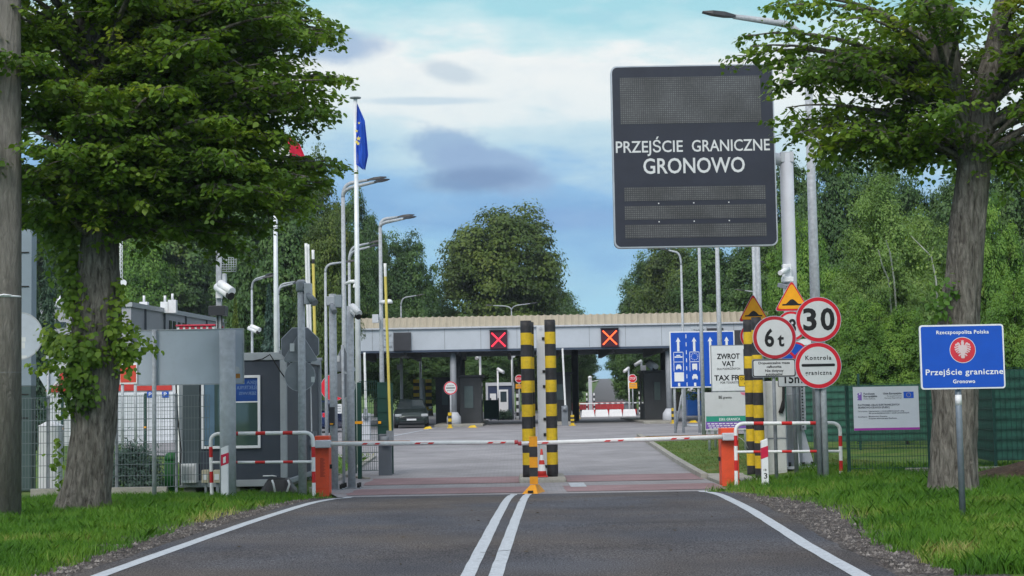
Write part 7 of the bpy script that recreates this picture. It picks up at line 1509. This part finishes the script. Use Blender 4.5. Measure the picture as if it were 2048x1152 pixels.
for lb, px, Y in (('yellow wheel stop in front of the dark green car', 856, 77.5), ('yellow wheel stop left of the middle guard posts', 945, 79), ('yellow wheel stop before the right booth', 1301, 82.5), ('yellow wheel stop under the blue lane sign', 1386, 82)):
    b_ = gp(px, Y); o = thing('wheel_stop', lb, 'wheel stop', b_, 'yellow wheel stops at the lane heads'); mb = MB(); i = mb.add([(b_.x - .22, Y - .2, b_.z), (b_.x + .22, Y - .2, b_.z), (b_.x + .22, Y + .2, b_.z), (b_.x - .22, Y + .2, b_.z), (b_.x - .12, Y, b_.z + .11), (b_.x + .12, Y, b_.z + .14)])
    for q in ((0, 1, 5, 4), (1, 2, 5), (2, 3, 4, 5), (3, 0, 4)): mb.face([i + e for e in q])
    mb.build('wedge', yel, o); mb = MB(); mb.span((b_.x - .26, Y - .22, b_.z - .01), (b_.x + .26, Y + .22, b_.z + .015)); mb.build('plate', M('bollard_orange'), o)
# yellow and black lane marker plates around a white column
Y0 = 92; b_ = gp(846, Y0); o = thing('lane_marker', 'white column flanked by black and yellow plates behind the dark green car', 'marker', b_); zt = W(846, 757, Y0).z; mb = MB(); mb.cyl((b_.x, Y0), .12, b_.z, zt, 12); mb.build('column', clean, o)
for sx in (-1, 1):
    for j in range(5): zz = zt - .05 - j * .40; mb = MB(); x = b_.x + sx * .36; mb.span((x - .17, Y0 - .1, zz - .2), (x + .17, Y0 - .05, zz)); mb.span((x - .17, Y0 - .1, zz - .4), (x + .17, Y0 - .05, zz - .2), 1); mb.build('striped_plate', [yel, blk], o)
# beyond the canopy
def stop_sign(label, px, py, rpx, Y, plate):
    F = Face(px, py, Y); o = thing('stop_sign', label, 'road sign', gp(px, Y)); x, z, r = F.o.x, F.o.z, rpx * F.k; mb = MB(); mb.prism(circ(x, z, r, 8, math.pi / 8), Y, Y + .02, 1); mb.prism(circ(x, z, r * .88, 8, math.pi / 8), Y - .006, Y - .0005, 0); mb.build('plate', [sred, clean], o); mb = MB(); put_text(mb, 'STOP', x - r * .68, x + r * .68, z - r * .24, r * .5, Y - .01, 0, .02); mb.build('lettering', clean, o)
    a, b_ = F(*plate[:2]), F(*plate[2:]); mb = MB(); mb.span((a[0], Y, b_[1]), (b_[0], Y + .02, a[1])); pl = mb.build('yellow_plate', amber, o); mb = MB(); mb.span((a[0] + .06, Y - .006, (a[1] + b_[1]) / 2 - .05), (b_[0] - .1, Y - .0005, (a[1] + b_[1]) / 2 - .02)); mb.span((a[0] + .1, Y - .006, (a[1] + b_[1]) / 2 + .06), (b_[0] - .06, Y - .0005, (a[1] + b_[1]) / 2 + .09)); mb.build('small_print', dgalv, pl); post_part(o, x, Y + .08, z + r * .5, .05)
stop_sign('red STOP sign half behind the left middle guard post', 1038, 757.5, 8.5, 103, (1031, 768, 1047, 777))
stop_sign('red STOP sign with yellow plate at the end of the right lane', 1265, 757, 9, 112, (1258, 765.5, 1274, 777))
Y0 = 106; a, b_ = gp(974, Y0), gp(1028, Y0); zt = W(1001, 765, Y0).z; o = thing('guard_cabin', 'navy blue cabin with white door and frame beyond the canopy', 'cabin', ((a.x + b_.x) / 2, Y0, a.z)); mb = MB(); mb.span((a.x, Y0, a.z), (b_.x, Y0 + 5, zt - .08)); mb.build('wall', M('cabin_navy', (.03, .045, .10), .5), o)
mb = MB(); mb.span((a.x - .05, Y0 - .08, zt - .22), (b_.x + .05, Y0 + .1, zt)); mb.span((a.x - .05, Y0 - .08, a.z), (a.x + .1, Y0 - .002, zt - .22)); mb.span((b_.x - .1, Y0 - .08, a.z), (b_.x + .05, Y0 - .002, zt - .22)); mb.build('frame', offw, o)
p, q = W(998, 824, Y0), W(1016, 779, Y0); mb = MB(); mb.span((p.x, Y0 - .06, p.z), (q.x, Y0 - .002, q.z)); d_ = mb.build('door', clean, o); p, q = W(1001, 804, Y0), W(1013, 783, Y0); mb = MB(); mb.span((p.x, Y0 - .07, p.z), (q.x, Y0 - .061, q.z)); mb.build('pane', glass, d_); p, q = W(980, 800, Y0), W(992, 787, Y0); mb = MB(); mb.span((p.x, Y0 - .05, p.z), (q.x, Y0 - .002, q.z)); mb.build('window', clean, o)
Y0 = 98; o = thing('mesh_gate', 'low green double gate beyond the dark booth under the canopy', 'gate', gp(982, Y0)); 
for x0, x1 in ((968, 982), (983, 997)):
    p, q = W(x0, 838, Y0), W(x1, 800, Y0); mb = MB(); mb.span((p.x, Y0, p.z), (q.x, Y0 + .05, q.z)); mb.build('leaf', fgren, o, .01); mb = MB(); mb.span((q.x - .06, Y0 - .02, p.z - .1), (q.x + .02, Y0 - .002, q.z + .12)); mb.build('post', fgren, o)
def striped_pole(label, px, py, Y, wpx, pt, n, group=None):
    b_ = base_under(px, py, Y); zt = W(px, pt, Y).z; o = thing('striped_pole', label, 'pole', b_, group); r = wpx * mpp(Y) / 2; mb = MB(); pr = []
    for j in range(n): pr += [(r, b_.z + (zt - b_.z) * j / n), (r, b_.z + (zt - b_.z) * (j + .99) / n)]
    mb.lathe((b_.x, Y), pr, 10, mf=lambda i: (i // 2) % 2); mb.build('shaft', [clean, blk], o); mb = MB(); mb.lathe((b_.x, Y), [(r * 1.3, b_.z - .03), (r * 1.3, b_.z + .06)], 10); mb.build('foot', conc, o)
striped_pole('black and white striped post right of the navy cabin', 1036, 800, 104, 8, 780, 8)
GS = 'thin black and white posts at the far crash barriers'
for lb, px in (('thin striped post left of the far white pillar', 1174), ('thin striped post right of the far white pillar', 1188.5), ('thin striped post at the right end of the far boom', 1279)): striped_pole(lb, px, 810, 117, 3, 786 if px < 1270 else 783, 9, GS)
Y0 = 118; b_ = base_under(1181, 800, Y0); zt = W(1181, 757, Y0).z; o = thing('white_pillar', 'tall white pillar with a small arm beyond the right lane', 'pillar', b_); mb = MB(); mb.span((b_.x - .13, Y0 - .13, b_.z), (b_.x + .13, Y0 + .13, zt)); mb.build('shaft', offw, o, .02); mb = MB(); mb.lathe((b_.x, Y0), [(.16, zt), (.16, zt + .12), (.05, zt + .2)], 12); mb.build('head', clean, o); mb = MB(); mb.tube([(b_.x, Y0 - .1, zt - .25), (b_.x + .6, Y0 - .2, zt - .15)], .03, 6); mb.build('arm', clean, o)
# white concrete crash barriers, red plastic barriers
Y0 = 111; jl = MB(); L_ = 26.6 * mpp(Y0); n0 = gp(1176, Y0)
def jersey(X):
    o = thing('crash_barrier', 'white concrete crash barrier in the row closing the right lane', 'crash barrier', (X, Y0, ground(X, Y0)), 'white crash barriers closing the right lane'); z = ROOT[o].z; mb = MB(); i = mb.add([(X - L_ * .5, Y0 - .25, z), (X + L_ * .5, Y0 - .25, z), (X + L_ * .5, Y0 + .25, z), (X - L_ * .5, Y0 + .25, z), (X - L_ * .43, Y0 - .08, z + .50), (X + L_ * .43, Y0 - .08, z + .50), (X + L_ * .43, Y0 + .08, z + .50), (X - L_ * .43, Y0 + .08, z + .50)])
    for q in ((0, 1, 5, 4), (1, 2, 6, 5), (2, 3, 7, 6), (3, 0, 4, 7), (4, 5, 6, 7)): mb.face([i + e for e in q])
    mb.build('block', clean, o); mb = MB(); mb.prism([(X + L_ * .44, z + .5), (X + L_ * .5, z + .06), (X + L_ * .56, z + .5)], Y0 - .06, Y0 + .06); mb.build('red_wedge', rred, o); return o
for j in range(4): jersey(n0.x + j * (L_ + .03))
Y0 = 140
for j in range(9):
    b_ = gp(1150 + j * 11.5, Y0); o = thing('plastic_barrier', 'red plastic barrier in the row across the far road', 'barrier', b_, 'red plastic barriers across the far road'); mb = MB(); w = .25; h = .62; z0 = b_.z + .1
    i = mb.add([(b_.x - w, Y0 - .2, z0), (b_.x + w, Y0 - .2, z0), (b_.x + w, Y0 + .2, z0), (b_.x - w, Y0 + .2, z0), (b_.x - w * .96, Y0 - .08, z0 + h), (b_.x + w * .96, Y0 - .08, z0 + h), (b_.x + w * .96, Y0 + .08, z0 + h), (b_.x - w * .96, Y0 + .08, z0 + h)])
    for q in ((0, 1, 5, 4), (1, 2, 6, 5), (2, 3, 7, 6), (3, 0, 4, 7), (4, 5, 6, 7), (3, 2, 1, 0)): mb.face([i + e for e in q])
    mb.build('shell', M('barrier_red', (.62, .03, .04), .4, 0, .1, 3), o); mb = MB(); mb.span((b_.x - w * .8, Y0 - .18, b_.z - .02), (b_.x + w * .8, Y0 + .18, z0)); mb.build('feet', rubber, o)
Y0 = 115; p, q = W(1146, 808, Y0), W(1278, 805.5, Y0); b_ = gp(1255, Y0); o = thing('boom_barrier', 'far white boom with grey cabinet behind the crash barriers', 'barrier', b_); mb = MB(); n = 24; mb.tube([p.lerp(q, i / n) for i in range(n + 1)], .05, 8, mf=lambda i: (i % 2) * (i > 8)); mb.build('boom', [clean, dgalv], o); mb = MB(); zt = W(1255, 803, Y0).z; mb.span((b_.x - .2, Y0 + .06, b_.z), (b_.x + .2, Y0 + .5, zt)); mb.build('cabinet', M('cabinet_grey'), o, .02)
# camera poles beyond the canopy
def cam_pole(label, px, py, Y, pt, r, aim, box=None):
    o, b_, zt = mast('camera_pole', label, px, py, Y, pt, r, 'camera pole', clean); d = Vector(aim).normalized(); p = Vector((b_.x, Y - .2, zt)); mb = MB(); mb.tube([p, p + d * .55], .11, 10); mb.build('camera', clean, o)
    if box: a, c = W(*box[:2], Y - .3), W(*box[2:], Y - .3); mb = MB(); mb.span((a.x, Y - .4, c.z), (c.x, Y - .2, a.z)); mb.build('box', offw, o, .01)
cam_pole('white camera pole with a small box behind the dark green car', 803, 760, 96, 713, .09, (1, -.4, -.05), (794, 729, 802, 740))
cam_pole('slim white camera pole over the navy cabin', 996, 780, 104, 738, .06, (.8, -.6, -.5))
cam_pole('slim white camera pole left of the navy cabin', 961, 780, 101, 709, .07, (-.4, -.8, -.5))
cam_pole('slim white pole right of the navy cabin', 1025, 780, 108, 709, .07, (.2, -.8, -.2))
cam_pole('slim white camera pole beside the right STOP sign', 1258, 780, 113, 736, .06, (-.7, -.6, -.5))
cam_pole('slim pole with white box and angled camera over the right booth', 1284, 780, 100, 722, .06, (-.9, -.3, -.55), (1281, 731, 1292, 741))
o, b_, zt = mast('white_pole', 'thin white pole behind the yellow and black marker column', 841, 740, 97, 709, .07, 'pole', clean); mb = MB(); mb.lathe((b_.x, 97), [(.1, zt), (.02, zt + .1)], 8); mb.build('cap', clean, o)
p = W(1303, 728, 86.6); bullet_camera('white camera on the roof of the right control booth', (p.x, 86.6, p.z - .15), (.3, -.8, -.3), 2.0, (p.x, 86.8, W(1303, 742, 86.6).z))
# blue portable toilet
Y0 = 108; a, b_ = gp(1376, Y0), gp(1404, Y0); zt = W(1390, 783, Y0).z; o = thing('portable_toilet', 'blue portable toilet with white roof behind the lane sign posts', 'toilet', ((a.x + b_.x) / 2, Y0, a.z)); mb = MB(); mb.span((a.x, Y0, a.z), (b_.x, Y0 + 1, zt)); mb.build('cabin', M('toilet_blue', (.012, .09, .35), .45), o, .03); mb = MB(); mb.span((a.x - .04, Y0 - .04, zt), (b_.x + .04, Y0 + 1.04, zt + .08)); mb.lathe(((a.x + b_.x) / 2, Y0 + .5), [(.5, zt + .08), (.35, zt + .2), (.1, zt + .26)], 12); mb.build('roof', clean, o); mb = MB(); mb.span((a.x + .15, Y0 - .02, a.z + .08), (b_.x - .15, Y0 - .002, zt - .1)); mb.build('door', M('toilet_blue'), o)
# raised lane islands under the canopy
for x0, x1, y0, y1 in ((868, 966, 81.5, 99), (1098, 1146, 82.5, 99), (1288, 1356, 81, 99)):
    a, b_ = gp(x0, y0), gp(x1, y0); mb = MB(); mb.span((a.x, y0, .2), (b_.x, y1, prof(y0) + .14)); struct(mb.build('lane_island', conc, bevel=.03))

# ================================================================== THE AIR
mb = MB(); mb.span((-950, -70, -2.5), (950, 1510, 34)); hz = mb.build('haze', []); struct(hz, 'stuff'); hz['label'] = 'thin pale haze in the air over the road and woods'
mh = bpy.data.materials.new('haze'); mh.use_nodes = True; N = mh.node_tree.nodes; N.clear(); pv = N.new('ShaderNodeVolumePrincipled'); om = N.new('ShaderNodeOutputMaterial'); mh.node_tree.links.new(pv.outputs[0], om.inputs['Volume'])
pv.inputs['Color'].default_value = (.80, .88, 1.0, 1); pv.inputs['Density'].default_value = .00024; pv.inputs['Anisotropy'].default_value = .2
hz.data.materials.append(mh)
